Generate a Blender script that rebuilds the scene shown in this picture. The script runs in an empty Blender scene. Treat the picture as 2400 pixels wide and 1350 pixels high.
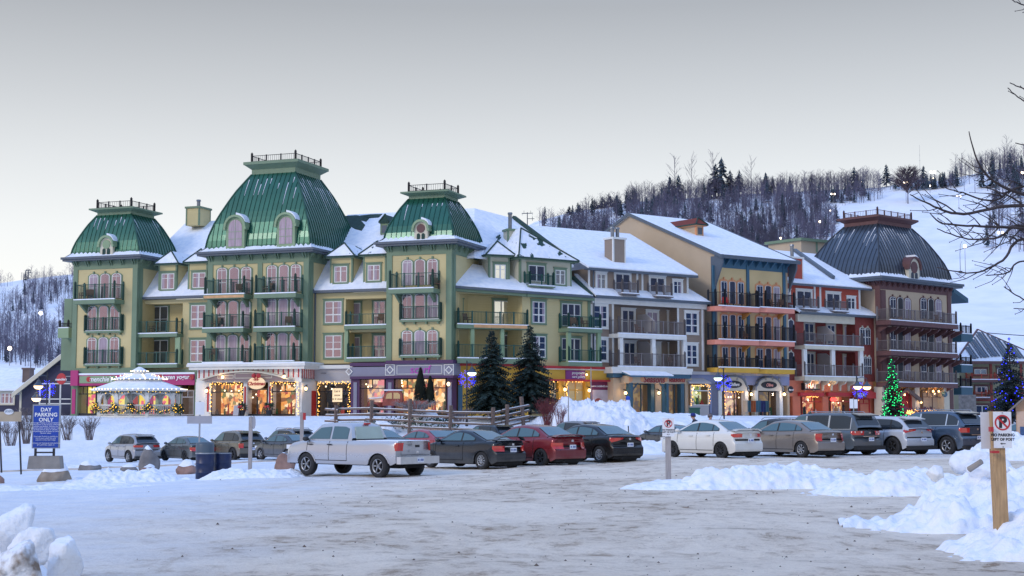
import bpy, math, random
import numpy as np
from mathutils import Vector, Matrix, noise
random.seed(11)
S = bpy.context.scene
COL = S.collection
R = math.radians

# ---------------------------------------------------------------- camera
EYE = 1.75
FPX = 3400.0                       # focal length in pixels of the 2400 px wide photograph
PITCH = math.atan((968 - 675) / FPX)
cd = bpy.data.cameras.new('camera'); cam = bpy.data.objects.new('camera', cd); COL.objects.link(cam)
cd.sensor_width = 36; cd.lens = 36 * FPX / 2400; cd.clip_start = 0.1; cd.clip_end = 6000
cam.location = (0, 0, EYE); cam.rotation_euler = (R(90) + PITCH, 0, 0)
S.camera = cam

# ---------------------------------------------------------------- sky and light
W = bpy.data.worlds.new('World'); S.world = W; W.use_nodes = True
nt = W.node_tree; nt.nodes.clear()
N = nt.nodes.new; LK = nt.links.new
out = N('ShaderNodeOutputWorld'); bg = N('ShaderNodeBackground'); bg.inputs[1].default_value = 1.0
sky = N('ShaderNodeTexSky'); sky.sky_type = 'NISHITA'; sky.sun_disc = False
sky.sun_elevation = R(28); sky.sun_rotation = R(228)
tc = N('ShaderNodeTexCoord'); sp = N('ShaderNodeSeparateXYZ'); LK(tc.outputs['Generated'], sp.inputs[0])
cr = N('ShaderNodeValToRGB'); el = cr.color_ramp.elements
def stop(p, c):
    e = el.new(p); e.color = (*c, 1); return e
el[0].position = 0.0; el[0].color = (.92, .89, .84, 1)
el[1].position = 1.0; el[1].color = (.40, .64, 1.25, 1)
stop(.06, (.93, .91, .87)); stop(.12, (.83, .83, .82)); stop(.165, (.71, .715, .715)); stop(.21, (.57, .575, .58)); stop(.275, (.385, .39, .40))
stop(.36, (.42, .49, .66)); stop(.55, (.44, .62, 1.02))
LK(sp.outputs['Z'], cr.inputs[0])
# pink belt low on the side away from the sunset
vd = N('ShaderNodeVectorMath'); vd.operation = 'DOT_PRODUCT'; LK(tc.outputs['Generated'], vd.inputs[0]); vd.inputs[1].default_value = (-.80, -.60, 0)
mr = N('ShaderNodeMapRange'); mr.interpolation_type = 'SMOOTHSTEP'; LK(vd.outputs['Value'], mr.inputs[0])
mr.inputs[1].default_value = .6; mr.inputs[2].default_value = .95
mr2 = N('ShaderNodeMapRange'); LK(sp.outputs['Z'], mr2.inputs[0]); mr2.inputs[1].default_value = .05; mr2.inputs[2].default_value = .4
mr2.inputs[3].default_value = 1; mr2.inputs[4].default_value = 0
mu = N('ShaderNodeMath'); mu.operation = 'MULTIPLY'; LK(mr.outputs[0], mu.inputs[0]); LK(mr2.outputs[0], mu.inputs[1])
mx = N('ShaderNodeMixRGB'); LK(mu.outputs[0], mx.inputs[0]); LK(cr.outputs[0], mx.inputs[1]); mx.inputs[2].default_value = (.54, .38, .44, 1)
ad = N('ShaderNodeMixRGB'); ad.blend_type = 'ADD'; ad.inputs[0].default_value = .02
LK(mx.outputs[0], ad.inputs[1]); LK(sky.outputs[0], ad.inputs[2])
LK(ad.outputs[0], bg.inputs[0]); LK(bg.outputs[0], out.inputs[0])
sd = bpy.data.lights.new('sun', 'SUN'); sd.energy = 1.0; sd.angle = R(14); sd.color = (1, .90, .80)
sun = bpy.data.objects.new('sun', sd); COL.objects.link(sun); sun.rotation_euler = (R(62), 0, R(-48))
S.view_settings.view_transform = 'Standard'; S.view_settings.look = 'None'; S.view_settings.gamma = 1
S.view_settings.exposure = 0.05
S.cycles.use_denoising = True
S.cycles.max_bounces = 6; S.cycles.diffuse_bounces = 3; S.cycles.glossy_bounces = 3; S.cycles.transparent_max_bounces = 12
S.cycles.sample_clamp_indirect = 4

# ---------------------------------------------------------------- helpers
def ray(px, py):
    a = (px - 1200) / FPX; v = (675 - py) / FPX
    return Vector((a, math.cos(PITCH) - v * math.sin(PITCH), math.sin(PITCH) + v * math.cos(PITCH)))
def at(px, py, Y):
    d = ray(px, py); k = Y / d.y
    return Vector((d.x * k, Y, EYE + d.z * k))
class Fr:
    """a vertical wall plane: u runs along it to the right, n points out of it, z is up"""
    def __init__(s, x, y, deg):
        a = R(deg); s.o = Vector((x, y, 0)); s.u = Vector((math.cos(a), math.sin(a), 0)); s.n = Vector((math.sin(a), -math.cos(a), 0)); s.a = a
    def w(s, u, n, z): return s.o + s.u * u + s.n * n + Vector((0, 0, z))
    def uz(s, px, py, n=0):
        d = ray(px, py); q = s.o + s.n * n
        k = (q.dot(s.n)) / d.dot(s.n)
        p = d * k; return ((p - s.o).dot(s.u), EYE + p.z)
    def rect(s, x0, x1, y0, y1, n=0):
        xm = (x0 + x1) / 2; ym = (y0 + y1) / 2
        return s.uz(x0, ym, n)[0], s.uz(x1, ym, n)[0], s.uz(xm, y1, n)[1], s.uz(xm, y0, n)[1]
def rootof(o):
    while o.parent: o = o.parent
    return o
class MB:
    def __init__(s, fr=None): s.v = []; s.f = []; s.m = []; s.fr = fr; s.mi = 0
    def add(s, vs, fs):
        b = len(s.v)
        if s.fr:
            s.v += [tuple(s.fr.w(*q)) for q in vs]; s.f += [[i + b for i in reversed(f)] for f in fs]
        else:
            s.v += [tuple(q) for q in vs]; s.f += [[i + b for i in f] for f in fs]
        s.m += [s.mi] * len(fs); return s
    def box(s, x0, x1, y0, y1, z0, z1):
        vs = [(x, y, z) for z in (z0, z1) for y in (y0, y1) for x in (x0, x1)]
        return s.add(vs, [(0, 2, 3, 1), (4, 5, 7, 6), (0, 1, 5, 4), (2, 6, 7, 3), (0, 4, 6, 2), (1, 3, 7, 5)])
    def bar(s, p, q, w, h=None):
        """square bar from p to q"""
        h = h or w; p = Vector(p); q = Vector(q); d = (q - p); 
        if d.length < 1e-6: return s
        d.normalize(); a = d.cross(Vector((0, 0, 1)))
        if a.length < .05: a = d.cross(Vector((1, 0, 0)))
        a.normalize(); b = a.cross(d); vs = []
        for c in (p, q):
            for i, j in ((-1, -1), (1, -1), (1, 1), (-1, 1)): vs.append(c + a * (w / 2 * i) + b * (h / 2 * j))
        return s.add(vs, [(3, 2, 1, 0), (4, 5, 6, 7), (0, 1, 5, 4), (1, 2, 6, 5), (2, 3, 7, 6), (3, 0, 4, 7)])
    def prism(s, poly, n0, n1):
        """polygon of (u,z) extruded along the second axis"""
        k = len(poly); vs = [(a, n0, b) for a, b in poly] + [(a, n1, b) for a, b in poly]
        return s.add(vs, [tuple(range(k)), tuple(reversed(range(k, 2 * k)))] + [(i, i + k, (i + 1) % k + k, (i + 1) % k) for i in range(k)])
    def slab(s, pts, t=.18, d=(0, 0, -1)):
        k = len(pts); d = Vector(d) * t; vs = [Vector(p) for p in pts] + [Vector(p) + d for p in pts]
        return s.add(vs, [tuple(range(k)), tuple(reversed(range(k, 2 * k)))] + [(i, i + k, (i + 1) % k + k, (i + 1) % k) for i in range(k)])
    def grid(s, rows, close=False):
        nr = len(rows); nc = len(rows[0]); vs = [p for r in rows for p in r]; fs = []
        for i in range(nr - 1):
            for j in range(nc if close else nc - 1):
                j2 = (j + 1) % nc; fs.append((i * nc + j, i * nc + j2, (i + 1) * nc + j2, (i + 1) * nc + j))
        return s.add(vs, fs)
    def tube(s, pts, r0, r1=None, k=6, cap=True):
        r1 = r0 if r1 is None else r1; pts = [Vector(p) for p in pts]; rows = []; a = None
        for i, p in enumerate(pts):
            d = (pts[min(i + 1, len(pts) - 1)] - pts[max(i - 1, 0)])
            if d.length < 1e-7: d = Vector((0, 0, 1))
            d.normalize()
            if a is None:
                a = d.cross(Vector((0, 0, 1)));
                if a.length < .05: a = d.cross(Vector((1, 0, 0)))
            a = (a - d * a.dot(d)); a.normalize(); b = d.cross(a); r = r0 + (r1 - r0) * i / max(1, len(pts) - 1)
            rows.append([p + (a * math.cos(t) + b * math.sin(t)) * r for t in [2 * math.pi * j / k for j in range(k)]])
        s.grid(rows, True)
        if cap:
            s.add(rows[0], [tuple(reversed(range(k)))]); s.add(rows[-1], [tuple(range(k))])
        return s
    def lathe(s, c, prof, k=12, axis='z', sx=1, sy=1):
        rows = []
        for r, z in prof:
            row = []
            for j in range(k):
                t = 2 * math.pi * j / k; x, y = r * math.cos(t) * sx, r * math.sin(t) * sy
                row.append((c[0] + x, c[1] + y, c[2] + z) if axis == 'z' else (c[0] + x, c[1] + z, c[2] + y))
            rows.append(row)
        return s.grid(rows, True)
    def ball(s, c, r, k=8, m=6, sz=1.0):
        return s.lathe(c, [(max(1e-4, r * math.sin(math.pi * i / m)), -r * sz * math.cos(math.pi * i / m)) for i in range(m + 1)], k)
    def octa(s, c, r):
        x, y, z = c
        return s.add([(x + r, y, z), (x - r, y, z), (x, y + r, z), (x, y - r, z), (x, y, z + r), (x, y, z - r)],
                     [(0, 2, 4), (2, 1, 4), (1, 3, 4), (3, 0, 4), (2, 0, 5), (1, 2, 5), (3, 1, 5), (0, 3, 5)])
    def build(s, name, mats, parent=None, smooth=False, local=False, label=None):
        me = bpy.data.meshes.new(name); off = Vector((0, 0, 0))
        if parent is not None and not local: off = rootof(parent).location
        v = np.array(s.v, dtype=np.float64).reshape(-1, 3) - np.array(off)
        me.from_pydata(v.tolist(), [], s.f); 
        if not isinstance(mats, (list, tuple)): mats = [mats]
        for m in mats: me.materials.append(m)
        if len(mats) > 1: me.polygons.foreach_set('material_index', s.m)
        if smooth: me.polygons.foreach_set('use_smooth', [True] * len(me.polygons))
        me.update(); o = bpy.data.objects.new(name, me); COL.objects.link(o)
        if parent is not None: o.parent = parent
        if label: o['label'] = label
        return o
def tag(o, label=None, cat=None, group=None, kind=None):
    if label: o['label'] = label
    if cat: o['category'] = cat
    if group: o['group'] = group
    if kind: o['kind'] = kind
    return o
def thing(name, label, cat, loc=(0, 0, 0), rz=0, group=None):
    o = bpy.data.objects.new(name, None); COL.objects.link(o); o.empty_display_size = .2
    o.location = loc; o.rotation_euler = (0, 0, rz); return tag(o, label, cat, group)
def copy_tree(o, parent=None):
    c = o.copy(); COL.objects.link(c)
    if parent is not None: c.parent = parent
    for ch in list(o.children): copy_tree(ch, c)
    return c
def text(body, size, loc, rz, mat, parent, name='lettering', ext=.01, shear=0, tilt=90, bold=0, align='CENTER'):
    cu = bpy.data.curves.new(name, 'FONT'); cu.body = body; cu.size = size; cu.extrude = ext; cu.align_x = align; cu.align_y = 'CENTER'
    cu.shear = shear; cu.offset = bold; cu.resolution_u = 3
    tmp = bpy.data.objects.new(name, cu); COL.objects.link(tmp); dg = bpy.context.evaluated_depsgraph_get(); me = bpy.data.meshes.new_from_object(tmp.evaluated_get(dg)); bpy.data.objects.remove(tmp); me.materials.clear(); me.materials.append(mat)
    o = bpy.data.objects.new(name, me); COL.objects.link(o)
    o.rotation_euler = (R(tilt), 0, rz); o.parent = parent
    o.location = Vector(loc) - rootof(parent).location; return o
def ftext(F, body, px, py, n, size, mat, parent, **k):
    u, z = F.uz(px, py, n); return text(body, size, F.w(u, n, z), F.a, mat, parent, **k)

# ---------------------------------------------------------------- materials
MATS = {}
def mat(name, col, rough=.7, var=.12, scale=1.5, metal=0, bump=0, bscale=20, coat=0, spec=.5, siding=0, stretch=(1, 1, 1), emit=None, estr=0):
    if name in MATS: return MATS[name]
    m = bpy.data.materials.new(name); m.use_nodes = True; t = m.node_tree; b = t.nodes['Principled BSDF']
    b.inputs['Roughness'].default_value = rough; b.inputs['Metallic'].default_value = metal
    b.inputs['Specular IOR Level'].default_value = spec; b.inputs['Coat Weight'].default_value = coat
    b.inputs['Base Color'].default_value = (*col, 1)
    co = t.nodes.new('ShaderNodeTexCoord'); mp = t.nodes.new('ShaderNodeMapping'); mp.inputs[3].default_value = stretch
    t.links.new(co.outputs['Object'], mp.inputs[0])
    if var:
        n = t.nodes.new('ShaderNodeTexNoise'); n.inputs['Scale'].default_value = scale; n.inputs['Detail'].default_value = 5
        t.links.new(mp.outputs[0], n.inputs[0]); x = t.nodes.new('ShaderNodeMapRange'); t.links.new(n.outputs[0], x.inputs[0])
        x.inputs[1].default_value = .3; x.inputs[2].default_value = .7; x.inputs[3].default_value = 1 - var; x.inputs[4].default_value = 1 + var
        h = t.nodes.new('ShaderNodeHueSaturation'); h.inputs['Color'].default_value = (*col, 1)
        t.links.new(x.outputs[0], h.inputs['Value']); t.links.new(h.outputs[0], b.inputs['Base Color'])
    prev = None
    if bump:
        n2 = t.nodes.new('ShaderNodeTexNoise'); n2.inputs['Scale'].default_value = bscale; n2.inputs['Detail'].default_value = 4
        t.links.new(mp.outputs[0], n2.inputs[0]); bp = t.nodes.new('ShaderNodeBump'); bp.inputs['Strength'].default_value = bump; bp.inputs['Distance'].default_value = .05
        t.links.new(n2.outputs[0], bp.inputs['Height']); prev = bp; t.links.new(bp.outputs[0], b.inputs['Normal'])
    if siding:
        w = t.nodes.new('ShaderNodeTexWave'); w.bands_direction = 'Z'; w.wave_profile = 'SAW'; w.inputs['Scale'].default_value = .314 / siding
        t.links.new(co.outputs['Object'], w.inputs[0]); bp = t.nodes.new('ShaderNodeBump'); bp.inputs['Strength'].default_value = .5; bp.inputs['Distance'].default_value = .03
        t.links.new(w.outputs['Fac'], bp.inputs['Height']); t.links.new(bp.outputs[0], b.inputs['Normal'])
        if prev: t.links.new(prev.outputs[0], bp.inputs['Normal'])
    if emit:
        b.inputs['Emission Color'].default_value = (*emit, 1); b.inputs['Emission Strength'].default_value = estr
    MATS[name] = m; return m
def emis(name, col, s):
    if name in MATS: return MATS[name]
    m = bpy.data.materials.new(name); m.use_nodes = True; b = m.node_tree.nodes['Principled BSDF']
    b.inputs['Base Color'].default_value = (*[min(1, c) for c in col], 1); b.inputs['Emission Color'].default_value = (*col, 1); b.inputs['Emission Strength'].default_value = s
    MATS[name] = m; return m
def glow(name, cols, s, scale=3.0, seed=0):
    """the lit inside of a shop: many small coloured wares under warm lamps"""
    m = bpy.data.materials.new(name); m.use_nodes = True; t = m.node_tree; b = t.nodes['Principled BSDF']; b.inputs['Base Color'].default_value = (.3, .22, .15, 1)
    co = t.nodes.new('ShaderNodeTexCoord'); v = t.nodes.new('ShaderNodeTexVoronoi'); v.distance = 'CHEBYCHEV'; v.inputs['Scale'].default_value = scale
    mp = t.nodes.new('ShaderNodeMapping'); mp.inputs[1].default_value = (seed, seed * 2, 0); t.links.new(co.outputs['Object'], mp.inputs[0]); t.links.new(mp.outputs[0], v.inputs[0])
    s2 = t.nodes.new('ShaderNodeSeparateXYZ'); t.links.new(v.outputs['Color'], s2.inputs[0])
    r = t.nodes.new('ShaderNodeValToRGB'); r.color_ramp.interpolation = 'CONSTANT'; e = r.color_ramp.elements
    while len(e) < len(cols): e.new(.5)
    for i, c in enumerate(cols): e[i].position = i / len(cols); e[i].color = (*c, 1)
    t.links.new(s2.outputs[0], r.inputs[0]); t.links.new(r.outputs[0], b.inputs['Emission Color']); b.inputs['Emission Strength'].default_value = s
    return m
def snowmat(name, dirt=0, rough_bump=.5, under=None, cover=.5, cscale=1.2, soft=.02):
    m = bpy.data.materials.new(name); m.use_nodes = True; t = m.node_tree; b = t.nodes['Principled BSDF']
    b.inputs['Roughness'].default_value = .75; b.inputs['Specular IOR Level'].default_value = .25
    co = t.nodes.new('ShaderNodeTexCoord'); n = t.nodes.new('ShaderNodeTexNoise'); n.inputs['Scale'].default_value = 2.5; n.inputs['Detail'].default_value = 8
    t.links.new(co.outputs['Object'], n.inputs[0]); r = t.nodes.new('ShaderNodeValToRGB'); t.links.new(n.outputs[0], r.inputs[0])
    r.color_ramp.elements[0].position = .3; r.color_ramp.elements[0].color = (.74, .80, .90, 1); r.color_ramp.elements[1].position = .62; r.color_ramp.elements[1].color = (.88, .91, .96, 1)
    last = r.outputs[0]
    if under:
        n3 = t.nodes.new('ShaderNodeTexNoise'); n3.inputs['Scale'].default_value = cscale; n3.inputs['Detail'].default_value = 9; t.links.new(co.outputs['Object'], n3.inputs[0])
        q = t.nodes.new('ShaderNodeMapRange'); q.inputs[1].default_value = cover; q.inputs[2].default_value = cover + soft; t.links.new(n3.outputs[0], q.inputs[0])
        k = t.nodes.new('ShaderNodeMixRGB'); t.links.new(q.outputs[0], k.inputs[0]); t.links.new(last, k.inputs[1]); k.inputs[2].default_value = (*under, 1); last = k.outputs[0]
    t.links.new(last, b.inputs['Base Color'])
    bp = t.nodes.new('ShaderNodeBump'); bp.inputs['Strength'].default_value = rough_bump; bp.inputs['Distance'].default_value = .08
    n2 = t.nodes.new('ShaderNodeTexNoise'); n2.inputs['Scale'].default_value = 6; n2.inputs['Detail'].default_value = 7; t.links.new(co.outputs['Object'], n2.inputs[0])
    t.links.new(n2.outputs[0], bp.inputs['Height']); t.links.new(bp.outputs[0], b.inputs['Normal'])
    MATS[name] = m; return m

SNOW = snowmat('snow', 0, .35)
SNOWR = snowmat('roof_snow', 0, .15)
SNOWP = snowmat('patchy_roof_snow', 0, .2, under=(.03, .07, .06), cover=.60, cscale=.9)
HEAP = snowmat('heap_snow', 0, .9)
YEL = mat('yellow_stucco', (.60, .51, .265), .85, .06, .6, siding=.22)
YEL2 = mat('pale_siding', (.52, .50, .38), .8, .06, .6, siding=.16)
GRN = mat('sage_trim', (.16, .235, .15), .6, .08, .8)
GRN2 = mat('green_trim_light', (.24, .34, .20), .6, .08, .8)
DGR = mat('dark_green_rail', (.012, .075, .062), .45, .1, 3)
GMET = mat('green_metal_roof', (.020, .115, .078), .3, .1, .9, metal=.35, coat=.2)
GRIB = mat('green_seam', (.012, .075, .05), .3, .1, 2, metal=.35)
DMET = mat('charcoal_metal_roof', (.055, .075, .105), .3, .15, .9, metal=.3, coat=.2)
DRIB = mat('charcoal_seam', (.03, .035, .045), .3, .1, 2, metal=.3)
GUT = mat('grey_gutter', (.085, .11, .14), .45, .08, 2)
SHG = mat('green_shingle', (.025, .06, .05), .9, .3, 5)
WHT = mat('white_trim', (.72, .72, .68), .5, .05, 2)
OFFW = mat('cream_trim', (.60, .56, .44), .6, .06, 2)
TAU = mat('taupe_siding', (.29, .225, .175), .8, .08, .6, siding=.18)
BEI = mat('beige_stucco', (.50, .395, .275), .9, .06, .5, bump=.15, bscale=12)
BEI2 = mat('warm_stucco', (.64, .49, .25), .85, .06, .6)
BLU = mat('steel_blue_trim', (.045, .13, .20), .55, .08, 1)
ORG = mat('orange_trim', (.66, .30, .14), .6, .06, 2)
PNK = mat('salmon_trim', (.70, .27, .20), .6, .06, 1)
REDS = mat('red_siding', (.42, .075, .045), .75, .1, .7, siding=.18)
BRK = mat('red_brick', (.24, .05, .04), .85, .2, 3, bump=.2, bscale=14)
MAR = mat('maroon_trim', (.12, .055, .055), .6, .1, 2)
BRN = mat('brown_rail', (.13, .09, .08), .6, .1, 2)
BLK = mat('black_rail', (.015, .018, .025), .5, .1, 2)
RAILG = mat('grey_rail', (.17, .15, .15), .6, .1, 2)
PUR = mat('purple_trim', (.06, .018, .085), .5, .08, 1)
LILAC = mat('lilac_fascia', (.22, .22, .29), .6, .06, 1)
MAG = mat('magenta_fascia', (.42, .03, .16), .5, .06, 1)
RED = mat('red_paint', (.45, .03, .035), .5, .08, 1)
GOLD = mat('mustard_wall', (.62, .36, .045), .7, .08, .8)
CORAL = mat('coral_wall', (.62, .18, .10), .7, .08, .8)
TEAL = mat('teal_trim', (.035, .10, .14), .55, .08, 1)
PERI = mat('periwinkle_wall', (.24, .28, .45), .7, .06, .8)
GREYW = mat('grey_wall', (.42, .40, .40), .7, .08, .8)
NAVY = mat('navy_siding', (.05, .05, .09), .8, .1, .8, siding=.2)
DARKIN = mat('dark_interior', (.02, .02, .025), .8, .1, 1)
METL = mat('galvanised_metal', (.35, .37, .40), .4, .12, 3, metal=.7)
PIPE = mat('flue_pipe', (.20, .22, .25), .35, .15, 3, metal=.6)
def glassmat(name, col, metal=.75, rough=.04):
    return mat(name, col, rough, .10, .5, metal=metal, spec=.8)
GP = glassmat('window_glass_rose', (.31, .255, .31)); GD = glassmat('window_glass_dark', (.16, .18, .24)); GC = mat('window_curtain', (.36, .30, .37), .3, .25, 3, metal=.25, stretch=(3, 3, .2))
GB = glassmat('window_glass_blue', (.10, .15, .26)); GY = glassmat('window_glass_pale', (.80, .78, .70), .8)
def thin_glass():
    m = bpy.data.materials.new('shop_glass'); m.use_nodes = True; t = m.node_tree; t.nodes.clear()
    o = t.nodes.new('ShaderNodeOutputMaterial'); a = t.nodes.new('ShaderNodeBsdfTransparent'); g = t.nodes.new('ShaderNodeBsdfGlossy'); g.inputs['Roughness'].default_value = .03
    x = t.nodes.new('ShaderNodeMixShader'); x.inputs[0].default_value = .07; t.links.new(a.outputs[0], x.inputs[1]); t.links.new(g.outputs[0], x.inputs[2]); t.links.new(x.outputs[0], o.inputs[0]); return m
SG = thin_glass()
WARM = emis('warm_bulb', (1, .52, .12), 3.2); WARMB = emis('warm_white_bulb', (1, .80, .50), 3.5); BLUEB = emis('blue_bulb', (.03, .04, 1), 2.2); GREENB = emis('green_bulb', (.03, 1, .25), 1.8)
LAMPW = emis('lamp_globe', (1, .68, .32), 3)
FLOOD = emis('floodlight', (1, .80, .58), 6)

# ---------------------------------------------------------------- ground
def smooth(a, b, x):
    t = min(1, max(0, (x - a) / (b - a))); return t * t * (3 - 2 * t)
VZ = 1.5
def g(x, y):
    base = -.026 * max(0, min(7 - x, 37)) * smooth(22, 48, y) - .016 * max(0, min(y, 98) - 62)
    edge = 111 if x < 0 else 111 + min(30, x * .55)
    foot = 97 if x < 4 else 97 + min(25, (x - 4) * .5)
    t = smooth(foot, edge, y)
    return base * (1 - t) + VZ * t
def gn(x, y):
    v = noise.noise(Vector((x * .35, y * .35, 0))) * .06 + noise.noise(Vector((x * 1.3, y * .9, 3))) * .025
    return g(x, y) + v * (1 - .6 * smooth(60, 110, y))
gm = bpy.data.materials.new('snowy_ground'); gm.use_nodes = True
def ground_nodes():
    t = gm.node_tree; b = t.nodes['Principled BSDF']; b.inputs['Roughness'].default_value = .7; b.inputs['Specular IOR Level'].default_value = .3
    nn = t.nodes.new; lk = t.links.new
    geo = nn('ShaderNodeNewGeometry')
    def noi(sc, det, st=(1, 1, 1), rough=.6, dist=0):
        mp = nn('ShaderNodeMapping'); mp.inputs[3].default_value = st; lk(geo.outputs['Position'], mp.inputs[0])
        n = nn('ShaderNodeTexNoise'); n.inputs['Scale'].default_value = sc; n.inputs['Detail'].default_value = det; n.inputs['Roughness'].default_value = rough; n.inputs['Distortion'].default_value = dist; lk(mp.outputs[0], n.inputs[0]); return n.outputs[0]
    def rng(v, a, b_, c=0, d=1):
        q = nn('ShaderNodeMapRange'); lk(v, q.inputs[0]); q.inputs[1].default_value = a; q.inputs[2].default_value = b_; q.inputs[3].default_value = c; q.inputs[4].default_value = d; q.interpolation_type = 'SMOOTHSTEP'; return q.outputs[0]
    def mth(op, a, b_):
        q = nn('ShaderNodeMath'); q.operation = op
        for i, v in enumerate((a, b_)):
            if isinstance(v, (int, float)): q.inputs[i].default_value = v
            else: lk(v, q.inputs[i])
        return q.outputs[0]
    s = nn('ShaderNodeSeparateXYZ'); lk(geo.outputs['Position'], s.inputs[0]); X, Y = s.outputs[0], s.outputs[1]
    # driven lane: sanded, grey-brown; it fades out towards the left and the far snow bank
    nb = noi(.12, 4); wob = mth('MULTIPLY', mth('SUBTRACT', nb, .5), 9)
    lane = mth('MULTIPLY', rng(mth('ADD', X, wob), -10, -1), rng(mth('ADD', Y, wob), 66, 54))
    lane = mth('MAXIMUM', lane, mth('MULTIPLY', rng(mth('ADD', X, mth('MULTIPLY', wob, .4)), -5.6, -2.4), rng(Y, 30, 24)))
    patches = rng(noi(.30, 7, (.8, .7, 1), .68, .8), .38, .62)
    specks = rng(noi(2.6, 10, (.8, .55, 1), .78, .4), .47, .66)
    fine = rng(noi(30, 4, (.6, 1, 1), .8), .46, .62)
    dirt = mth('MULTIPLY', lane, mth('ADD', mth('ADD', mth('MULTIPLY', patches, .26), .02), mth('MULTIPLY', mth('MULTIPLY', specks, mth('ADD', patches, .30)), .66)))
    dirt = mth('ADD', dirt, mth('MULTIPLY', mth('MULTIPLY', fine, lane), .14))
    dirt = mth('ADD', dirt, mth('MULTIPLY', specks, .05))
    c1 = nn('ShaderNodeValToRGB'); lk(noi(.8, 8), c1.inputs[0]); e = c1.color_ramp.elements; e[0].position = .3; e[0].color = (.74, .81, .92, 1); e[1].position = .65; e[1].color = (.89, .92, .96, 1)
    wm = nn('ShaderNodeMixRGB'); lk(mth('MULTIPLY', lane, .85), wm.inputs[0]); lk(c1.outputs[0], wm.inputs[1]); wm.inputs[2].default_value = (.95, .82, .65, 1)
    k = nn('ShaderNodeMixRGB'); lk(dirt, k.inputs[0]); lk(wm.outputs[0], k.inputs[1]); k.inputs[2].default_value = (.34, .245, .165, 1); k.use_clamp = True
    lk(k.outputs[0], b.inputs['Base Color'])
    bp = nn('ShaderNodeBump'); bp.inputs['Strength'].default_value = 1; bp.inputs['Distance'].default_value = .09
    lk(mth('ADD', noi(5, 9, (.8, .7, 1), .75), mth('MULTIPLY', noi(1.1, 6, (.8, .6, 1)), 1.6)), bp.inputs['Height']); lk(bp.outputs[0], b.inputs['Normal'])
ground_nodes()
def sheet(name, xs, ys, fn, m, kind='structure', parent=None):
    mb = MB(); mb.grid([[(x, y, fn(x, y)) for x in xs] for y in ys]); return mb.build(name, m, parent, True)
def lin(a, b, n): return [a + (b - a) * i / n for i in range(n + 1)]
xs = [-3000, -800, -200, -90] + lin(-60, -14, 46)[0:] + lin(-13.6, 13.6, 90) + lin(14.4, 70, 60) + [90, 200, 800, 3000]
ys = [-300, -60, -10] + lin(0, 14, 14) + lin(14.2, 40, 130) + lin(40.8, 135, 110) + [150, 200, 300, 600, 1500, 4000]
tag(sheet('ground', xs, ys, gn, gm), kind='structure')

def mound(name, label, cx, cy, rx, ry, h, seed=0, rz=0, rough=1.0, cat='snow pile', k=60, mt=None, group=None, shape=1.3, chunk=.45):
    mb = MB(); rows = []; c, s_ = math.cos(rz), math.sin(rz)
    for j in range(k + 1):
        row = []
        for i in range(int(k * 1.4) + 1):
            a = (i / int(k * 1.4) * 2 - 1); b = (j / k * 2 - 1); x = cx + (a * rx * c - b * ry * s_); y = cy + (a * rx * s_ + b * ry * c)
            q = Vector((x * 1.0, y * 1.0, seed)); r = math.sqrt(a * a + b * b)
            w = max(0, 1 - r ** shape * (1 + .35 * noise.noise(q * .7)));
            big = noise.fractal(q * .8, 1, 2, 4); cel = noise.voronoi(q * 2.2 + Vector((noise.noise(q * 2), noise.noise(q * 2 + Vector((5, 5, 5))), 0)) * .5)[0]
            lump = (cel[1] - cel[0]) * chunk
            z = h * smooth(0, .75, w) * (1 + rough * (.32 * big + .35 * lump - .08)) + (.12 * h * noise.noise(q * 6) * rough if w > .03 else 0)
            row.append((x, y, g(x, y) - .12 + z))
        rows.append(row)
    mb.grid(rows); o = mb.build(name, mt or HEAP, None, True); return tag(o, label, cat, group)
# ---------------------------------------------------------------- building pieces
rnd = random.Random(5)
F1 = Fr(*at(1058, 968, 118).xy, -20)            # left wing: origin at the right-hand tower's corner
FC = Fr(*at(1066, 968, 119.3).xy, 22)           # the angled corner bay
F2 = Fr(*at(1224, 968, 121).xy, 36)             # right wing, running away from the camera
FD = Fr(*at(2068, 968, 146.5).xy, 42)             # dark-roofed tower
def Wl(B, F, r, n0, n1, m, name='wall', **k):
    mb = MB(F); mb.box(r[0], r[1], n0, n1, r[2], r[3]); return mb.build(name, m, B, **k)
def wallgrid(B, F, u0, u1, z0, z1, n, holes, m, back=None, name='wall', th=.3):
    """front wall with real recesses: holes = [(u0,u1,z0,z1,depth)]"""
    us = sorted({u0, u1, *[h[0] for h in holes], *[h[1] for h in holes]}); zs = sorted({z0, z1, *[h[2] for h in holes], *[h[3] for h in holes]})
    us = [u for u in us if u0 <= u <= u1]; zs = [z for z in zs if z0 <= z <= z1]; mb = MB(F)
    for a, b in zip(us, us[1:]):
        zc = None
        for c, d in zip(zs, zs[1:]):
            um, zm = (a + b) / 2, (c + d) / 2
            if any(h[0] < um < h[1] and h[2] < zm < h[3] for h in holes): continue
            mb.box(a, b, n - th, n, c, d)
    for h in holes:
        if h[4] is None: continue
        a, b, c, d, dp = h
        mb.box(a - .1, b + .1, n - dp - .2, n - dp, c, d); mb.box(a - .2, a, n - dp, n - th, c, d); mb.box(b, b + .2, n - dp, n - th, c, d)
        mb.box(a, b, n - dp, n - th, d, d + .1); mb.box(a, b, n - dp, n - th, c - .1, c)
    return mb.build(name, m, B)
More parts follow.
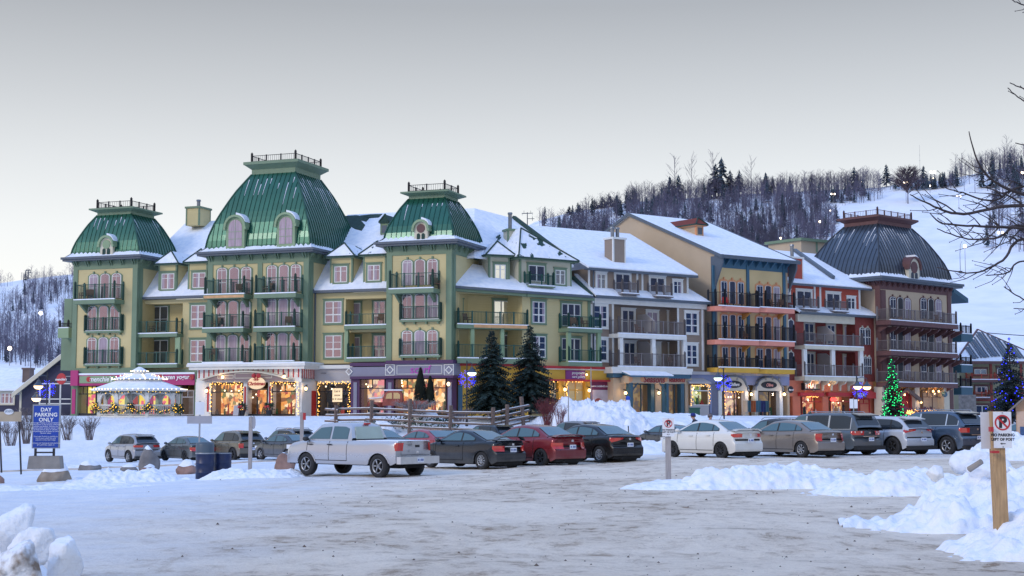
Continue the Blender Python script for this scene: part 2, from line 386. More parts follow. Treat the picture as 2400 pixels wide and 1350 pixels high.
def win(B, F, px0, px1, py0, py1, n=0, sur=GRN, fr=WHT, gl=None, cols=2, rows=3, st=.16, door=False, name=None, rail=.62):
    u0, u1, z0, z1 = F.rect(px0, px1, py0, py1, n); nm = name or ('door' if door else 'window')
    mb = MB(F)
    if sur:
        mb.box(u0 - st, u0, n, n + .07, z0 - st * .6, z1 + st); mb.box(u1, u1 + st, n, n + .07, z0 - st * .6, z1 + st); mb.box(u0, u1, n, n + .07, z1, z1 + st)
        mb.box(u0 - st - .06, u1 + st + .06, n, n + .12, z1 + st, z1 + st + .07)
        if not door: mb.box(u0 - st, u1 + st, n, n + .12, z0 - st, z0 - st * .6); mb.box(u0, u1, n, n + .07, z0 - st * .6, z0)
    mb.mi = 1; f = .075
    mb.box(u0, u0 + f, n, n + .05, z0, z1); mb.box(u1 - f, u1, n, n + .05, z0, z1); mb.box(u0 + f, u1 - f, n, n + .05, z1 - f, z1); mb.box(u0 + f, u1 - f, n, n + .05, z0, z0 + f)
    for i in range(1, cols):
        u = u0 + (u1 - u0) * i / cols; mb.box(u - f * .8, u + f * .8, n, n + .052, z0 + f, z1 - f)
    zr = z0 + (z1 - z0) * (1 - rail) if not door else None
    if zr and rows > 2: mb.box(u0 + f, u1 - f, n, n + .048, zr - f * .7, zr + f * .7)
    zz = zr or z0
    if rows > 1:
        z = zz + (z1 - zz) * .5; mb.box(u0 + f, u1 - f, n, n + .035, z - .02, z + .02)
    wo = mb.build(nm, [sur or fr, fr], B)
    pg = MB(F); gl = gl or GP
    for i in range(cols):
        a = u0 + (u1 - u0) * i / cols; b = u0 + (u1 - u0) * (i + 1) / cols
        pg.mi = 0; pg.box(a + .01, b - .01, n + .004, n + .022, z0 + .01, z1 - .01)
        if rnd.random() < .5 and not door:
            pg.mi = 1; w = (b - a) * rnd.uniform(.25, .6); s = rnd.random() < .5
            pg.box(a + .01 if s else b - w, a + w if s else b - .01, n + .010, n + .026, z0 + .01, z1 - .01)
    pg.build('pane', [gl, GC], wo); return wo
def arcpts(uc, r, zs, k=8, fl=1.0):
    return [(uc + r * math.cos(math.pi * (1 - i / k)), zs + r * fl * math.sin(math.pi * (1 - i / k))) for i in range(k + 1)]
def archwins(B, F, px0, px1, py0, py1, n=0, num=3, sur=GRN, fr=WHT, gl=None, fl=.55, doorat=1, hood=True, gap=.34, glist=None):
    """a row of arched windows under scalloped hoods; the middle one is a door"""
    u0, u1, z0, z1 = F.rect(px0, px1, py0, py1, n); w = (u1 - u0) / num
    for i in range(num):
        a = u0 + w * i; uc = a + w / 2; r = w * (1 - gap) / 2; zs = z1 - r * fl - (.22 if hood else 0)
        outer = [(uc - r - .09, z0)] + arcpts(uc, r + .09, zs, 8, fl) + [(uc + r + .09, z0)]
        inner = [(uc - r, z0)] + arcpts(uc, r, zs, 8, fl) + [(uc + r, z0)]
        mb = MB(F)
        if sur and hood:
            mb.mi = 0; hp = [(a - .02, zs - .05)] + [(a - .02, zs + .12)] + arcpts(uc, w * .46, zs + .10, 8, .42) + [(a + w + .02, zs + .12), (a + w + .02, zs - .05)]
            mb.prism(hp, n, n + .05); mb.box(uc - .07, uc + .07, n, n + .12, zs + .06 + w * .16, zs + .22 + w * .22)
            mb.box(a - .02, a + .10, n, n + .05, z0, zs - .05); mb.box(a + w - .10, a + w + .02, n, n + .05, z0, zs - .05)
        mb.mi = 1; mb.prism(outer, n, n + .07); o = mb.build('door' if i == doorat else 'window', [sur or fr, fr], B)
        pm = MB(F); pm.prism(inner, n + .07, n + .09); po = pm.build('pane', (glist[i] if glist else None) or gl or rnd.choice([GP, GP, GP, GC]), o)
        if i != doorat:
            q = MB(F); q.box(uc - .02, uc + .02, n + .09, n + .105, z0, zs + r * fl); q.box(uc - r, uc + r, n + .09, n + .104, zs - .02, zs + .02); q.box(uc - r, uc + r, n + .09, n + .104, (z0 + zs) / 2 - .03, (z0 + zs) / 2 + .03); q.build('muntin', fr, o)
def rail(mb, F, pts, z0, z1, posts=1.15, cap=.05, bal=.125, bw=.022, pend=True):
    """railing along a polyline of (u,n): mb is in frame F"""
    for (a, b) in zip(pts, pts[1:]):
        A = Vector((*a, 0)); Bv = Vector((*b, 0)); L = (Bv - A).length
        if L < .05: continue
        k = max(2, int(L / bal)); up = Vector((0, 0, 1))
        mb.bar(A + up * (z1 - cap / 2), Bv + up * (z1 - cap / 2), .07, cap); mb.bar(A + up * (z0 + .10), Bv + up * (z0 + .10), .05, .05)
        for i in range(1, k):
            p = A.lerp(Bv, i / k); mb.box(p.x - bw / 2, p.x + bw / 2, p.y - bw / 2, p.y + bw / 2, z0 + .1, z1 - cap)
        m = max(1, round(L / posts))
        for i in range(0, m + 1):
            p = A.lerp(Bv, i / m); e = .05 if 0 < i < m else .075; mb.box(p.x - e, p.x + e, p.y - e, p.y + e, z0, z1 + (.04 if 0 < i < m else .22))
            if i in (0, m): mb.ball((p.x, p.y, z1 + .25), .06, 6, 4)
def balcony(B, F, px0, px1, ytop, ybot, n0=0, d=1.35, th=.36, rm=DGR, sm=GRN, brackets=True, snow=True, posts=1.15, zig=0, inset=0, fasc=None):
    """px0..px1: front posts; ytop: top of railing; ybot: bottom of slab, at the front edge"""
    nf = n0 + d; u0, u1, z0, z1 = F.rect(px0, px1, ytop, ybot, nf)
    mb = MB(F); pts = [(u0 - .12, n0), (u0 - .12, nf + .12), (u1 + .12, nf + .12), (u1 + .12, n0)]
    if zig: pts = [(u0 - .12, n0), (u0 - .12, nf - zig), (u0 + zig * 1.6, nf + .12), (u1 - .05, nf + .12), (u1 + .12, n0)]
    k = len(pts); mb.slab([(a, b, z0 + th) for a, b in reversed(pts)], th)
    if fasc:
        pass
    if brackets:
        for u in (u0 + .35, u1 - .35): mb.prism([(u, 0)], 0, 0) if False else mb.slab([(u - .1, n0, z0), (u - .1, n0 + d * .85, z0), (u - .1, n0 + .1, z0 - .7), (u - .1, n0, z0 - .7)], .2, (1, 0, 0))
    bo = mb.build('balcony', sm, B)
    if fasc:
        f = MB(F); f.box(u0 - .05, u1 + .05, nf + .122, nf + .15, z0 + .06, z0 + th * .8); f.build('fascia_board', fasc, bo)
    r = MB(F); q = [(u0, n0 + .05), (u0, nf), (u1, nf), (u1, n0 + .05)]
    if zig: q = [(u0, n0 + .05), (u0, nf - zig - .05), (u0 + zig * 1.6, nf), (u1, nf), (u1, n0 + .05)]
    rail(r, F, q, z0 + th, z1, posts); r.build('railing', rm, bo)
    if snow:
        s = MB(F); s.box(u0 - .08, u1 + .08, nf - .06, nf + .13, z0 + th, z0 + th + .09); s.build('snow', SNOWR, bo)
    return bo, (u0, u1, z0 + th, z1, n0, nf)
def frenchrail(B, F, px0, px1, ytop, ybot, n=0, rm=DGR, sm=GRN):
    u0, u1, z0, z1 = F.rect(px0, px1, ytop, ybot, n + .3); mb = MB(F); mb.box(u0 - .05, u1 + .05, n, n + .38, z0, z0 + .18)
    for i in range(4): u = u0 + .2 + (u1 - u0 - .4) * i / 3; mb.box(u - .07, u + .07, n, n + .3, z0 - .18, z0)
    o = mb.build('window_balcony', sm, B); r = MB(F); rail(r, F, [(u0, n + .05), (u0, n + .3), (u1, n + .3), (u1, n + .05)], z0 + .18, z1, 1.05); r.build('railing', rm, o)
    s = MB(F); s.box(u0, u1, n + .2, n + .36, z0 + .18, z0 + .22); s.build('snow', SNOWR, o)
def brackets(mb, u0, u1, n, z, step, h=.5, d=.35, w=.09, pair=True):
    k = max(1, round((u1 - u0) / step))
    for i in range(k + 1):
        u = u0 + (u1 - u0) * i / k
        for o in ((-.11, .11) if pair else (0,)):
            mb.slab([(u + o - w / 2, n, z), (u + o - w / 2, n + d, z), (u + o - w / 2, n + d * .8, z - h * .3), (u + o - w / 2, n, z - h)], w, (1, 0, 0))
PROF = [(0, 0), (.10, .025), (.20, .07), (.37, .20), (.50, .335), (.62, .47), (.77, .65), (.91, .86), (1, 1)]
def pf(t):
    for (a, b), (c, d) in zip(PROF, PROF[1:]):
        if t <= c: return b + (d - b) * (t - a) / (c - a)
    return 1
def dome(B, F, u0, u1, n0, n1, z0, z1, top, rm, rib, trim, railm, seam=.45, snowm=SNOWR):
    """bell-shaped mansard: base rectangle u0..u1 x n0(back)..n1(front), top = (u0,u1,n0,n1)"""
    T = 14; rings = []
    for i in range(T + 1):
        t = i / T; q = pf(t); z = z0 + (z1 - z0) * t
        a, b, c, d = u0 + (top[0] - u0) * q, u1 + (top[1] - u1) * q, n0 + (top[2] - n0) * q, n1 + (top[3] - n1) * q
        rings.append([(a, d, z), (b, d, z), (b, c, z), (a, c, z)])
    mb = MB(F)
    for s in range(4): mb.grid([[r[s], r[(s + 1) % 4]] for r in rings])
    ro = mb.build('roof', rm, B)
    sm = MB(F)
    for s in range(4):
        L = (Vector(rings[0][s]) - Vector(rings[0][(s + 1) % 4])).length; k = int(L / seam)
        Lt = (Vector(rings[-1][s]) - Vector(rings[-1][(s + 1) % 4])).length
        for i in range(1, k):
            off = (i - k / 2) * seam; path = []
            for r in rings:
                A, Bv = Vector(r[s]), Vector(r[(s + 1) % 4]); l = (Bv - A).length
                if abs(off) > l / 2 - .02: break
                path.append(A.lerp(Bv, .5 + off / l))
            nv = [(0, 1, 0), (1, 0, 0), (0, -1, 0), (-1, 0, 0)][s]; nv = Vector(nv)
            for p, q in zip(path, path[1:]): sm.bar(p + nv * .02, q + nv * .02, .045, .05)
        cor = [Vector(r[s]) for r in rings]
        sm.tube(cor, .09, .09, 5)
    sm.build('standing_seams', rib, ro)
    # snow lying on the ledge at the foot of the bell, ragged on top
    sn = MB(F)
    for s in range(4):
        A, Bv = Vector(rings[0][s]), Vector(rings[0][(s + 1) % 4]); L = (Bv - A).length; k = int(L / .22); nv = Vector([(0, 1, 0), (1, 0, 0), (0, -1, 0), (-1, 0, 0)][s])
        rows = [[], [], []]
        for i in range(k + 1):
            p = A.lerp(Bv, i / k); h = .22 + .20 * abs(math.sin(i * math.pi * .22 / seam)) + .22 * abs(noise.noise(Vector((p.x * .6, p.y * .6, z0)))); e = (Bv - A).normalized() * (.45 * (2 * i / k - 1))
            rows[0].append(p + nv * .55 + e + Vector((0, 0, -.02))); rows[1].append(p + nv * .40 + e * .8 + Vector((0, 0, .05))); rows[2].append(p - nv * .03 + Vector((0, 0, h)))
        sn.grid(rows)
    sn.build('snow', snowm, ro, True)
    # snow streaks caught in the seams near the top
    st = MB(F)
    for s in (0, 1, 3):
        L = (Vector(rings[0][s]) - Vector(rings[0][(s + 1) % 4])).length; k = int(L / seam)
        for i in range(1, k):
            if rnd.random() < .38: continue
            off = (i - k / 2) * seam + .05; a = T - 1 - rnd.randint(0, 1); ln = rnd.randint(1, 5)
            path = []
            for j in range(max(0, a - ln), a + 1):
                r = rings[j]; A, Bv = Vector(r[s]), Vector(r[(s + 1) % 4]); l = (Bv - A).length
                if abs(off) > l / 2 - .1: continue
                path.append(A.lerp(Bv, .5 + off / l))
            nv = Vector([(0, 1, 0), (1, 0, 0), (0, -1, 0), (-1, 0, 0)][s])
            if len(path) > 1: st.tube([p + nv * .03 for p in path], .015, .045, 4)
    st.build('snow_streaks', SNOWR, ro)
    # flared top cornice with its walk railing
    a, b, c, d = top; ch = (z1 - z0) * .10; cm = MB(F)
    cm.box(a, b, c, d, z1, z1 + ch * .6)
    lo = [(a, d, z1 + ch * .6), (b, d, z1 + ch * .6), (b, c, z1 + ch * .6), (a, c, z1 + ch * .6)]; e = .5
    hi = [(a - e, d + e, z1 + ch * 1.15), (b + e, d + e, z1 + ch * 1.15), (b + e, c - e, z1 + ch * 1.15), (a - e, c - e, z1 + ch * 1.15)]
    cm.add(lo + hi, [(0, 1, 5, 4), (1, 2, 6, 5), (2, 3, 7, 6), (3, 0, 4, 7), (4, 5, 6, 7)]); cm.box(a - e - .05, b + e + .05, c - e - .05, d + e + .05, z1 + ch * 1.15, z1 + ch * 1.5)
    cm.build('roof_cornice', trim, B)
    rr = MB(F); h = .62; i = .05
    rail(rr, F, [(a, d), (b, d), (b, c), (a, c), (a, d)], z1 + ch * 1.5, z1 + ch * 1.5 + h, 1.35, .04, .2, .02); rr.build('roof_railing', railm, B)
def archdormer(B, F, px0, px1, py0, py1, n, body, trim, roofm, depth=2.2, kind='window', gl=GP, sr=True):
    """a dormer with a round hood standing on the bell roof"""
    u0, u1, z0, z1 = F.rect(px0, px1, py0, py1, n); uc = (u0 + u1) / 2; r = (u1 - u0) / 2; zs = z1 - r
    mb = MB(F); mb.mi = 0; mb.prism([(u0, z0)] + arcpts(uc, r, zs) + [(u1, z0)], n - depth, n)
    mb.mi = 1
    o = [(uc + (r + .16) * math.cos(t), zs + (r + .16) * math.sin(t)) for t in [math.pi * (1 - i / 12) for i in range(13)]]; q = [(uc + (r - .03) * math.cos(t), zs + (r - .03) * math.sin(t)) for t in [math.pi * i / 12 for i in range(13)]]
    for i in range(12):
        mb.prism([o[i], o[i + 1], q[11 - i], q[12 - i]], n - depth, n + .22)
    mb.box(u0 - .2, u0, n - .4, n + .2, zs - .22, zs); mb.box(u1, u1 + .2, n - .4, n + .2, zs - .22, zs)
    d = mb.build('dormer', [body, trim, roofm], B)
    if kind == 'window':
        w = MB(F); w.prism([(uc - r * .72, z0 + .25)] + arcpts(uc, r * .72, zs) + [(uc + r * .72, z0 + .25)], n, n + .03); wo = w.build('window', gl, d)
        w = MB(F); w.box(uc - .02, uc + .02, n + .03, n + .05, z0 + .25, zs + r * .72)
        for k in (.33, .66): zz = z0 + .25 + (zs - z0) * k; w.box(uc - r * .72, uc + r * .72, n + .03, n + .048, zz - .02, zz + .02)
        w.build('muntin', trim, wo)
    else:
        w = MB(F); h = zs - z0
        w.prism([(uc + r * .62 * math.cos(t), zs + .02 + r * .62 * math.sin(t)) for t in [2 * math.pi * i / 16 for i in range(16)]], n, n + .05); w.build('round_louvre', gl, d)
        w = MB(F)
        for s in (-1, 1): w.prism([(uc + s * r * .36 - r * .24, z0 + .1)] + arcpts(uc + s * r * .36, r * .24, z0 + h * .55, 6) + [(uc + s * r * .36 + r * .24, z0 + .1)], n, n + .04)
        w.build('louvre', roofm, d)
    if sr:
        s = MB(F); pts = [(uc + (r + .17) * math.cos(t), zs + (r + .17) * math.sin(t)) for t in [math.pi * (.48 - .36 * i / 5) for i in range(6)]]
        pts2 = [(uc + (r + .36 - .03 * i) * math.cos(t), zs + (r + .36 - .03 * i) * math.sin(t)) for i, t in enumerate([math.pi * (.48 - .36 * i / 5) for i in range(6)])]
        s.prism(pts + pts2[::-1], n - depth * .8, n + .1); s.build('snow', SNOWR, d)
    return d
def eave(B, F, u0, u1, nb, n1, z, ov=.75, h=.36, gm_=GUT, trim=GRN, fh=.75, step=1.3, name='eave'):
    mb = MB(F); mb.mi = 0; mb.box(u0 - ov, u1 + ov, nb, n1 + ov, z, z + h * .45); mb.box(u0 - ov - .12, u1 + ov + .12, nb, n1 + ov + .12, z + h * .45, z + h)
    mb.mi = 1; mb.box(u0 - .06, u1 + .06, nb, n1 + .06, z - fh, z); brackets(mb, u0 + .3, u1 - .3, n1 + .06, z, step)
    for s in (u0 - .06, u1 + .06):
        k = max(1, round((n1 - nb) / step)); sg = -1 if s == u0 - .06 else 1
        for i in range(k + 1):
            nn_ = n1 - .3 - (n1 - nb - .6) * i / k
            for o in (-.11, .11): mb.slab([(s, nn_ + o - .045, z), (s + sg * .35, nn_ + o - .045, z), (s + sg * .28, nn_ + o - .045, z - .15), (s, nn_ + o - .045, z - .5)], .09, (0, 1, 0))
    return mb.build(name, [gm_, trim], B)
def dormer(B, F, px0, px1, py0, py1, n, depth, body, trim, wpx, roofh=1.1, ov=.35, roofm=None, ax=.5, gl=GP, sur=GRN, shg=SHG):
    """a hip-roofed dormer; px/py give its front wall"""
    u0, u1, z0, z1 = F.rect(px0, px1, py0, py1, n); mb = MB(F); mb.mi = 0; mb.box(u0, u1, n - depth, n, z0, z1)
    mb.mi = 1; mb.box(u0 - .02, u0 + .12, n - .2, n + .03, z0, z1); mb.box(u1 - .12, u1 + .02, n - .2, n + .03, z0, z1); mb.box(u0 - ov + .05, u1 + ov - .05, n - depth, n + ov - .05, z1, z1 + .14)
    d = mb.build('dormer', [body, trim], B); uc = (u0 + u1) / 2
    r = MB(F); a = [(u0 - ov, n + ov, z1 + .14), (u1 + ov, n + ov, z1 + .14), (u1 + ov, n - depth - .5, z1 + .14), (u0 - ov, n - depth - .5, z1 + .14)]
    uc = u0 + (u1 - u0) * ax; ap = (uc, n - (u1 - u0) * .5 * max(.5, ax), z1 + .14 + roofh); bk = (uc, n - depth - .5, z1 + .14 + roofh)
    r.add(a + [ap, bk], [(0, 1, 4), (1, 2, 5, 4), (3, 0, 4, 5), (2, 3, 5), (3, 2, 1, 0)]); r.build('dormer_roof', roofm or SNOWP, d)
    h = MB(F)
    for i in range(4): c, e_ = Vector(a[i]), Vector(a[(i + 1) % 4]); h.bar(c - Vector((0, 0, .02)), e_ - Vector((0, 0, .02)), .1, .12)
    for c in a[:2]: h.tube([Vector(c) + Vector((0, 0, .03)), Vector(ap) + Vector((0, 0, .04))], .07, .07, 5)
    h.build('roof_hip', shg, d)
    if wpx: win(d, F, *wpx, n=n, sur=sur, gl=gl, rows=2)
    return d
def chimney(B, F, px0, px1, py0, py1, n, w, m, trim, pipes=1, ph=.8):
    u0, u1, z0, z1 = F.rect(px0, px1, py0, py1, n); mb = MB(F); mb.mi = 0; mb.box(u0, u1, n - w, n, z0, z1); mb.mi = 1
    for u in (u0 - .02, u1 - .12): mb.box(u, u + .14, n - .12, n + .03, z0, z1)
    mb.box(u1 - .1, u1 + .03, n - w, n - w + .12, z0, z1); mb.box(u0 - .1, u1 + .1, n - w - .1, n + .1, z1, z1 + .18)
    c = mb.build('chimney', [m, trim], B); q = MB(F)
    for i in range(pipes):
        x = u0 + (u1 - u0) * (.5 if pipes == 1 else .3 + .4 * i); q.tube([(x, n - w / 2, z1 + .1), (x, n - w / 2, z1 + ph)], .17, .17, 8); q.tube([(x, n - w / 2, z1 + ph), (x, n - w / 2, z1 + ph + .15)], .24, .20, 8)
    q.build('flue_pipe', PIPE, c); return c
def roofn(F, px, py, n0, z0, n1, z1):
    lo, hi = n1, n0
    for _ in range(40):
        m = (lo + hi) / 2
        if F.uz(px, py, m)[1] > z0 + (z1 - z0) * (n0 - m) / (n0 - n1): hi = m
        else: lo = m
    return m
def lights(F, pts, step=.16, r=.045, wob=.05, seed=0):
    """positions along a polyline of local points"""
    q = random.Random(seed); o = []
    for a, b in zip(pts, pts[1:]):
        a, b = Vector(a), Vector(b); k = max(1, int((b - a).length / step))
        for i in range(k): o.append(a.lerp(b, i / k) + Vector((q.uniform(-wob, wob), q.uniform(0, wob), q.uniform(-wob, wob))))
    return o
def bulbs(B, F, pts, m=WARM, r=.045, name='string_lights', step=.16, wob=.06, garland=None):
    mb = MB(F)
    for p in lights(F, pts, step, r, wob, len(pts)): mb.octa(p, r)
    o = mb.build(name, m, B)
    if garland:
        ga = MB(F)
        for p in lights(F, pts, .09, r, .05, 3):
            for _ in range(2):
                d = Vector((rnd.uniform(-1, 1), rnd.uniform(-.3, 1), rnd.uniform(-1, 1))).normalized() * .10; e = Vector((d.z, d.x, d.y)) * .35; ga.add([p - e, p + d, p + e], [(0, 1, 2)])
        ga.build('garland', garland, B)
    return o
NEED = mat('needle_green', (.02, .055, .03), .8, .3, 3)
GLOWS = {}
def shopbay(B, F, px0, px1, py0, py1, n, style, depth=1.1, fr=DARKIN, cols=1, trans=True, items=True, strings=False, door=False):
    u0, u1, z0, z1 = F.rect(px0, px1, py0, py1, n)
    pal = {'gold': [(1, .42, .08), (.22, .07, .02), (.9, .52, .18), (.6, .16, .03), (1, .62, .28), (.10, .05, .03), (.8, .30, .06), (.12, .14, .04), (1, .75, .45), (.45, .18, .04), (.35, .03, .02), (.75, .36, .10)],
           'yel': [(1, .80, .12), (1, .85, .2), (1, .72, .08), (.9, .1, .25)],
           'dim': [(.25, .16, .06), (.12, .10, .10), (.35, .25, .12), (.08, .08, .10), (.20, .10, .05)],
           'red': [(.9, .22, .10), (1, .5, .2), (.5, .06, .04), (.3, .05, .05), (1, .7, .4)],
           'green': [(.5, .6, .12), (.15, .3, .08), (.8, .9, .6), (.08, .15, .06), (.9, .8, .3)],
           'pink': [(1, .55, .25), (.9, .25, .3), (.6, .4, .35), (.3, .2, .3), (1, .75, .5), (.2, .1, .12)],
           'dark': [(.02, .03, .05), (.03, .05, .08), (.015, .02, .03), (.05, .06, .08)]}
    stg = {'gold': 1.05, 'yel': .8, 'dim': .7, 'red': .7, 'green': .7, 'pink': .8, 'dark': .6}[style]
    if style not in GLOWS: GLOWS[style] = glow('lit_shop_' + style, pal[style], stg, 3.2, len(GLOWS) * 3.1)
    mb = MB(F); mb.mi = 0; mb.box(u0, u1, n - depth - .1, n - depth, z0, z1); mb.mi = 1; mb.box(u0, u1, n - depth, n - .05, z0 - .08, z0); mb.box(u0, u1, n - depth, n - .05, z1, z1 + .08); mb.box(u0 - .06, u0, n - depth, n - .05, z0, z1); mb.box(u1, u1 + .06, n - depth, n - .05, z0, z1)
    o = mb.build('shop_interior', [GLOWS[style], mat('shop_side', (.20, .13, .07), .8, .1, 1)], B)
    if items:
        q = random.Random(int(px0)); it = MB(F); mats = [mat('goods_red', (.5, .04, .03), .6, .3, 2), mat('goods_green', (.04, .14, .05), .6, .3, 2), mat('goods_tan', (.45, .30, .15), .6, .3, 2), mat('goods_white', (.7, .65, .6), .6, .2, 2), mat('goods_black', (.03, .03, .04), .6, .3, 2)]
        k = int((u1 - u0) / .42)
        for i in range(k):
            u = u0 + .2 + (u1 - u0 - .4) * (i + q.random() * .6) / k; h = q.uniform(.3, 1.15); it.mi = q.randrange(5); nn_ = n - q.uniform(.3, depth - .2); w = q.uniform(.08, .2)
            if q.random() < .5: it.lathe((u, nn_, z0), [(w * .7, 0), (w, h * .3), (w * .6, h * .7), (w * .9, h * .85), (.02, h)], 6)
            else: it.box(u - w, u + w, nn_ - w * .5, nn_ + w * .5, z0, z0 + h * .7); it.lathe((u, nn_, z0 + h * .7), [(w * .5, 0), (w * .6, .12), (.02, .25)], 6)
        it.build('goods', mats, o)
        if style in ('gold', 'pink', 'red', 'green'):
            lb = MB(F)
            for i in range(max(3, int((u1 - u0) * 1.2))): lb.ball((u0 + .2 + (u1 - u0 - .4) * q.random(), n - q.uniform(.2, .8), z1 - q.uniform(.1, .7)), .07, 6, 4)
            lb.build('ceiling_bulb', WARMB, o)
    w = MB(F); f = .07; w.box(u0, u0 + f, n - .05, n + .06, z0, z1); w.box(u1 - f, u1, n - .05, n + .06, z0, z1); w.box(u0 + f, u1 - f, n - .05, n + .06, z1 - f, z1); w.box(u0 + f, u1 - f, n - .05, n + .06, z0, z0 + f + (.1 if door else 0))
    zt = z1 - (z1 - z0) * .27
    if trans: w.box(u0 + f, u1 - f, n - .04, n + .05, zt - .04, zt + .04)
    for i in range(1, cols * 2 if trans else cols):
        u = u0 + (u1 - u0) * i / (cols * 2 if trans else cols)
        if trans: w.box(u - .03, u + .03, n - .04, n + .05, zt + .04, z1 - f)
        if not trans or (i % 2 == 0): w.box(u - .04, u + .04, n - .04, n + .05, z0 + f, zt - .04 if trans else z1 - f)
    if door: w.box((u0 + u1) / 2 - .05, (u0 + u1) / 2 + .05, n - .04, n + .055, z0, zt - .04)
    wo = w.build('shop_door' if door else 'shop_window', fr, B)
    gl = MB(F); gl.add([(u0, n, z0), (u1, n, z0), (u1, n, z1), (u0, n, z1)], [(0, 1, 2, 3)]); gl.build('pane', SG, wo)
    if strings: bulbs(B, F, [(u0, n + .1, z0), (u0, n + .1, z1), (u1, n + .1, z1), (u1, n + .1, z0)], WARM, .05, step=.13, wob=.09, garland=NEED)
    return u0, u1, z0, z1
NL = [0]
def lantern(B, F, px, py, n, power=14, col=(1, .62, .30), s=1.0):
    u, z = F.uz(px, py, n + .3); mb = MB(F); mb.box(u - .03, u + .03, n, n + .3, z + .28 * s, z + .33 * s); mb.lathe((u, n + .3, z), [(.01, .30 * s), (.13 * s, .17 * s), (.14 * s, .15 * s)], 8); mb.lathe((u, n + .3, z), [(.09 * s, -.17 * s), (.02, -.25 * s)], 8)
    o = mb.build('wall_lantern', BLK, B); q = MB(F); q.ball((u, n + .3, z), .13 * s, 8, 6, 1.2); q.build('lamp_globe', LAMPW, o)
    l = bpy.data.lights.new('lantern_light', 'POINT'); l.energy = power; l.color = col; l.shadow_soft_size = .12; lo = bpy.data.objects.new('lantern_light', l); COL.objects.link(lo); lo.location = F.w(u, n + .55, z + .02); NL[0] += 1
def wh(o, F, dx=0): return F.w(*o)
def strip(B, F, px0, px1, py0, py1, n0, n1, m, name):
    r = F.rect(px0, px1, py0, py1, n1); return Wl(B, F, r, n0, n1, m, name)
def pilaster(B, F, px0, px1, py0, py1, n0, n1, m, name='pilaster'): return strip(B, F, px0, px1, py0, py1, n0, n1, m, name)
# ---------------------------------------------------------------- yellow and green hotel
def Z(F, px, py, n=0): return F.uz(px, py, n)[1]
def U(F, px, n=0, py=800): return F.uz(px, py, n)[0]
YB = thing('hotel', 'long yellow hotel with three green bell-shaped tower roofs and sage green trim', 'building', (F1.o.x - 12, F1.o.y + 6, VZ))
def tower(px0, px1, y_eave, base_y, roofy, toppx, topy, depth, rd, nm):
    u0, u1 = U(F1, px0, 0, 750), U(F1, px1, 0, 750); ze = Z(F1, (px0 + px1) / 2, y_eave); zb = Z(F1, (px0 + px1) / 2, base_y)
    mb = MB(F1); mb.box(u0, u1, -depth, 0, zb, ze); mb.build('wall', YEL, YB)
    w = .42
    for a, s in ((u0, 0), (u1 - w, 1)): mb = MB(F1); mb.box(a - .04, a + w + .04, -.3, .08, zb, ze - .7); mb.box(u1 - .3 if s else u0 - .08, u1 + .08 if s else u0 + .3, -.75, -.3, zb, ze - .7); mb.build('pilaster', GRN, YB)
    eave(YB, F1, u0, u1, -depth, 0, ze)
    zr = ze + .34; i = .15
    tz = Z(F1, (toppx[0] + toppx[1]) / 2, topy, -depth * .3)
    L = depth; cu = (u0 + u1) / 2; w0 = (u1 - u0)
    # top rectangle from the measured top corners
    dn = depth * (.19 if nm == 'a' else .26); tu0 = U(F1, toppx[0], -dn, topy); tu1 = U(F1, toppx[1], -dn, topy)
    dome(YB, F1, u0 - .25, u1 + .25, -rd, .25, zr, tz, (tu0, tu1, -rd + dn, -dn), GMET, GRIB, GRN, BLK)
    return u0, u1, zb, ze
T1 = tower(171, 320, 611, 866, 0, (228, 307), 506, 6.2, 6.0, 'a')
T2 = tower(487, 722, 597, 858, 0, (590, 692), 408, 8.6, 9.2, 'b')
T3 = tower(907, 1058, 576, 850, 0, (958, 1042), 466, 6.6, 6.4, 'c')
MED = pilaster(YB, F1, 602, 613, 614, 856, 0, .08, GRN)
archdormer(YB, F1, 235, 264, 556, 602, .50, OFFW, GRN2, SHG, 2.0, 'louvre', GRN2)
archdormer(YB, F1, 530, 573, 508, 584, .45, GRN2, GRN2, SHG, 3.0, 'window', GC)
archdormer(YB, F1, 649, 691, 502, 578, .45, GRN2, GRN2, SHG, 3.0, 'window', GC)
archdormer(YB, F1, 971, 1002, 519, 569, .50, OFFW, GRN2, SHG, 2.0, 'louvre', MAR)
# arched window groups
for a in [(207, 287, 637, 700), (507, 592, 622, 690), (624, 708, 616, 684), (941, 1029, 603, 668)]: archwins(YB, F1, *a)
for a in [(204, 283, 712, 772), (203, 282, 786, 852), (505, 590, 700, 772), (623, 706, 694, 766), (504, 588, 780, 851), (621, 705, 775, 845), (940, 1030, 683, 745), (940, 1029, 769, 830)]: archwins(YB, F1, *a)
TANW = mat('bare_timber', (.60, .34, .16), .7, .15, 3)
BALC = []
for a in [(176, 268, 666, 712, None), (481, 572, 655, 700, TANW), (600, 692, 650, 698, None), (914, 1014, 640, 687, None), (478, 569, 737, 779, None), (598, 690, 732, 777, None)]:
    BALC.append(balcony(YB, F1, *a[:4], 0, 1.35, .36, fasc=a[4])[1])
for a in [(477, 568, 816, 853), (597, 688, 811, 850)]: BALC.append(balcony(YB, F1, *a, 0, 1.35, .1, brackets=False)[1])
for a in [(199, 284, 744, 780), (198, 283, 820, 858), (938, 1031, 717, 754), (937, 1031, 800, 838)]: frenchrail(YB, F1, *a)
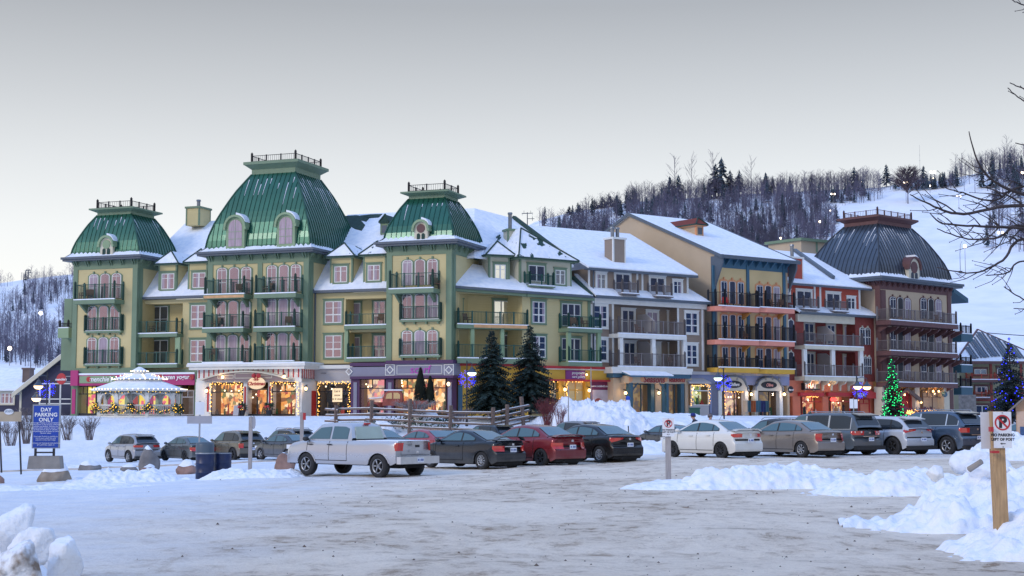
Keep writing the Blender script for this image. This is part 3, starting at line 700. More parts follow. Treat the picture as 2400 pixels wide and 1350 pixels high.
# section between the left and the middle tower
RN = -1.2
def sect(px0, px1, y0l, y1, holes, wins):
    u0, u1 = U(F1, px0, RN, 780), U(F1, px1, RN, 780); zt = Z(F1, (px0 + px1) / 2, y0l, RN); zb = Z(F1, (px0 + px1) / 2, y1, RN)
    hs = []
    for h in holes:
        a, b, c, d = F1.rect(*h, RN); hs.append((a, b, c, d, 1.6))
    wallgrid(YB, F1, u0, u1, zb, zt, RN, hs, YEL); Wl(YB, F1, (u0, u1, zb, zt), -12, RN - 2.0, YEL)
    return u0, u1, zb, zt
SA = sect(320, 490, 702, 872, [(330, 428, 712, 780), (330, 428, 788, 856)], None)
for a in [(357, 394, 718, 778, True), (357, 394, 797, 852, True)]: win(YB, F1, *a[:4], n=RN - 1.6, door=True, gl=GD)
for a in [(448, 482, 715, 768), (447, 482, 797, 848)]: win(YB, F1, *a, n=RN)
BALC.append(balcony(YB, F1, 320, 414, 753, 790, RN, .9, .30, brackets=False)[1]); BALC.append(balcony(YB, F1, 320, 414, 826, 862, RN, .9, .30, brackets=False)[1])
for a in [(410, 421, 790, 853), (320, 326, 790, 853)]: pilaster(YB, F1, *a, RN + .6, RN + .85, GRN2, 'column')
SB = sect(716, 912, 686, 852, [(810, 906, 700, 765), (812, 906, 778, 845)], None)
for a in [(762, 801, 706, 757), (762, 801, 786, 838)]: win(YB, F1, *a, n=RN)
for a in [(824, 845, 710, 765, True), (823, 844, 790, 840, True)]: win(YB, F1, *a[:4], n=RN - 1.6, door=True, gl=GC, cols=1)
for a in [(876, 903, 706, 760), (876, 903, 786, 838)]: win(YB, F1, *a, n=RN - 1.6, cols=2)
BALC.append(balcony(YB, F1, 811, 906, 735, 771, RN, .9, .30, brackets=False)[1]); BALC.append(balcony(YB, F1, 816, 906, 811, 848, RN, .9, .30, brackets=False)[1])
pilaster(YB, F1, 807, 815, 770, 848, RN + .5, RN + .8, GRN2, 'column')
pd = MB(F1); u = U(F1, 738, RN + .1); pd.tube([(u, RN + .12, Z(F1, 738, 858, RN)), (u, RN + .12, Z(F1, 738, 686, RN)), (u, RN + .5, Z(F1, 738, 680, RN))], .07, .07, 8); pd.build('downpipe', GUT, YB)
# skirt roofs, main roofs
def skirt(B, F, ua, ub, ne, ze, nt, zt, m=SNOWR, la=0, lb=0, gut=GUT):
    mb = MB(F); mb.slab([(ua, ne, ze + .12), (ub, ne, ze + .12), (ub + lb, nt, zt), (ua + la, nt, zt)], .16); o = mb.build('roof', m, B)
    q = MB(F); q.box(min(ua, ub), max(ua, ub), ne, ne + .14, ze - .12, ze + .1); q.box(min(ua, ub), max(ua, ub), ne - .5, ne, ze - .12, ze - .06); q.build('gutter', gut, o); return o
zeA = Z(F1, 400, 697, RN + .4); zbA = Z(F1, 400, 629, -3.4); skirt(YB, F1, SA[0] + .05, SA[1], RN + .4, zeA, -3.4, zbA)
zeB = Z(F1, 820, 681, RN + .4); zbB = Z(F1, 820, 610, -3.4); skirt(YB, F1, SB[0] + .05, SB[1], RN + .4, zeB, -3.4, zbB)
rA = Z(F1, 470, 519, -11); uA = U(F1, 437, -11, 519)
mb = MB(F1); mb.slab([(SA[0] - 1.5, -3.3, zbA - .05), (SA[1] + 1, -3.3, zbA - .05), (SA[1] + 1, -11, rA), (uA, -11, rA)], .2); mb.slab([(SA[0] - 1.5, -3.3, zbA - .05), (uA, -11, rA), (SA[0] - 1.5, -19, zbA)], .2); mb.build('main_roof', SNOWR, YB)
rB = Z(F1, 880, 500, -11)
mb = MB(F1); uR = U(F1, 1112, -11, 499); uQ = U(F1, 1112, -3.3, 604)
mb.slab([(SB[0] - 1, -3.3, zbB - .05), (uQ, -3.3, zbB - .05), (uR, -11, rB), (SB[0] - 1, -11, rB)], .2); mb.slab([(SB[0] - 1, -11, rB), (uR, -11, rB), (uR, -19, zbB), (SB[0] - 1, -19, zbB)], .2); mb.build('main_roof', SNOWR, YB)
# bare shingles where the snow has slid off
def patch(B, F, pts, zf, m=SHG, name='bare_shingles'):
    mb = MB(F); q = []
    for px, py, n in pts:
        u, z = F.uz(px, py, n); q.append((u, n, zf(n) + .13))
    mb.slab(q, .1); mb.build(name, m, B)
def slopeB(n): return (zbB - .05) + (rB - zbB + .05) * (-3.3 - n) / 7.7
def nof(py, px):   # depth on the main roof seen at pixel row py
    lo, hi = -11, -3.3
    for _ in range(30):
        m = (lo + hi) / 2
        if F1.uz(px, py, m)[1] > slopeB(m): lo = lo; hi = m
        else: lo = m
    return m
mb = MB(F1); rows = []
prng = random.Random(3)
for ring in [[(806, 507), (835, 505), (868, 510), (858, 520), (845, 517), (858, 528), (850, 541), (830, 537), (812, 524), (806, 515)], [(842, 506), (868, 503), (895, 502), (888, 510), (862, 512)]]:
    q = []
    for i, (px, py) in enumerate(ring):
        n = nof(py, px); u, _ = F1.uz(px, py, n); q.append((u + prng.uniform(-.1, .1), n, slopeB(n) + .035))
    c = Vector((0, 0, 0))
    mb.slab(q, .03)
mb.build('bare_shingles', SHG, YB)
chimney(YB, F1, 436, 467, 488, 528, -9.0, 2.0, YEL, GRN, 1, .8)
dormer(YB, F1, 372, 414, 622, 684, -1.4, 4, YEL, GRN, (379, 409, 641, 678), 1.2)
dormer(YB, F1, 441, 486, 618, 680, -1.4, 4, YEL, GRN, (452, 482, 639, 675), 1.2)
dormer(YB, F1, 774, 826, 605, 668, -1.4, 4, YEL, GRN, (784, 814, 624, 662), 1.2)
dormer(YB, F1, 852, 905, 601, 664, -1.4, 4, YEL, GRN, (862, 891, 621, 658), 1.2)
dormer(YB, F1, 892, 909, 524, 549, -7.2, 2, GRN2, GRN, None, .7, .12, SHG); 
q = MB(F1); r_ = F1.rect(895, 906, 528, 546, -7.15); q.box(r_[0], r_[1], -7.19, -7.14, r_[2], r_[3]); q.build('louvre', GUT, YB)
# far end wing seen past the left tower
r = F1.rect(143, 168, 776, 868, -3.4); Wl(YB, F1, r, -9, -3.4, GRN, 'side_wing'); BALC.append(balcony(YB, F1, 140, 160, 757, 792, -3.4, 1.3, .9, BLK, GRN2, brackets=False)[1])
r = F1.rect(150, 168, 700, 776, -3.8); Wl(YB, F1, r, -8, -3.8, GRN, 'side_wing')
# ---- shops under the left wing
GF = thing('x', '', '') if False else None
Wl(YB, F1, (U(F1, 168, -.3), U(F1, 1062, -.3), VZ - .6, Z(F1, 600, 860)), -8, -2.2, DARKIN, 'shop_back_wall')
def band(F, px0, px1, py0, py1, n0, n1, m, name='fascia'): return strip(YB, F, px0, px1, py0, py1, n0, n1, m, name)
band(F1, 168, 322, 862, 878, -2, .15, GRN); band(F1, 318, 460, 866, 880, -2.2, RN + .3, GRN)
band(F1, 166, 456, 878, 903, -1.5, .35, MAG); band(F1, 186, 270, 881, 898, .35, .40, GRN2, 'sign_panel'); band(F1, 165, 182, 868, 904, .35, .5, MAG, 'sign_bracket')
sn = MB(F1); r = F1.rect(183, 456, 875, 878, .35); sn.box(r[0], r[1], -.6, .38, r[2], r[3] + .05); sn.build('snow', SNOWR, YB)
WS = mat('white_letter', (.85, .85, .85), .5, 0); PKL = mat('pink_letter', (.75, .12, .28), .5, 0); PL = mat('plum_letter', (.45, .05, .40), .5, 0)
ftext(F1, "menchie's", 236, 889, .42, .62, WS, YB, shear=.2, bold=.01); ftext(F1, 'frozen yogurt', 412, 884, .42, .56, WS, YB, shear=.2, bold=.01)
for px in (208, 376, 449): rs = MB(F1); u, z = F1.uz(px, 889 if px < 300 else 884, .4); rs.lathe((u, .38, z), [(.01, 0), (.24, 0), (.24, .05), (.01, .05)], 14, 'y'); rs.build('round_badge', RED, YB)
band(F1, 166, 181, 903, 975, -1.5, .1, GRN); band(F1, 168, 176, 912, 970, .1, .16, MAG, 'panel'); band(F1, 456, 460, 866, 975, -1, .3, GRN)
shopbay(YB, F1, 184, 226, 905, 973, -.2, 'yel', cols=2, fr=BLK, door=True, items=False); shopbay(YB, F1, 228, 424, 905, 973, -.2, 'yel', fr=GRN, cols=4, items=False)
pn = MB(F1)
for i, px in enumerate((252, 300, 318, 352, 372, 402, 418)):
    r = F1.rect(px - 7, px + 7, 915, 970, -.45); pn.mi = i % 3; pn.box(r[0], r[1], -.5, -.4, r[2], r[3])
pn.build('painted_panel', [MAG, GRN2, RED], YB)
shopbay(YB, F1, 426, 455, 915, 973, -.2, 'dark', fr=GREYW, items=False)
# entrance building with red and white striped parapet
EN = 1.7
r = F1.rect(458, 706, 886, 976, EN)
e0, e1 = r[0], r[1]; zt = Z(F1, 582, 888, EN); zc0 = Z(F1, 582, 866, EN); zc1 = Z(F1, 582, 853, EN)
Wl(YB, F1, (e0, e1, Z(F1, 582, 896, EN), zt), -1, EN - .1, WHT, 'entrance_beam'); Wl(YB, F1, (e0 + .1, e1 - .1, zt, zc1), -1.2, EN - .05, WHT, 'parapet')
cm = MB(F1); cm.box(e0 - .45, e1 + .45, -1.2, EN + .4, zc0, zc0 + (zc1 - zc0) * .55); cm.box(e0 - .6, e1 + .6, -1.2, EN + .55, zc0 + (zc1 - zc0) * .55, zc1); cm.build('cornice', WHT, YB)
sn = MB(F1); sn.box(e0 - .55, e1 + .55, -1.2, EN + .5, zc1, zc1 + .12); sn.build('snow', SNOWR, YB)
st = MB(F1); k = 21
for i in range(k):
    u = e0 + .3 + (e1 - e0 - .6) * i / (k - 1); a = abs(i - (k - 1) / 2) / ((k - 1) / 2 * .82); zl = zt + .1 + (max(0, 1 - a * a)) * (zc0 - zt) * .80; st.box(u - .055, u + .055, EN - .05, EN - .02, zl, zc0)
for i in range(8): n = EN - .35 - i * .33; st.box(e1 - .1, e1 - .07, n - .055, n + .055, zt, zc0)
st.build('stripes', RED, YB)
ar = MB(F1); um = (e0 + e1) / 2; hw = (e1 - e0) * .41; q = [(um + hw * x, zt - .12 + (zc0 - zt) * .84 * (1 - x * x)) for x in [1 - i / 10 for i in range(21)]]
ar.prism(q, EN - .05, EN + .55); ar.build('arched_gable', mat('mauve_gable', (.25, .185, .18), .7, .06, 1), YB)
q2 = [(um + (hw + .22) * x, zt - .12 + ((zc0 - zt) * .84 + .10) * (1 - x * x) + .03) for x in [1 - i / 10 for i in range(21)]]
ar = MB(F1)
for i in range(20): ar.prism([q2[i], q2[i + 1], q[i + 1], q[i]], EN - .05, EN + .68)
ar.build('arch_moulding', OFFW, YB)
pn = MB(F1)
for a, b in ((-.62, -.26), (-.22, .22), (.26, .62)):
    u0, u1 = um + hw * a, um + hw * b; z0, z1 = zt + .05, zt + (zc0 - zt) * .62 * (1 - max(abs(a), abs(b)) ** 2)
    for x in (u0, u1): pn.box(x - .025, x + .025, EN + .55, EN + .57, z0, z1)
    pn.box(u0, u1, EN + .55, EN + .57, z0 - .02, z0 + .03); pn.box(u0, u1, EN + .55, EN + .57, z1 - .03, z1 + .02)
pn.build('panel_moulding', OFFW, YB)
for a, b in ((458, 494), (570, 579), (628, 636), (706, 712)):
    pilaster(YB, F1, min(a, 700), min(b, 707), 896, 976, EN - .8, EN, WHT, 'column')
for px in (487, 574, 632): pilaster(YB, F1, px - 2, px + 2, 906, 965, EN, EN + .04, RED, 'column_stripe')
Wl(YB, F1, (e1 - .5, e1, VZ - .5, zt), -1.2, EN, WHT, 'entrance_side'); u = e1
q = MB(F1); q.box(u, u + .03, -.9, -.1, VZ, zt - 1); q.box(u, u + .03, EN - .8, EN - .45, VZ, zt - 1); q.build('side_panel', RED, YB)
shopbay(YB, F1, 495, 569, 899, 973, EN - .15, 'gold', 1.6, strings=True); shopbay(YB, F1, 580, 627, 912, 975, EN - .3, 'gold', 1.6, cols=1, door=True, fr=BLK, trans=False); shopbay(YB, F1, 637, 700, 897, 972, EN - .15, 'gold', 1.6, strings=True)
so = MB(F1); u, z = F1.uz(601, 898, EN + .9); so.lathe((u, EN + .82, z), [(.01, 0), (.80, 0), (.84, .05), (.80, .12), (.01, .12)], 28, 'y', 1, .62); sg = so.build('oval_sign', mat('cream_sign', (.80, .62, .38), .5, .03, 1, emit=(1, .62, .28), estr=.35), YB)
text('Christmas', .40, F1.w(u, EN + .97, z - .05), F1.a, RED, sg, shear=.25, bold=.012); text('A MERRY', .15, F1.w(u, EN + .97, z + .28), F1.a, RED, sg)
bw = MB(F1); 
for s in (-1, 1): bw.ball((u + s * .22, EN + .95, z + .62), .2, 8, 6); bw.box(u + s * .1 - .05, u + s * .1 + .05, EN + .9, EN + 1, z + .2, z + .6)
bw.build('bow', RED, sg)
for px, py in ((522, 884), (666, 883)): lantern(YB, F1, px, py, EN + .3, 10)
for px, py in ((484, 916), (717, 911)): lantern(YB, F1, px, py, EN if px < 600 else EN - .4, 12)
# grey-lilac and purple shop fronts
band(F1, 735, 826, 855, 892, -1.6, RN + .5, GREYW); band(F1, 735, 826, 856, 864, RN + .5, RN + .75, WHT, 'cornice'); band(F1, 820, 908, 850, 858, -1.6, .3, PUR, 'cornice'); band(F1, 820, 908, 860, 882, -1.6, .25, LILAC); band(F1, 820, 906, 882, 888, -1.6, .35, PUR)
band(F1, 745, 824, 892, 898, -1.6, RN + .4, WHT)
ftext(F1, '—', 758, 874, RN + .55, .5, BLK, YB)
shopbay(YB, F1, 748, 820, 897, 973, RN + .3, 'gold', 1.5, strings=True)
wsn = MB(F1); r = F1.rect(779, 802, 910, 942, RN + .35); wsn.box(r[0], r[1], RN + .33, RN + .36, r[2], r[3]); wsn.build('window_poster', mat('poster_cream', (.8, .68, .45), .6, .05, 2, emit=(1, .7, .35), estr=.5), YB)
for k_, tx in enumerate(('Let it', 'snow', 'let it snow')): ftext(F1, tx, 790, 917 + 9 * k_, RN + .38, .26, BRN, YB, shear=.2)
for a in ((822, 842), (904, 922), (1048, 1060)):
    pilaster(YB, F1, a[0], a[1], 884, 976, -.8, .12, PUR, 'pilaster'); pilaster(YB, F1, (a[0] + a[1]) / 2 - 4, (a[0] + a[1]) / 2 + 4, 896, 972, .12, .18, LILAC, 'pilaster_panel')
shopbay(YB, F1, 843, 903, 888, 970, -.1, 'pink', 1.5); 
band(F1, 904, 1062, 844, 852, -1.6, .45, PUR, 'cornice'); band(F1, 904, 1062, 852, 880, -1.6, .3, LILAC); band(F1, 904, 1062, 880, 886, -1.6, .4, PUR)
shopbay(YB, F1, 924, 1046, 887, 970, -.1, 'gold', 1.5, cols=2)
dm = MB(F1)
for cx in (914, 1052, 818):
    u, z = F1.uz(cx, 867 if cx != 818 else 871, .32); 
    for s in (1,):
        w = .34; pts = [(u - w, z), (u, z + .34), (u + w, z), (u, z - .34)]; pi = [(u - w * .72, z), (u, z + .24), (u + w * .72, z), (u, z - .24)]
        for i in range(4): dm.prism([pts[i], pts[(i + 1) % 4], pi[(i + 1) % 4], pi[i]], .30, .34)
    if cx != 818:
        for a, b, c, d in ((u - .42, u - .37, z - .46, z + .46), (u + .37, u + .42, z - .46, z + .46), (u - .37, u + .37, z + .41, z + .46), (u - .37, u + .37, z - .46, z - .41)): dm.box(a, b, .30, .34, c, d)
u0, u1, z0, z1 = F1.rect(930, 1036, 856, 877, .32)
for a, b, c, d in ((u0, u1, z1 - .04, z1), (u0, u1, z0, z0 + .04), (u0, u0 + .04, z0, z1), (u1 - .04, u1, z0, z1)): dm.box(a, b, .30, .335, c, d)
dm.build('painted_diamonds', WHT, YB)
ftext(F1, 'scarf', 984, 867, .34, .95, PL, YB, bold=0, shear=.1)
lantern(YB, F1, 1051, 900, .2, 4, (.7, .75, 1), 1.1)
# ---- corner bay and the stretch right of it
cz = lambda py, px=1150, n=0: Z(FC, px, py, n)
uc0, uc1 = 0, U(FC, 1226, 0)
wallgrid(YB, FC, uc0, uc1, cz(860), cz(676), 0, [(*FC.rect(1076, 1215, 690, 758, 0), 1.6), (*FC.rect(1076, 1215, 772, 845, 0), 1.6)], YEL)
win(YB, FC, 1157, 1192, 705, 762, n=-1.6, gl=GY, door=True); win(YB, FC, 1180, 1196, 785, 845, n=-1.6, gl=GD, door=True, cols=1); win(YB, FC, 1074, 1082, 705, 760, n=-.8, cols=1, gl=GD, door=True); 
BALC.append(balcony(YB, FC, 1074, 1236, 731, 771, 0, 1.1, .32, brackets=False, fasc=None)[1]); BALC.append(balcony(YB, FC, 1074, 1236, 808, 852, 0, 1.1, .40, brackets=False)[1])
f = MB(FC); r = FC.rect(1110, 1234, 762, 768, 1.1); f.box(r[0], r[1], 1.23, 1.26, r[2] - .04, r[3]); f.build('fascia_board', TANW, YB)
for px in (1108, 1178): pilaster(YB, FC, px - 4, px + 4, 771, 845, .85, 1.1, GRN2, 'column')
z5 = Z(F2, 1300, 688)
r2 = (0, U(F2, 1383), Z(F2, 1300, 868), z5); wallgrid(YB, F2, *r2, 0, [], YEL); Wl(YB, F2, (r2[0], r2[1], VZ, r2[3]), -10, -.3, YEL)
Wl(YB, FC, (0, uc1, VZ, cz(676)), -9, -2.0, YEL)
pilaster(YB, F2, 1378, 1385, 692, 868, 0, .05, GRN, 'corner_board')
for a in [(1247, 1277, 707, 757), (1248, 1278, 788, 838)]: win(YB, F2, *a, gl=GB)
for a in [(1316, 1360, 712, 765), (1316, 1360, 793, 845)]: win(YB, F2, *a, gl=GD, door=True, cols=3)
BALC.append(balcony(YB, F2, 1333, 1407, 742, 779, 0, 1.3, .32, brackets=False)[1]); BALC.append(balcony(YB, F2, 1333, 1407, 820, 858, 0, 1.3, .32, brackets=False)[1])
for px in (1335, 1405): pilaster(YB, F2, px - 4, px + 4, 779, 848, 1.05, 1.3, GRN2, 'column')
# skirt roof with snow
zc = cz(672, 1150, .5); z2 = Z(F2, 1300, 686, .5)
mb = MB()
def W3(F, px, py, n): u, z = F.uz(px, py, n); return F.w(u, n, z)
e0_, e1_, e2_ = W3(FC, 1064, 668, .6), W3(F2, 1232, 681, .6), W3(F2, 1390, 692, .6)
t0_, t1_, t2_ = W3(FC, 1108, 618, -2.4), W3(F2, 1222, 640, -2.2), W3(F2, 1350, 652, -2.2)
mb.slab([e0_, e1_, t1_, t0_], .15); mb.slab([e1_, e2_, t2_, t1_], .15); l0 = W3(F1, 1060, 640, -4); mb.slab([e0_, t0_, W3(F1, 1112, 614, -7), W3(F1, 1060, 668, -2.5)], .15); mb.build('roof', SNOWR, YB)
mb = MB(); 
for a, b in ((e0_, e1_), (e1_, e2_)): mb.bar(a - Vector((0, 0, .14)), b - Vector((0, 0, .14)), .16, .2)
mb.build('gutter', GUT, YB)
mb = MB(); dn = Vector((0, 0, -.36))
for a, b in ((e0_, e1_), (e1_, e2_)): mb.bar(a + dn + Vector((0, .35, 0)), b + dn + Vector((0, .35, 0)), .5, .22)
mb.build('frieze', GRN, YB)
# dormers of this stretch
dormer(YB, FC, 1146, 1194, 603, 666, -.8, 6, YEL2, GRN, (1159, 1185, 620, 657), 1.25, .45, gl=GY)
d_ = dormer(YB, F2, 1219, 1339, 612, 676, -.7, 6, YEL2, GRN, None, 2.7, .5, gl=GY, ax=.2)
win(d_, F2, 1238, 1276, 622, 660, n=-.7, gl=GD, rows=1, door=True); win(d_, F2, 1301, 1324, 633, 667, n=-.7, gl=GY, rows=2)
BALC.append(balcony(YB, F2, 1242, 1297, 644, 673, -.7, .8, .1, brackets=False)[1])
chimney(YB, FC, 1190, 1211, 541, 612, -2.7, 1.0, YEL2, GRN, 1, 1.5)
# roof over the corner, up to the party wall
pk = W3(F2, 1204, 512, -9.5); pe = W3(F2, 1345, 622, -2.0)
mb = MB(); A = F1.w(uQ, -3.3, zbB - .05); ridge0 = F1.w(uR, -11, rB); Ea, Eb = W3(FC, 1200, 610, -2.2), W3(F2, 1345, 622, -1.9); mb.slab([A, Ea, ridge0], .2); mb.slab([Ea, Eb, pk, ridge0], .2); mb.slab([ridge0, pk, pk + Vector((1, 9, -5)), ridge0 + Vector((1, 9, -5))], .2); mb.build('main_roof', SNOWR, YB)
mb = MB(); mb.bar(pk + Vector((0, 0, .12)), pe + Vector((0, 0, .25)), .4, .28); mb.bar(W3(F2, 1343, 650, -1.8), W3(F2, 1388, 692, .5), .3, .22); mb.build('party_wall_coping', SHG, YB)
# mustard shop
def bandF(B, F, px0, px1, py0, py1, n0, n1, m, name='fascia'): return strip(B, F, px0, px1, py0, py1, n0, n1, m, name)
bandF(YB, FC, 1072, 1226, 858, 888, -1.5, .3, GOLD); bandF(YB, F2, 1226, 1435, 864, 890, -1.2, .3, GOLD); bandF(YB, FC, 1072, 1226, 852, 858, -1.5, .45, RED, 'cornice'); bandF(YB, F2, 1226, 1436, 858, 864, -1.2, .45, RED, 'cornice')
bandF(YB, F2, 1226, 1437, 889, 893, -1.2, .5, RED, 'cornice'); bandF(YB, FC, 1080, 1222, 888, 978, -1, -.1, GOLD, 'wall'); bandF(YB, FC, 1074, 1084, 902, 976, -.1, .02, BLU, 'door')
de = MB(F2); a0, a1 = U(F2, 1230), U(F2, 1434)
for i in range(60): u = a0 + (a1 - a0) * i / 59; zz = Z(F2, 1330, 866, .45); de.box(u - .05, u + .05, .3, .42, zz - .02, zz + .08)
de.build('dentils', WHT, YB)
for a, b in ((1228, 1240), (1310, 1322), (1372, 1383)): pilaster(YB, F2, a, b, 893, 978, -.6, .1, GOLD, 'pilaster')
shopbay(YB, F2, 1286, 1309, 893, 968, -.1, 'red', strings=True); shopbay(YB, F2, 1326, 1370, 893, 972, -.3, 'red', strings=True, door=True, fr=GOLD); shopbay(YB, F2, 1242, 1284, 893, 968, -.1, 'gold')
bandF(YB, F2, 1386, 1432, 893, 975, -.6, .1, mat('plum_panel', (.16, .02, .07), .5, .06, 1), 'panel'); bandF(YB, F2, 1389, 1426, 914, 965, .1, .13, mat('blush_panel', (.5, .42, .44), .5, .15, 2), 'poster')
bandF(YB, F2, 1327, 1372, 868, 889, .3, .42, mat('violet_sign', (.20, .03, .18), .5, .06, 1), 'sign'); ftext(F2, 'potpourri', 1356, 874, .44, .36, WS, YB, shear=.15); ftext(F2, 'card gallery', 1356, 883, .44, .30, WS, YB, shear=.15)
ftext(F2, 'www.melabell.com', 1407, 905, .14, .26, WS, YB)
wr = MB(F2); u, z = F2.uz(1403, 948, .15); wr.lathe((u, .13, z), [(.01, 0), (.55, 0), (.01, .02)], 20, 'y'); wr.build('round_emblem', mat('rust_disc', (.30, .06, .04), .5, .2, 3), YB)
for px, py in ((1324, 913), (1381, 915)): lantern(YB, F2, px, py, .1, 16)
lantern(YB, F2, 1375, 878, .3, 5, (1, .85, .6), .7)
# ---------------------------------------------------------------- taupe building
TB = thing('apartment_building', 'taupe clapboard building with white double balcony above the blue corner shop', 'building', (F2.w(12, -5, 0).x, F2.w(12, -5, 0).y, VZ))
uA_, uB_ = U(F2, 1383), U(F2, 1672); zt = Z(F2, 1520, 706)
TR = -.9
tr = [U(F2, 1385, 0), U(F2, 1652, 0), VZ - .5, zt]
hL = F2.rect(1440, 1590, 717, 784, 0); hL2 = F2.rect(1440, 1590, 794, 857, 0)
wallgrid(TB, F2, tr[0], tr[1], Z(F2, 1520, 870), zt, 0, [(hL[0], hL[1], hL[2], hL[3], 1.3), (hL2[0], hL2[1], hL2[2], hL2[3], 1.3)], TAU)
Wl(TB, F2, (tr[0], tr[1], VZ - .5, zt), -9, -1.8, TAU)
for px in (1387, 1437, 1590, 1647): pilaster(TB, F2, px - 2, px + 2, 712, 868, 0, .06, WHT, 'corner_board')
for a in [(1391, 1422, 716, 767), (1393, 1422, 795, 845), (1606, 1634, 733, 781), (1609, 1633, 808, 855)]: win(TB, F2, *a, sur=WHT, gl=GB)
for a in [(1458, 1486, 727, 780, GD), (1516, 1541, 731, 784, GC), (1462, 1488, 803, 855, GB), (1540, 1546, 806, 855, GC)]: win(TB, F2, *a[:4], n=-1.3, sur=WHT, gl=a[4], door=True)
for a in [(1566, 1584, 733, 786), (1568, 1586, 808, 856)]:
    win(TB, F2, *a, n=-1.3, sur=WHT, gl=mat('lilac_door', (.45, .43, .52), .6, .05, 1), door=True, cols=1, rows=1)
for (px0, px1, y0, y1) in ((1502, 1530, 736, 778), (1503, 1531, 800, 856)):
    u0, u1, z0, z1 = F2.rect(px0, px1, y0, y1, 0); um = (u0 + u1) / 2
    dv = MB(F2); dv.slab([(um, -1.3, z0), (um, 1.1, z0), (um, 1.1, z1 - .75), (um, -.1, z1), (um, -1.3, z1)], .12, (1, 0, 0)); dv.build('privacy_screen', GREYW, TB)
BALC.append(balcony(TB, F2, 1450, 1605, 752, 794, 0, 1.2, .34, RAILG, WHT, False, posts=1.2)[1]); BALC.append(balcony(TB, F2, 1450, 1605, 829, 870, 0, 1.2, .34, RAILG, WHT, False, posts=1.2)[1])
for px in (1457, 1533, 1606): pilaster(TB, F2, px - 4, px + 4, 792, 862, .95, 1.2, WHT, 'column')
z_e = zt
skirt(TB, F2, tr[0] + .1, tr[1] + .3, .6, z_e + .1, -2.4, z_e + 2.3, SNOWR, 0, -1.6)
q = MB(F2); q.box(tr[0], tr[1] + .2, 0, .25, z_e - .45, z_e); q.build('frieze', WHT, TB)
UN = -.5
# upper storey set back behind the skirt roof
r = F2.rect(1386, 1614, 634, 695, UN); zt5 = Z(F2, 1500, 637, UN)
Wl(TB, F2, (r[0], r[1], z_e, zt5), -9, UN, TAU, 'upper_wall')
for px in (1381, 1494, 1506, 1612): pilaster(TB, F2, px - 2, px + 2, 636 + (px - 1500) * .07, 690, UN, UN + .06, WHT, 'corner_board')
for a in [(1398, 1419, 642, 680, GY), (1578, 1597, 659, 692, GB)]: win(TB, F2, *a[:4], n=UN, sur=WHT, gl=a[4], rows=2)
for a in [(1442, 1476, 642, 685, GD), (1523, 1557, 651, 695, GD)]: win(TB, F2, *a[:4], n=UN, sur=WHT, gl=a[4], door=True, rows=1)
BALC.append(balcony(TB, F2, 1459, 1495, 662, 691, UN, 1.2, .1, RAILG, RAILG, False)[1]); BALC.append(balcony(TB, F2, 1539, 1574, 669, 697, UN, 1.2, .1, RAILG, RAILG, False)[1])
ridT = Z(F2, 1360, 539, -9.5); mb = MB(F2)
mb.slab([(r[0] - .8, .1, zt5 + .1), (r[1] + .6, .1, zt5 + .1), (U(F2, 1478, -9.5), -9.5, ridT + .1), (U(F2, 1225, -9.5), -9.5, ridT)], .2); mb.slab([(r[0] - .8, -18, zt5), (U(F2, 1225, -9.5), -9.5, ridT), (U(F2, 1478, -9.5), -9.5, ridT + .1), (r[1] + .6, -18, zt5)], .2)
mb.slab([(U(F2, 1478, -9.5), -9.5, ridT + .1), (r[1] + .6, .1, zt5 + .1), (r[1] + .6, -18, zt5)], .2)
mb.build('main_roof', SNOWR, TB)
q = MB(F2); q.box(r[0] - .8, r[1] + .6, 0, .18, zt5 - .25, zt5 - .03); q.box(r[0] - .8, r[1] + .5, -.5, 0, zt5 - .2, zt5 - .1); q.tube([(r[0] + .1, -.3, zt5 - .2), (r[0] + .1, -.38, z_e + .6), (tr[0] + .2, .2, z_e - .1), (tr[0] + .2, .1, VZ + 4)], .07, .07, 6); q.build('gutter', GUT, TB)
chimney(TB, F2, 1437, 1466, 561, 622, roofn(F2, 1452, 615, .1, zt5 + .1, -9.5, ridT), 1.2, TAU, WHT, 2, 1.0)
# blue corner shop
bandF(TB, F2, 1436, 1622, 869, 876, -1, 1.5, WHT, 'cornice'); bandF(TB, F2, 1434, 1624, 862, 869, -1, 1.35, WHT, 'cornice'); bandF(TB, F2, 1437, 1618, 874, 886, -1, 1.2, BLU)
bandF(TB, F2, 1438, 1468, 886, 978, -1, .9, BEI, 'pier'); bandF(TB, F2, 1536, 1552, 886, 978, -1, .9, BEI, 'pier'); bandF(TB, F2, 1606, 1622, 886, 978, -1, .9, BEI, 'pier'); bandF(TB, F2, 1464, 1612, 886, 899, -1, .95, BEI, 'wall')
for a in ((1470, 1533), (1556, 1604)): shopbay(TB, F2, a[0], a[1], 900, 974, .3, 'dim', fr=TEAL, trans=False, cols=2, items=False)
for px in (1473, 1530, 1556, 1600): pilaster(TB, F2, px - 4, px + 4, 899, 976, .5, 1.0, TEAL, 'pilaster')
por = MB(F2); u0, u1, z0, z1 = F2.rect(1478, 1568, 881, 898, 2.3); por.box(u0, u1, .95, 2.3, z0, z1); po = por.build('porch_beam', BEI, TB)
pr = MB(F2); pr.slab([(u0 - .3, 2.6, z1), (u1 + .3, 2.6, z1), (u1 + .3, .9, z1 + .5), (u0 - .3, .9, z1 + .5)], .12); pr.build('porch_roof', BLU, TB); pr = MB(F2); pr.slab([(u0 - .28, 2.6, z1 + .1), (u1 + .28, 2.6, z1 + .1), (u1 + .28, .95, z1 + .6), (u0 - .28, .95, z1 + .6)], .09); pr.build('snow', SNOWR, TB)
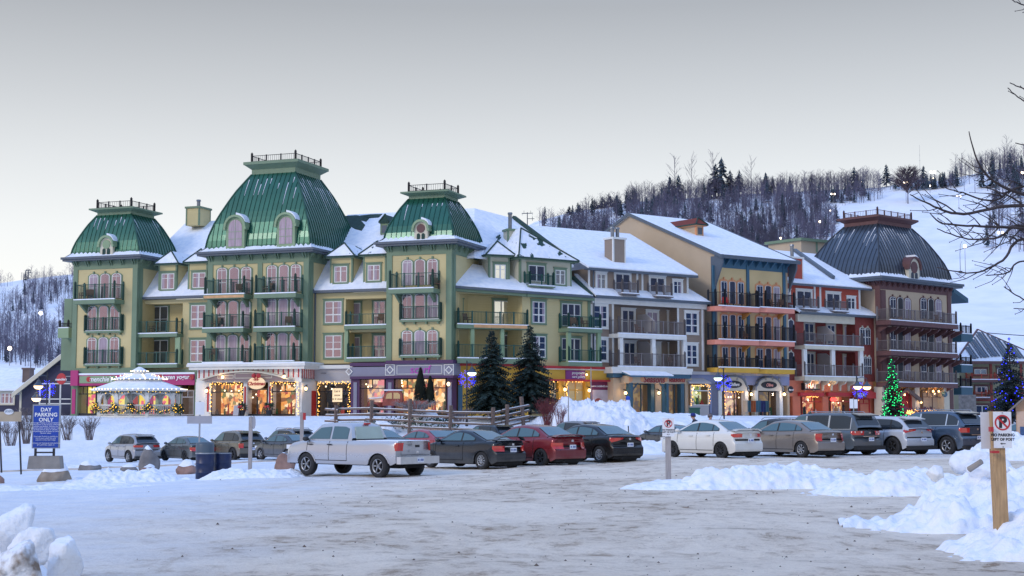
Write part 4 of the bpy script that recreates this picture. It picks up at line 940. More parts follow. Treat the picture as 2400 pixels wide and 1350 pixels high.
for u in (u0 + .15, u1 - .15):
    c = MB(F2); c.box(u - .13, u + .13, 2.02, 2.28, VZ - .2, z0); s = 1 if u < (u0 + u1) / 2 else -1; c.bar((u, 2.15, z0 - .8), (u + s * .8, 2.15, z0), .09, .09); c.build('post', TEAL, TB)
REDL = mat('crimson_letter', (.30, .02, .03), .5, 0)
ftext(F2, 'Seasons', 1533, 890, 2.34, .78, REDL, TB, shear=.25, bold=.014); ftext(F2, 'Seasons', 1585, 890, 1.0, .66, REDL, TB, shear=.25, bold=.012)
for px, n in ((1506, 2.3), (1560, 2.3), (1478, 2.3), (1600, .96)): ro = MB(F2); u, z = F2.uz(px, 889, n); ro.lathe((u, n, z), [(.01, .04), (.22, .04), (.24, 0)], 12, 'y'); ro.build('rosette', ORG, TB)
for px in (1466, 1544): lantern(TB, F2, px, 921, .95, 22)

# ---------------------------------------------------------------- beige gabled building
GB_ = thing('apartment_building', 'tall beige building with a blank gable wall, blue trim and salmon balconies', 'building', (F2.w(26, -6, 0).x, F2.w(26, -6, 0).y, VZ))
u0 = U(F2, 1672); u1 = U(F2, 1843); BN = .3
zf = Z(F2, 1680, 596, BN)
def back(px):  # distance back along the side wall seen at column px
    d = ray(px, 900); p = F2.w(u0, 0, 0); nb = -F2.n
    # p + s*nb parallel to d in plan
    return (p.y * d.x - p.x * d.y) / (nb.x * d.y - nb.y * d.x)
sA = back(1480); sB = back(1425)
pA = F2.w(u0, -sA, 0); zA = EYE + ray(1480, 503).z / ray(1480, 503).y * pA.y; pB = F2.w(u0, -sB, 0); zB = EYE + ray(1425, 545).z / ray(1425, 545).y * pB.y
zC = zB - (zA - zB) / (sB - sA) * 6
mb = MB(F2); side = [(BN, VZ - .5), (BN, zf), (-sA, zA), (-sB - 6, zC), (-sB - 6, VZ - .5)]
mb.slab([(u0, n, z) for n, z in side], .3, (1, 0, 0)); mb.slab([(u1 - .3, n, z) for n, z in side], .3, (1, 0, 0))
mb.build('gable_wall', BEI, GB_)
zfr = Z(F2, 1760, 618, BN); mb = MB(F2); zs_ = Z(F2, 1760, 884, BN); mb.box(u0 + .3, u1 - .3, -.4, BN, zs_, zfr - .05); mb.box(u0 + .3, u1 - .3, -2.6, -1.6, VZ - .5, zs_); mb.build('wall', BEI2, GB_)
zf2 = zf + .1
mb = MB(F2); a = .25; mb.slab([(u0 - a, BN + 1.0, zf2 - .25), (u1 + .5, BN + 1.0, zf2 - .25), (u1 + .5, -sA, zA + .15), (u0 - a, -sA, zA + .15)], .18); mb.slab([(u0 - a, -sA, zA + .15), (u1 + .5, -sA, zA + .15), (u1 + .5, -sB - 6.3, zC), (u0 - a, -sB - 6.3, zC)], .18)
mb.build('roof', SNOWR, GB_)
mb = MB(F2)
for uu in (u0 - .33, u1 + .52):
    mb.slab([(uu, BN + 1.1, zf2 - .22), (uu, -sA, zA + .18), (uu, -sA, zA - .12), (uu, BN + 1.1, zf2 - .52)], .12, (1, 0, 0)); mb.slab([(uu, -sA, zA + .18), (uu, -sB - 6.3, zC), (uu, -sB - 6.3, zC - .3), (uu, -sA, zA - .12)], .12, (1, 0, 0))
mb.box(u0 - .3, u1 + .6, BN + 1.0, BN + 1.2, zf2 - .55, zf2 - .22); mb.build('bargeboard', GUT, GB_)
mb = MB(F2); mb.box(u0, u1, BN, BN + .06, zf2 - 1.3, zf2 - .45); mb.box(u0, u1, BN, BN + .9, zf2 - .5, zf2 - .42); brackets(mb, u0 + .4, u1 - .4, BN + .06, zf2 - .5, .95, .55, .6, .14, False); mb.build('frieze', BLU, GB_)
for a in ((1672, 1680), (1752, 1758), (1837, 1843)): pilaster(GB_, F2, *a, 622, 872, BN, BN + .12, BLU)
s = MB(F2); s.box(u0 - .12, u0, -.1, BN + .12, VZ, zf2 - .3); s.build('pilaster', GUT, GB_); s = MB(F2); s.slab([(u0 - .14, BN + .1, zf2 - 3.2), (u0 - .14, BN + 1.15, zf2 - 1.0), (u0 - .14, BN + 1.15, zf2 - .2), (u0 - .14, BN + .1, zf2 - .2)], .16, (1, 0, 0)); s.build('eave_wing', GUT, GB_); s = MB(F2); s.slab([(u1, BN + .1, zf2 - 3.2), (u1, BN + 1.15, zf2 - 1.0), (u1, BN + 1.15, zf2 - .2), (u1, BN + .1, zf2 - .2)], .16, (1, 0, 0)); s.build('eave_wing', GUT, GB_)
for a in [(1686, 1745, 655, 712), (1770, 1829, 665, 722), (1688, 1745, 733, 792), (1770, 1829, 738, 796), (1689, 1746, 808, 866), (1770, 1830, 812, 868)]: archwins(GB_, F2, *a, n=BN, sur=ORG, gl=None, fl=.25, glist=[GB, GD, GB if a[0] < 1750 else GC], gap=.42)
for a in [(1845, 1858, 745, 790), (1845, 1858, 820, 862)]: pass
for i, (y0, y1) in enumerate(((686, 730), (763, 808), (838, 873))):
    for px0, px1 in ((1686, 1777), (1782, 1861)):
        dy = 3 if px0 > 1700 else 0
        BALC.append(balcony(GB_, F2, px0, px1, y0 + dy, y1 + dy, BN, 1.5, .42, BLK, PNK if i < 2 else GOLD, False, zig=.45)[1])
tm = MB(F2)
for y in (735, 811):
    for px in (1752, 1835): u, z = F2.uz(px, y, BN + .7); tm.slab([(u - .12, BN, z), (u - .12, BN + 1.2, z + .1), (u - .12, BN, z - .6)], .24, (1, 0, 0))
tm.build('balcony_bracket', mat('amber_timber', (.55, .26, .06), .6, .1, 2), GB_)
lo_, hi_ = -sA, BN
for _ in range(40):
    m_ = (lo_ + hi_) / 2
    if F2.uz(1641, 552, m_)[1] > zf2 - .25 + (zA + .4 - zf2) * (BN + 1 - m_) / (sA + BN + 1): hi_ = m_
    else: lo_ = m_
VN = m_
dormer(GB_, F2, 1632, 1648, 530, 553, VN, 4, BEI, ORG, None, .7, .35, mat('rust_shingle', (.16, .03, .02), .8, .2, 3))
q = MB(F2); r_ = F2.rect(1636, 1645, 534, 549, VN); q.box(r_[0], r_[1], VN, VN + .05, r_[2], r_[3]); q.build('louvre', GUT, GB_)
# periwinkle shop
bandF(GB_, F2, 1622, 1850, 873, 880, -1, BN + .35, GREYW, 'cornice'); bandF(GB_, F2, 1620, 1850, 880, 902, -1, BN + .05, PERI)
bandF(GB_, F2, 1622, 1672, 886, 900, -1, BN + .04, PERI, 'wall'); bandF(GB_, F2, 1660, 1690, 900, 977, -.6, BN + .2, mat('slate_pier', (.16, .17, .24), .7, .06, 1), 'pier'); bandF(GB_, F2, 1664, 1668, 906, 968, BN + .2, BN + .26, PERI, 'pier_panel')
bw = MB(F2); u0b, u1b, z0b, z1b = F2.rect(1618, 1662, 900, 950, BN + .9); bw.box(u0b - .1, u1b + .1, -.3, BN + .9, z1b, z1b + .15); bw.slab([(u0b - .2, BN + 1.0, z1b + .15), (u1b + .2, BN + 1.0, z1b + .15), (u1b, -.2, z1b + .8), (u0b, -.2, z1b + .8)], .1); bw.box(u0b, u1b, -.3, BN + .85, VZ - .3, z0b); bw.build('bay_window', GREYW, GB_)
shopbay(GB_, F2, 1619, 1661, 903, 950, BN + .85, 'green', 1.0, fr=WHT, strings=True)
for (c0, c1, wy, px0, px1, st_) in ((1686, 1752, 883, 1696, 1745, 'pink'), (1771, 1833, 886, 1777, 1826, 'dim')):
    u0c, u1c, z0c, z1c = F2.rect(c0, c1, wy, 916, BN + .3); um = (u0c + u1c) / 2; w = (u1c - u0c) / 2
    q = [(u0c, z0c), (u0c + w * .02, z0c + .35)] + [(um + w * .84 * math.cos(t), z0c + .55 + (z1c - z0c - .55) * math.sin(t)) for t in [math.pi * (1 - i / 12) for i in range(13)]] + [(u1c - w * .02, z0c + .35), (u1c, z0c)]
    mb = MB(F2); mb.prism(q, BN + .0, BN + .3); mb.build('shop_arch', mat('cream_arch', (.58, .54, .46), .7, .05, 1), GB_)
    q3 = [(um + (x - um) * 1.07, z0c + (z - z0c) * 1.09) for x, z in q]; mb = MB(F2)
    for i in range(len(q) - 1): mb.prism([q3[i], q3[i + 1], q[i + 1], q[i]], BN, BN + .42)
    mb.build('arch_moulding', mat('slate_trim', (.16, .19, .24), .6, .06, 1), GB_)
    sg = MB(F2); zz = (z0c + z1c) / 2 - .05; sg.lathe((um, BN + .3, zz), [(.01, .06), (w * .58, .06), (w * .6, 0)], 20, 'y', 1, .32); so = sg.build('oval_sign', BLK, GB_)
    text('Chillers' if c0 < 1700 else 'Olive', .42, F2.w(um, BN + .38, zz - .02), F2.a, WS if c0 < 1700 else mat('rose_letter', (.8, .35, .3), .5, 0), so, shear=.25, bold=.01)
    shopbay(GB_, F2, px0, px1, 917, 975, BN - .1, st_, cols=2, trans=False, strings=c0 < 1700)
    for sx in (u0c + .12, u1c - .12): pil = MB(F2); pil.box(sx - .22, sx + .22, BN - .2, BN + .28, VZ - .3, z0c); pil.build('pier', WHT, GB_)
rk = MB(F2); cols_ = [TEAL, mat('garment_rust', (.35, .09, .03), .8, .2, 3), BLU, mat('garment_navy', (.02, .03, .12), .8, .2, 3), mat('garment_cream', (.55, .45, .35), .8, .1, 3)]
for i in range(14):
    px = 1747 + i * 3.8; u, z = F2.uz(px, 972, BN + .7); rk.mi = (i // 3) % 4 if i else 4; zr0 = VZ + .35; rk.box(u - .07, u + .06, BN + .5, BN + .95, zr0, zr0 + 1.05)
rk.build('clothes_rack', cols_, GB_)
for px in (1761, 1838): lantern(GB_, F2, px, 924, BN + .2, 26, (1, .78, .6))
sl = MB(F2)
for px in (1709, 1728, 1747, 1795, 1811, 1826): u, z = F2.uz(px, 891, BN + .8); sl.tube([(u, BN + .3, z + .5), (u, BN + .6, z + .55), (u, BN + .8, z + .3)], .02, .02, 4); sl.lathe((u, BN + .8, z), [(.10, 0), (.09, .1), (.03, .25)], 8)
sl.build('sign_lamp', METL, GB_)

# ---------------------------------------------------------------- red siding and brick building
RB = thing('apartment_building', 'red building with brick lower floors, white double balcony and coral shops', 'building', (F2.w(38, -5, 0).x, F2.w(38, -5, 0).y, VZ))
ra, rb = U(F2, 1845), U(F2, 2054); zt = Z(F2, 1960, 741)
h1 = F2.rect(1884, 2005, 752, 812, 0); h2 = F2.rect(1884, 2005, 824, 882, 0)
wallgrid(RB, F2, ra, rb, Z(F2, 1960, 893), zt, 0, [(*h1, 1.2), (*h2, 1.2)], BRK); Wl(RB, F2, (ra, rb, VZ - .5, zt), -9, -1.7, BRK)
for a in [(1885, 1907, 758, 800, GB), (1938, 1956, 762, 806, GB), (1890, 1908, 828, 876, GB)]: win(RB, F2, *a[:4], n=-1.2, sur=OFFW, gl=a[4], door=True)
for a in [(1978, 1993, 765, 808), (1977, 1994, 835, 880)]: win(RB, F2, *a, n=-1.2, sur=OFFW, gl=mat('lilac_door', (.45, .43, .52)), door=True, cols=1, rows=1)
for a in [(2014, 2039, 764, 808), (2023, 2041, 832, 877)]: archwins(RB, F2, *a, num=2, sur=OFFW, gl=GD, doorat=-1, fl=.5, gap=.2)
for a in [(1846, 1860, 745, 800), (1846, 1860, 820, 868)]: archwins(RB, F2, *a, num=1, sur=OFFW, gl=GD, doorat=0, gap=.25)
for (px0, px1, y0, y1) in ((1922, 1950, 764, 800), (1923, 1951, 828, 880)):
    q0, q1, z0, z1 = F2.rect(px0, px1, y0, y1, 0); um = (q0 + q1) / 2; dv = MB(F2); dv.slab([(um, -1.2, z0), (um, 1.0, z0), (um, 1.0, z1 - .7), (um, -.1, z1), (um, -1.2, z1)], .12, (1, 0, 0)); dv.build('privacy_screen', GREYW, RB)
BALC.append(balcony(RB, F2, 1886, 2021, 784, 820, 0, 1.2, .34, RAILG, OFFW, False, posts=1.3)[1]); BALC.append(balcony(RB, F2, 1886, 2021, 856, 893, 0, 1.2, .40, RAILG, OFFW, False, posts=1.3)[1])
for px in (1888, 1954, 2020): pilaster(RB, F2, px - 4, px + 4, 818, 884, .95, 1.2, WHT, 'column')
cb = MB(F2)
for i in range(7): u = ra + 2.0 + i * 1.25; zz = Z(F2, 1940, 892, 1); cb.slab([(u, 0, zz), (u, 1.1, zz), (u, .9, zz - .3), (u, .35, zz - .45), (u, .3, zz - .95), (u, 0, zz - 1.05)], .22, (1, 0, 0))
cb.build('corbel', OFFW, RB)
skirt(RB, F2, ra + 1.2, rb + .3, .6, zt + .1, -2.3, zt + 2.0, SNOWR, -1, -1.8)
q = MB(F2); q.box(ra + 1.2, U(F2, 1999), 0, .3, zt - .75, zt - .02); q.build('frieze', OFFW, RB)
r = F2.rect(1846, 2016, 672, 735, UN); z5 = Z(F2, 1930, 670, UN); Wl(RB, F2, (r[0], r[1], zt - .3, z5), -9, UN, REDS, 'upper_wall')
for px in (1910, 1923, 2015): pilaster(RB, F2, px - 2, px + 2, 672 + (px - 1930) * .06, 728, UN, UN + .06, WHT, 'corner_board')
for a in [(1840, 1850, 682, 705, GC, False), (1986, 2003, 698, 725, GD, False), (1867, 1901, 682, 720, GD, True), (1937, 1968, 688, 725, GD, True)]: win(RB, F2, *a[:4], n=UN, sur=WHT, gl=a[4], rows=2 if not a[5] else 1, door=a[5])
BALC.append(balcony(RB, F2, 1884, 1918, 700, 727, UN, 1.2, .1, RAILG, RAILG, False)[1]); BALC.append(balcony(RB, F2, 1955, 1986, 706, 732, UN, 1.2, .1, RAILG, RAILG, False)[1])
rid = Z(F2, 1840, 588, -9); mb = MB(F2); mb.slab([(r[0] - .3, .2, z5 + .1), (r[1] + 1.0, .2, z5 + .1), (U(F2, 2016, -9), -9, rid), (r[0] - 3, -9, rid)], .2); mb.slab([(r[0] - 3, -9, rid), (U(F2, 2016, -9), -9, rid), (r[1] + 1, -17, z5), (r[0] - .3, -17, z5)], .2); mb.build('main_roof', SNOWR, RB)
q = MB(F2); q.box(r[0] - .3, r[1] + 1, .1, .27, z5 - .22, z5 - .02); rn_ = roofn(F2, 1956, 655, .2, z5 + .1, -9, rid); q.bar((U(F2, 1866, -9), -9, rid + .15), (U(F2, 1956, rn_), rn_, F2.uz(1956, 655, rn_)[1] + .15), .35, .4); q.build('gutter', GUT, RB)
chimney(RB, F2, 1853, 1882, 606, 658, roofn(F2, 1868, 653, .2, z5 + .1, -9, rid), 1.2, REDS, WHT, 1, 1.3)
# coral shops
bandF(RB, F2, 1846, 2052, 893, 930, -.8, .15, CORAL, 'wall')
for a in ((1858, 1876), (1928, 1942), (2016, 2052)): bandF(RB, F2, *a, 918, 980, -.8, .15, CORAL, 'pier')
for a in ((1876, 1932), (1942, 2002)): bandF(RB, F2, *a, 920, 928, .15, .5, RED, 'lintel')
shopbay(RB, F2, 1879, 1926, 929, 974, -.05, 'red', fr=RED, strings=False); shopbay(RB, F2, 1946, 1992, 929, 974, -.05, 'red', fr=RED); shopbay(RB, F2, 1848, 1857, 922, 976, -.05, 'yel', fr=RED, items=False, trans=False)
shopbay(RB, F2, 2010, 2038, 935, 976, .2, 'red', fr=RED)
ga = MB(F2); a0, a1, z0, z1 = F2.rect(2000, 2050, 912, 934, .3); ga.prism([(a0, z0), (a1, z0), (a1, z0 + .45), ((a0 + a1) / 2, z1), (a0, z0 + .45)], .15, .8); ga.build('red_gable', RED, RB)
bu = [F2.w(*p) for p in lights(F2, [(U(F2, 1886), .1, Z(F2, 1886, 930)), (U(F2, 1915), .1, Z(F2, 1915, 930))], .13, .05)]
mb = MB(); [mb.octa(p, .05) for p in bu]; mb.build('string_lights', WARM, RB)
sg = MB(F2); a0, a1, z0, z1 = F2.rect(1886, 1922, 898, 914, .6); sg.box(a0, a1, .5, .58, z0, z0 + .12); sg.box(a0, a0 + .06, .15, .6, z0, z1); sg.build('sign_frame', BLK, RB)
ftext(F2, 'THAI', 1899, 905, .55, .72, WS, RB, bold=.02); ftext(F2, '21', 1917, 906, .55, .62, GRN2, RB, bold=.02)
sg = MB(F2); a0, a1, z0, z1 = F2.rect(2002, 2032, 920, 932, .9); sg.box(a0, a1, .82, .9, z0, z1); sg.build('sign', MAR, RB); ftext(F2, 'PIZZA', 2017, 926, .93, .45, WS, RB)
pl = bpy.data.lights.new('sign_spot', 'POINT'); pl.energy = 22; pl.color = (1, .5, .2); pl.shadow_soft_size = .1; po = bpy.data.objects.new('sign_spot', pl); COL.objects.link(po); u, z = F2.uz(1906, 902, .9); po.location = F2.w(u, .9, z)
lantern(RB, F2, 1943, 902, .3, 8, (1, .7, .4), .7)
ne = MB(F2); u, z = F2.uz(1955, 936, .1); ne.lathe((u, .02, z), [(.01, .05), (.5, .05), (.5, 0)], 16, 'y', 1, .35); ne.build('neon_sign', emis('neon_red', (1, .05, .04), 3), RB)

# ---------------------------------------------------------------- tower with the charcoal bell roof
DB = thing('apartment_building', 'beige corner tower with a charcoal bell-shaped metal roof and brown balconies', 'building', (FD.w(7, -6, 0).x, FD.w(7, -6, 0).y, VZ))
d0, d1 = 0, U(FD, 2232); ze = Z(FD, 2150, 668); DP = 9.6
Wl(DB, FD, (d0, d1, VZ - .5, ze), -DP, 0, BEI)
for a in ((2068, 2079), (2224, 2232)): pilaster(DB, FD, *a, 680, 968, 0, .1, MAR)
s = MB(FD); s.box(-.1, .0, -.5, .1, VZ, ze - .6); s.build('pilaster', MAR, DB)
eave(DB, FD, d0, d1, -DP, 0, ze, .9, .45, GUT, MAR, .8, 1.0)
tz = Z(FD, 2080, 528, -2.8); tu0 = U(FD, 2057, -2.7, 525); tu1 = U(FD, 2136, -2.7, 525)
dome(DB, FD, d0 - .1, d1 + .1, -DP + .2, .1, ze + .5, tz, (tu0, tu1, -DP + 2.7, -2.7), DMET, DRIB, MAR, MAR, seam=.52)
archdormer(DB, FD, 2130, 2155, 605, 664, .45, OFFW, MAR, DMET, 2.4, 'louvre', MAR)
for (y0, y1) in ((693, 745), (766, 818), (838, 888)):
    for a, b in ((2083, 2135), (2155, 2207)): archwins(DB, FD, a, b, y0 + (3 if a > 2100 else 0), y1 + (3 if a > 2100 else 0), 0, 3, MAR, WHT, None, glist=[GD, BLK, GC])
for (y0, y1) in ((729, 766), (801, 836), (872, 908)): BALC.append(balcony(DB, FD, 2087, 2241, y0, y1, 0, 1.6, .45, RAILG, MAR, True)[1])
# beam frieze under balconies
for y in (770, 840):
    mb = MB(FD); zz = Z(FD, 2160, y, 1.2); 
    for i in range(9): u = .8 + (d1 - 1.2) * i / 8; mb.slab([(u, 0, zz), (u, 1.5, zz), (u, 1.3, zz - .25), (u, 0, zz - .8)], .18, (1, 0, 0))
    mb.build('balcony_bracket', MAR, DB)
# side wall facing left, joined to the brick house
# rear corner stack of blue balconies
for (y0, y1) in ((766, 800), (840, 873), (890, 925)):
    BALC.append(balcony(DB, FD, 2252, 2276, y0 - 3, y1, -3, 2.4, .8, BLK, TEAL, False)[1])
Wl(DB, FD, (d1, d1 + 3.4, VZ - .5, Z(FD, 2250, 760)), -9, -3.2, TEAL, 'rear_bay')
mb = MB(FD); r_ = FD.rect(2232, 2254, 678, 712, -2); mb.slab([(r_[0] - 1, -6, r_[3]), (r_[1], -6, r_[2] + .6), (r_[1], -1.2, r_[2] + .6), (r_[0] - 1, -1.2, r_[3])], .5); mb.build('bay_roof', TEAL, DB)
# shops below
bandF(DB, FD, 2068, 2232, 896, 912, -1, .4, mat('ochre_fascia', (.42, .25, .08), .7, .08, 1)); 
for a in ((2069, 2082), (2145, 2156), (2213, 2226)): bandF(DB, FD, *a, 906, 982, -.3, .7, OFFW, 'column'); 
for px in (2150, 2220): bandF(DB, FD, px - 9, px + 9, 899, 907, -.3, 1.0, OFFW, 'capital')
bandF(DB, FD, 2080, 2146, 906, 980, .0, .06, RED, 'wall')
shopbay(DB, FD, 2108, 2136, 916, 976, .25, 'red', .3, fr=RED, items=False, trans=False); shopbay(DB, FD, 2162, 2208, 914, 976, .3, 'gold', .6, fr=BRN, cols=2)
gq = MB(FD); a0, z0 = FD.uz(2100, 936, 1); a1, z1 = FD.uz(2124, 912, 1); a2, z2 = FD.uz(2158, 938, 1); gq.bar((a0, 1, z0), (a1, 1, z1), .25, .35); gq.bar((a1, 1, z1), (a2, 1, z2), .25, .35); gq.build('porch_gable', BRN, DB)
ob = MB(FD)
for i in range(8): u = 2.2 + i * 1.3; zz = Z(FD, 2160, 905, .8); ob.slab([(u, 0, zz), (u, .9, zz), (u, .6, zz - .35), (u, 0, zz - .7)], .2, (1, 0, 0))
ob.build('corbel', mat('ochre_corbel', (.40, .22, .07), .7, .1, 2), DB)
for px, py, pw in ((2187, 917, 20), (2200, 917, 20), (2120, 925, 16), (2159, 943, 14)): lantern(DB, FD, px, py, .6, pw, (1, .5, .18), .8)
bl = MB(FD); u, z = FD.uz(2214, 924, 1.2); bl.ball((u, 1.2, z), .3, 8, 6); bl.build('round_sign', BLU, DB)
# flat block behind the red roof
r = F2.rect(1878, 1962, 568, 592, -13); o = MB(F2); o.box(r[0], r[1], -18, -13, r[2] - 2, r[3]); o.mi = 1; o.box(r[0] - .3, r[1] + .3, -18.3, -12.7, r[3], r[3] + .3); o.box(U(F2, 1916, -13), U(F2, 1920, -13), -13, -12.95, r[2], r[3]); o.build('penthouse', [BEI, GRN], DB)

# ---------------------------------------------------------------- chalet at the far right
CH = thing('chalet', 'olive chalet with red half-timbering and a snow-striped metal roof behind the blue-lit tree', 'building', (*at(2330, 968, 172).xy, VZ))
FH = Fr(*at(2240, 968, 170).xy, 8)
def Y2(px): return None
c0, c1 = U(FH, 2246), U(FH, 2440); zt = Z(FH, 2330, 848)
Wl(CH, FH, (c0, c1, VZ - 1, zt), -12, 0, mat('olive_render', (.27, .26, .17), .8, .06, 1))
mb = MB(FH); ap = (U(FH, 2292, -5), -5, Z(FH, 2292, 772, -5)); ap2 = (U(FH, 2292, -5) + 5, -5, ap[2]); e = .8
cs = [(c0 - e, e, zt), (c1 + e, e, zt), (c1 + e, -11, zt), (c0 - e, -11, zt)]
mb.add(cs + [ap], [(0, 1, 4), (1, 2, 4), (2, 3, 4), (3, 0, 4), (3, 2, 1, 0)]); mb.build('roof', SNOWR, CH)
st = MB(FH)
for i, px in enumerate(range(2278, 2400, 9)):
    ub = U(FH, px + 8, e); t1 = min(.92, .35 + .5 * abs(math.sin(i * 1.7))); 
    A = Vector((ub, e, zt)); dirv = Vector((-2.3, -5.8, ap[2] - zt)); 
    # keep inside the triangle
    tmax = 1
    B1 = Vector((c1 + e, e, zt)); frac = (ub - (c0 - e)) / (c1 - c0 + 2 * e); up = (ap[0] - (c0 - e)) / (c1 - c0 + 2 * e)
    lim = (1 - frac) / (1 - up) if frac > up else frac / up; lim = min(1, lim) * .93
    tl = lim; P0 = A + (Vector((ub, -5, ap[2])) - A) * .16 * lim; P1 = A + (Vector((ub, -5, ap[2])) - A) * tl
    st.bar(P0 + Vector((0, .05, .1)), P1 + Vector((0, .05, .1)), .20 + .28 * (i % 3 == 0), .06)
st.build('bare_seams', DMET, CH)
h = MB(FH); 
for c in cs[:2]: h.bar(Vector(c), Vector(ap), .2, .16)
h.box(c0 - e, c1 + e, e, e + .12, zt - .28, zt + .05); h.build('roof_trim', MAR, CH)
tb = MB(FH)
for px in (2324, 2395): r = FH.rect(px - 3, px + 3, 852, 975, .08); tb.box(*r[:2], 0, .08, r[2], r[3])
for py in (890, 938): r = FH.rect(2250, 2410, py - 3, py + 2, .1); tb.box(*r[:2], 0, .12, r[2], r[3])
tb.build('timbering', mat('barn_red_timber', (.26, .05, .04), .7, .1, 2), CH)
for a in [(2283, 2312, 865, 878), (2286, 2314, 906, 922), (2287, 2316, 950, 970), (2337, 2352, 862, 885)]: win(CH, FH, *a, sur=MAR, gl=GB, rows=1)
balcony(CH, FH, 2278, 2345, 877, 896, 0, 1.5, .3, REDS, MAR, False); balcony(CH, FH, 2284, 2318, 919, 936, 0, .8, .2, REDS, MAR, False)
Wl(CH, FH, (U(FH, 2252, 1), U(FH, 2284, 1), VZ - 1, Z(FH, 2268, 925, 1)), 0, 1, mat('field_stone', (.28, .25, .23), .9, .3, 3, bump=.4), 'stone_wall')

# ---------------------------------------------------------------- blue house at the left edge
LB = thing('house', 'dark navy house with a snowy gable roof left of the yellow hotel', 'building', (*at(60, 968, 150).xy, VZ))
FL = Fr(*at(47, 968, 146).xy, -6)
def P_(px, py, n=0): u, z = FL.uz(px, py, n); return (u, z)
apx = P_(172, 812); bl_, br_ = P_(47, 912), (2 * apx[0] - P_(47, 912)[0], P_(47, 912)[1])
mb = MB(FL); mb.prism([(bl_[0], VZ - 1), (br_[0], VZ - 1), br_, (apx[0], apx[1] - .3), bl_], -12, 0); mb.build('wall', NAVY, LB)
mb = MB(FL)
for s in (-1, 1):
    A = (apx[0], apx[1]); Bq = (bl_[0] - .6, bl_[1] - .45) if s < 0 else (br_[0] + .6, br_[1] - .45)
    mb.slab([(A[0], .5, A[1] + .1), (Bq[0], .5, Bq[1] + .1), (Bq[0], -12.5, Bq[1] + .1), (A[0], -12.5, A[1] + .1)], .22)
mb.build('roof', SNOWR, LB)
mb = MB(FL)
for s in (-1, 1):
    Bq = (bl_[0] - .6, bl_[1] - .45) if s < 0 else (br_[0] + .6, br_[1] - .45); mb.prism([(apx[0], apx[1] + .0), (Bq[0], Bq[1]), (Bq[0], Bq[1] - .45), (apx[0], apx[1] - .5)], .45, .62)
mb.box(bl_[0] - .02, bl_[0] + .2, -.1, .05, VZ - 1, bl_[1]); mb.build('bargeboard', OFFW, LB)
w0 = P_(-60, 916, -1.5); 
mb = MB(FL); mb.box(U(FL, -60, -1.5), bl_[0], -9, -1.5, VZ - 1, Z(FL, 20, 913, -1.5)); mb.build('wing_wall', NAVY, LB)
mb = MB(FL); zz = Z(FL, 20, 911, -1); zr = Z(FL, 60, 862, -6); mb.slab([(U(FL, -60, -1), -.9, zz), (U(FL, 60, -1), -.9, zz), (U(FL, 120, -6), -6, zr), (U(FL, -40, -6), -6, zr)], .2); mb.build('wing_roof', SNOWR, LB)
win(LB, FL, 2, 32, 921, 946, n=-1.5, sur=OFFW, gl=GP, cols=3, rows=2)
chimney(LB, FL, 53, 69, 866, 900, -2.4, 1.0, BRN, BRN, 0)
pc = MB(FL)
for px in (93, 116, 141): r = FL.rect(px - 1.5, px + 1.5, 898, 950, 1.5); pc.box(r[0], r[1], 1.4, 1.5, r[2], r[3])
for py in (898, 934, 945): r = FL.rect(93, 165, py, py + 2.4, 1.5); pc.box(r[0], r[1], 1.4, 1.5, r[2], r[3])
pc.build('porch', WHT, LB)
q = MB(FL); r = FL.rect(118, 152, 857, 864, .1); q.box(r[0], r[1], 0, .12, r[2] + .3, r[3]); q.build('trim', OFFW, LB)

# ---------------------------------------------------------------- timber hut, right edge
HT = thing('hut', 'small plank hut with a sloping roof at the right edge behind the parking sign', 'hut', (*at(2420, 968, 60).xy, 0))
FT = Fr(*at(2374, 968, 60).xy, -19); pin = mat('pine_boards', (.50, .33, .22), .75, .1, 1, siding=.13)
t0 = U(FT, 2376); t1 = t0 + 3.4; zt = Z(FT, 2376, 953); za = zt + 1.5
mb = MB(FT); mb.prism([(t0, 0), (t1, 0), (t1, zt), ((t0 + t1) / 2, za), (t0, zt)], -3, 0); mb.build('wall', pin, HT)
mb = MB(FT)
for s in (-1, 1): eu = t0 - .4 if s < 0 else t1 + .4; mb.slab([((t0 + t1) / 2, .35, za + .12), (eu, .35, zt - .25), (eu, -3.3, zt - .25), ((t0 + t1) / 2, -3.3, za + .12)], .1)
mb.build('roof', mat('grey_shingle', (.20, .18, .17), .8, .1, 1), HT)
mb = MB(FT); r = FT.rect(2384, 2440, 964, 1022, .02); mb.box(r[0], r[1], 0, .03, r[2], r[3]); mb.build('shutter', mat('pale_boards', (.60, .45, .36), .7, .1, 1, siding=.1), HT)
mb = MB(FT); r = FT.rect(2391, 2440, 1000, 1026, .05); mb.box(r[0], r[1], .03, .06, r[2], r[3]); mb.build('window', GB, HT)
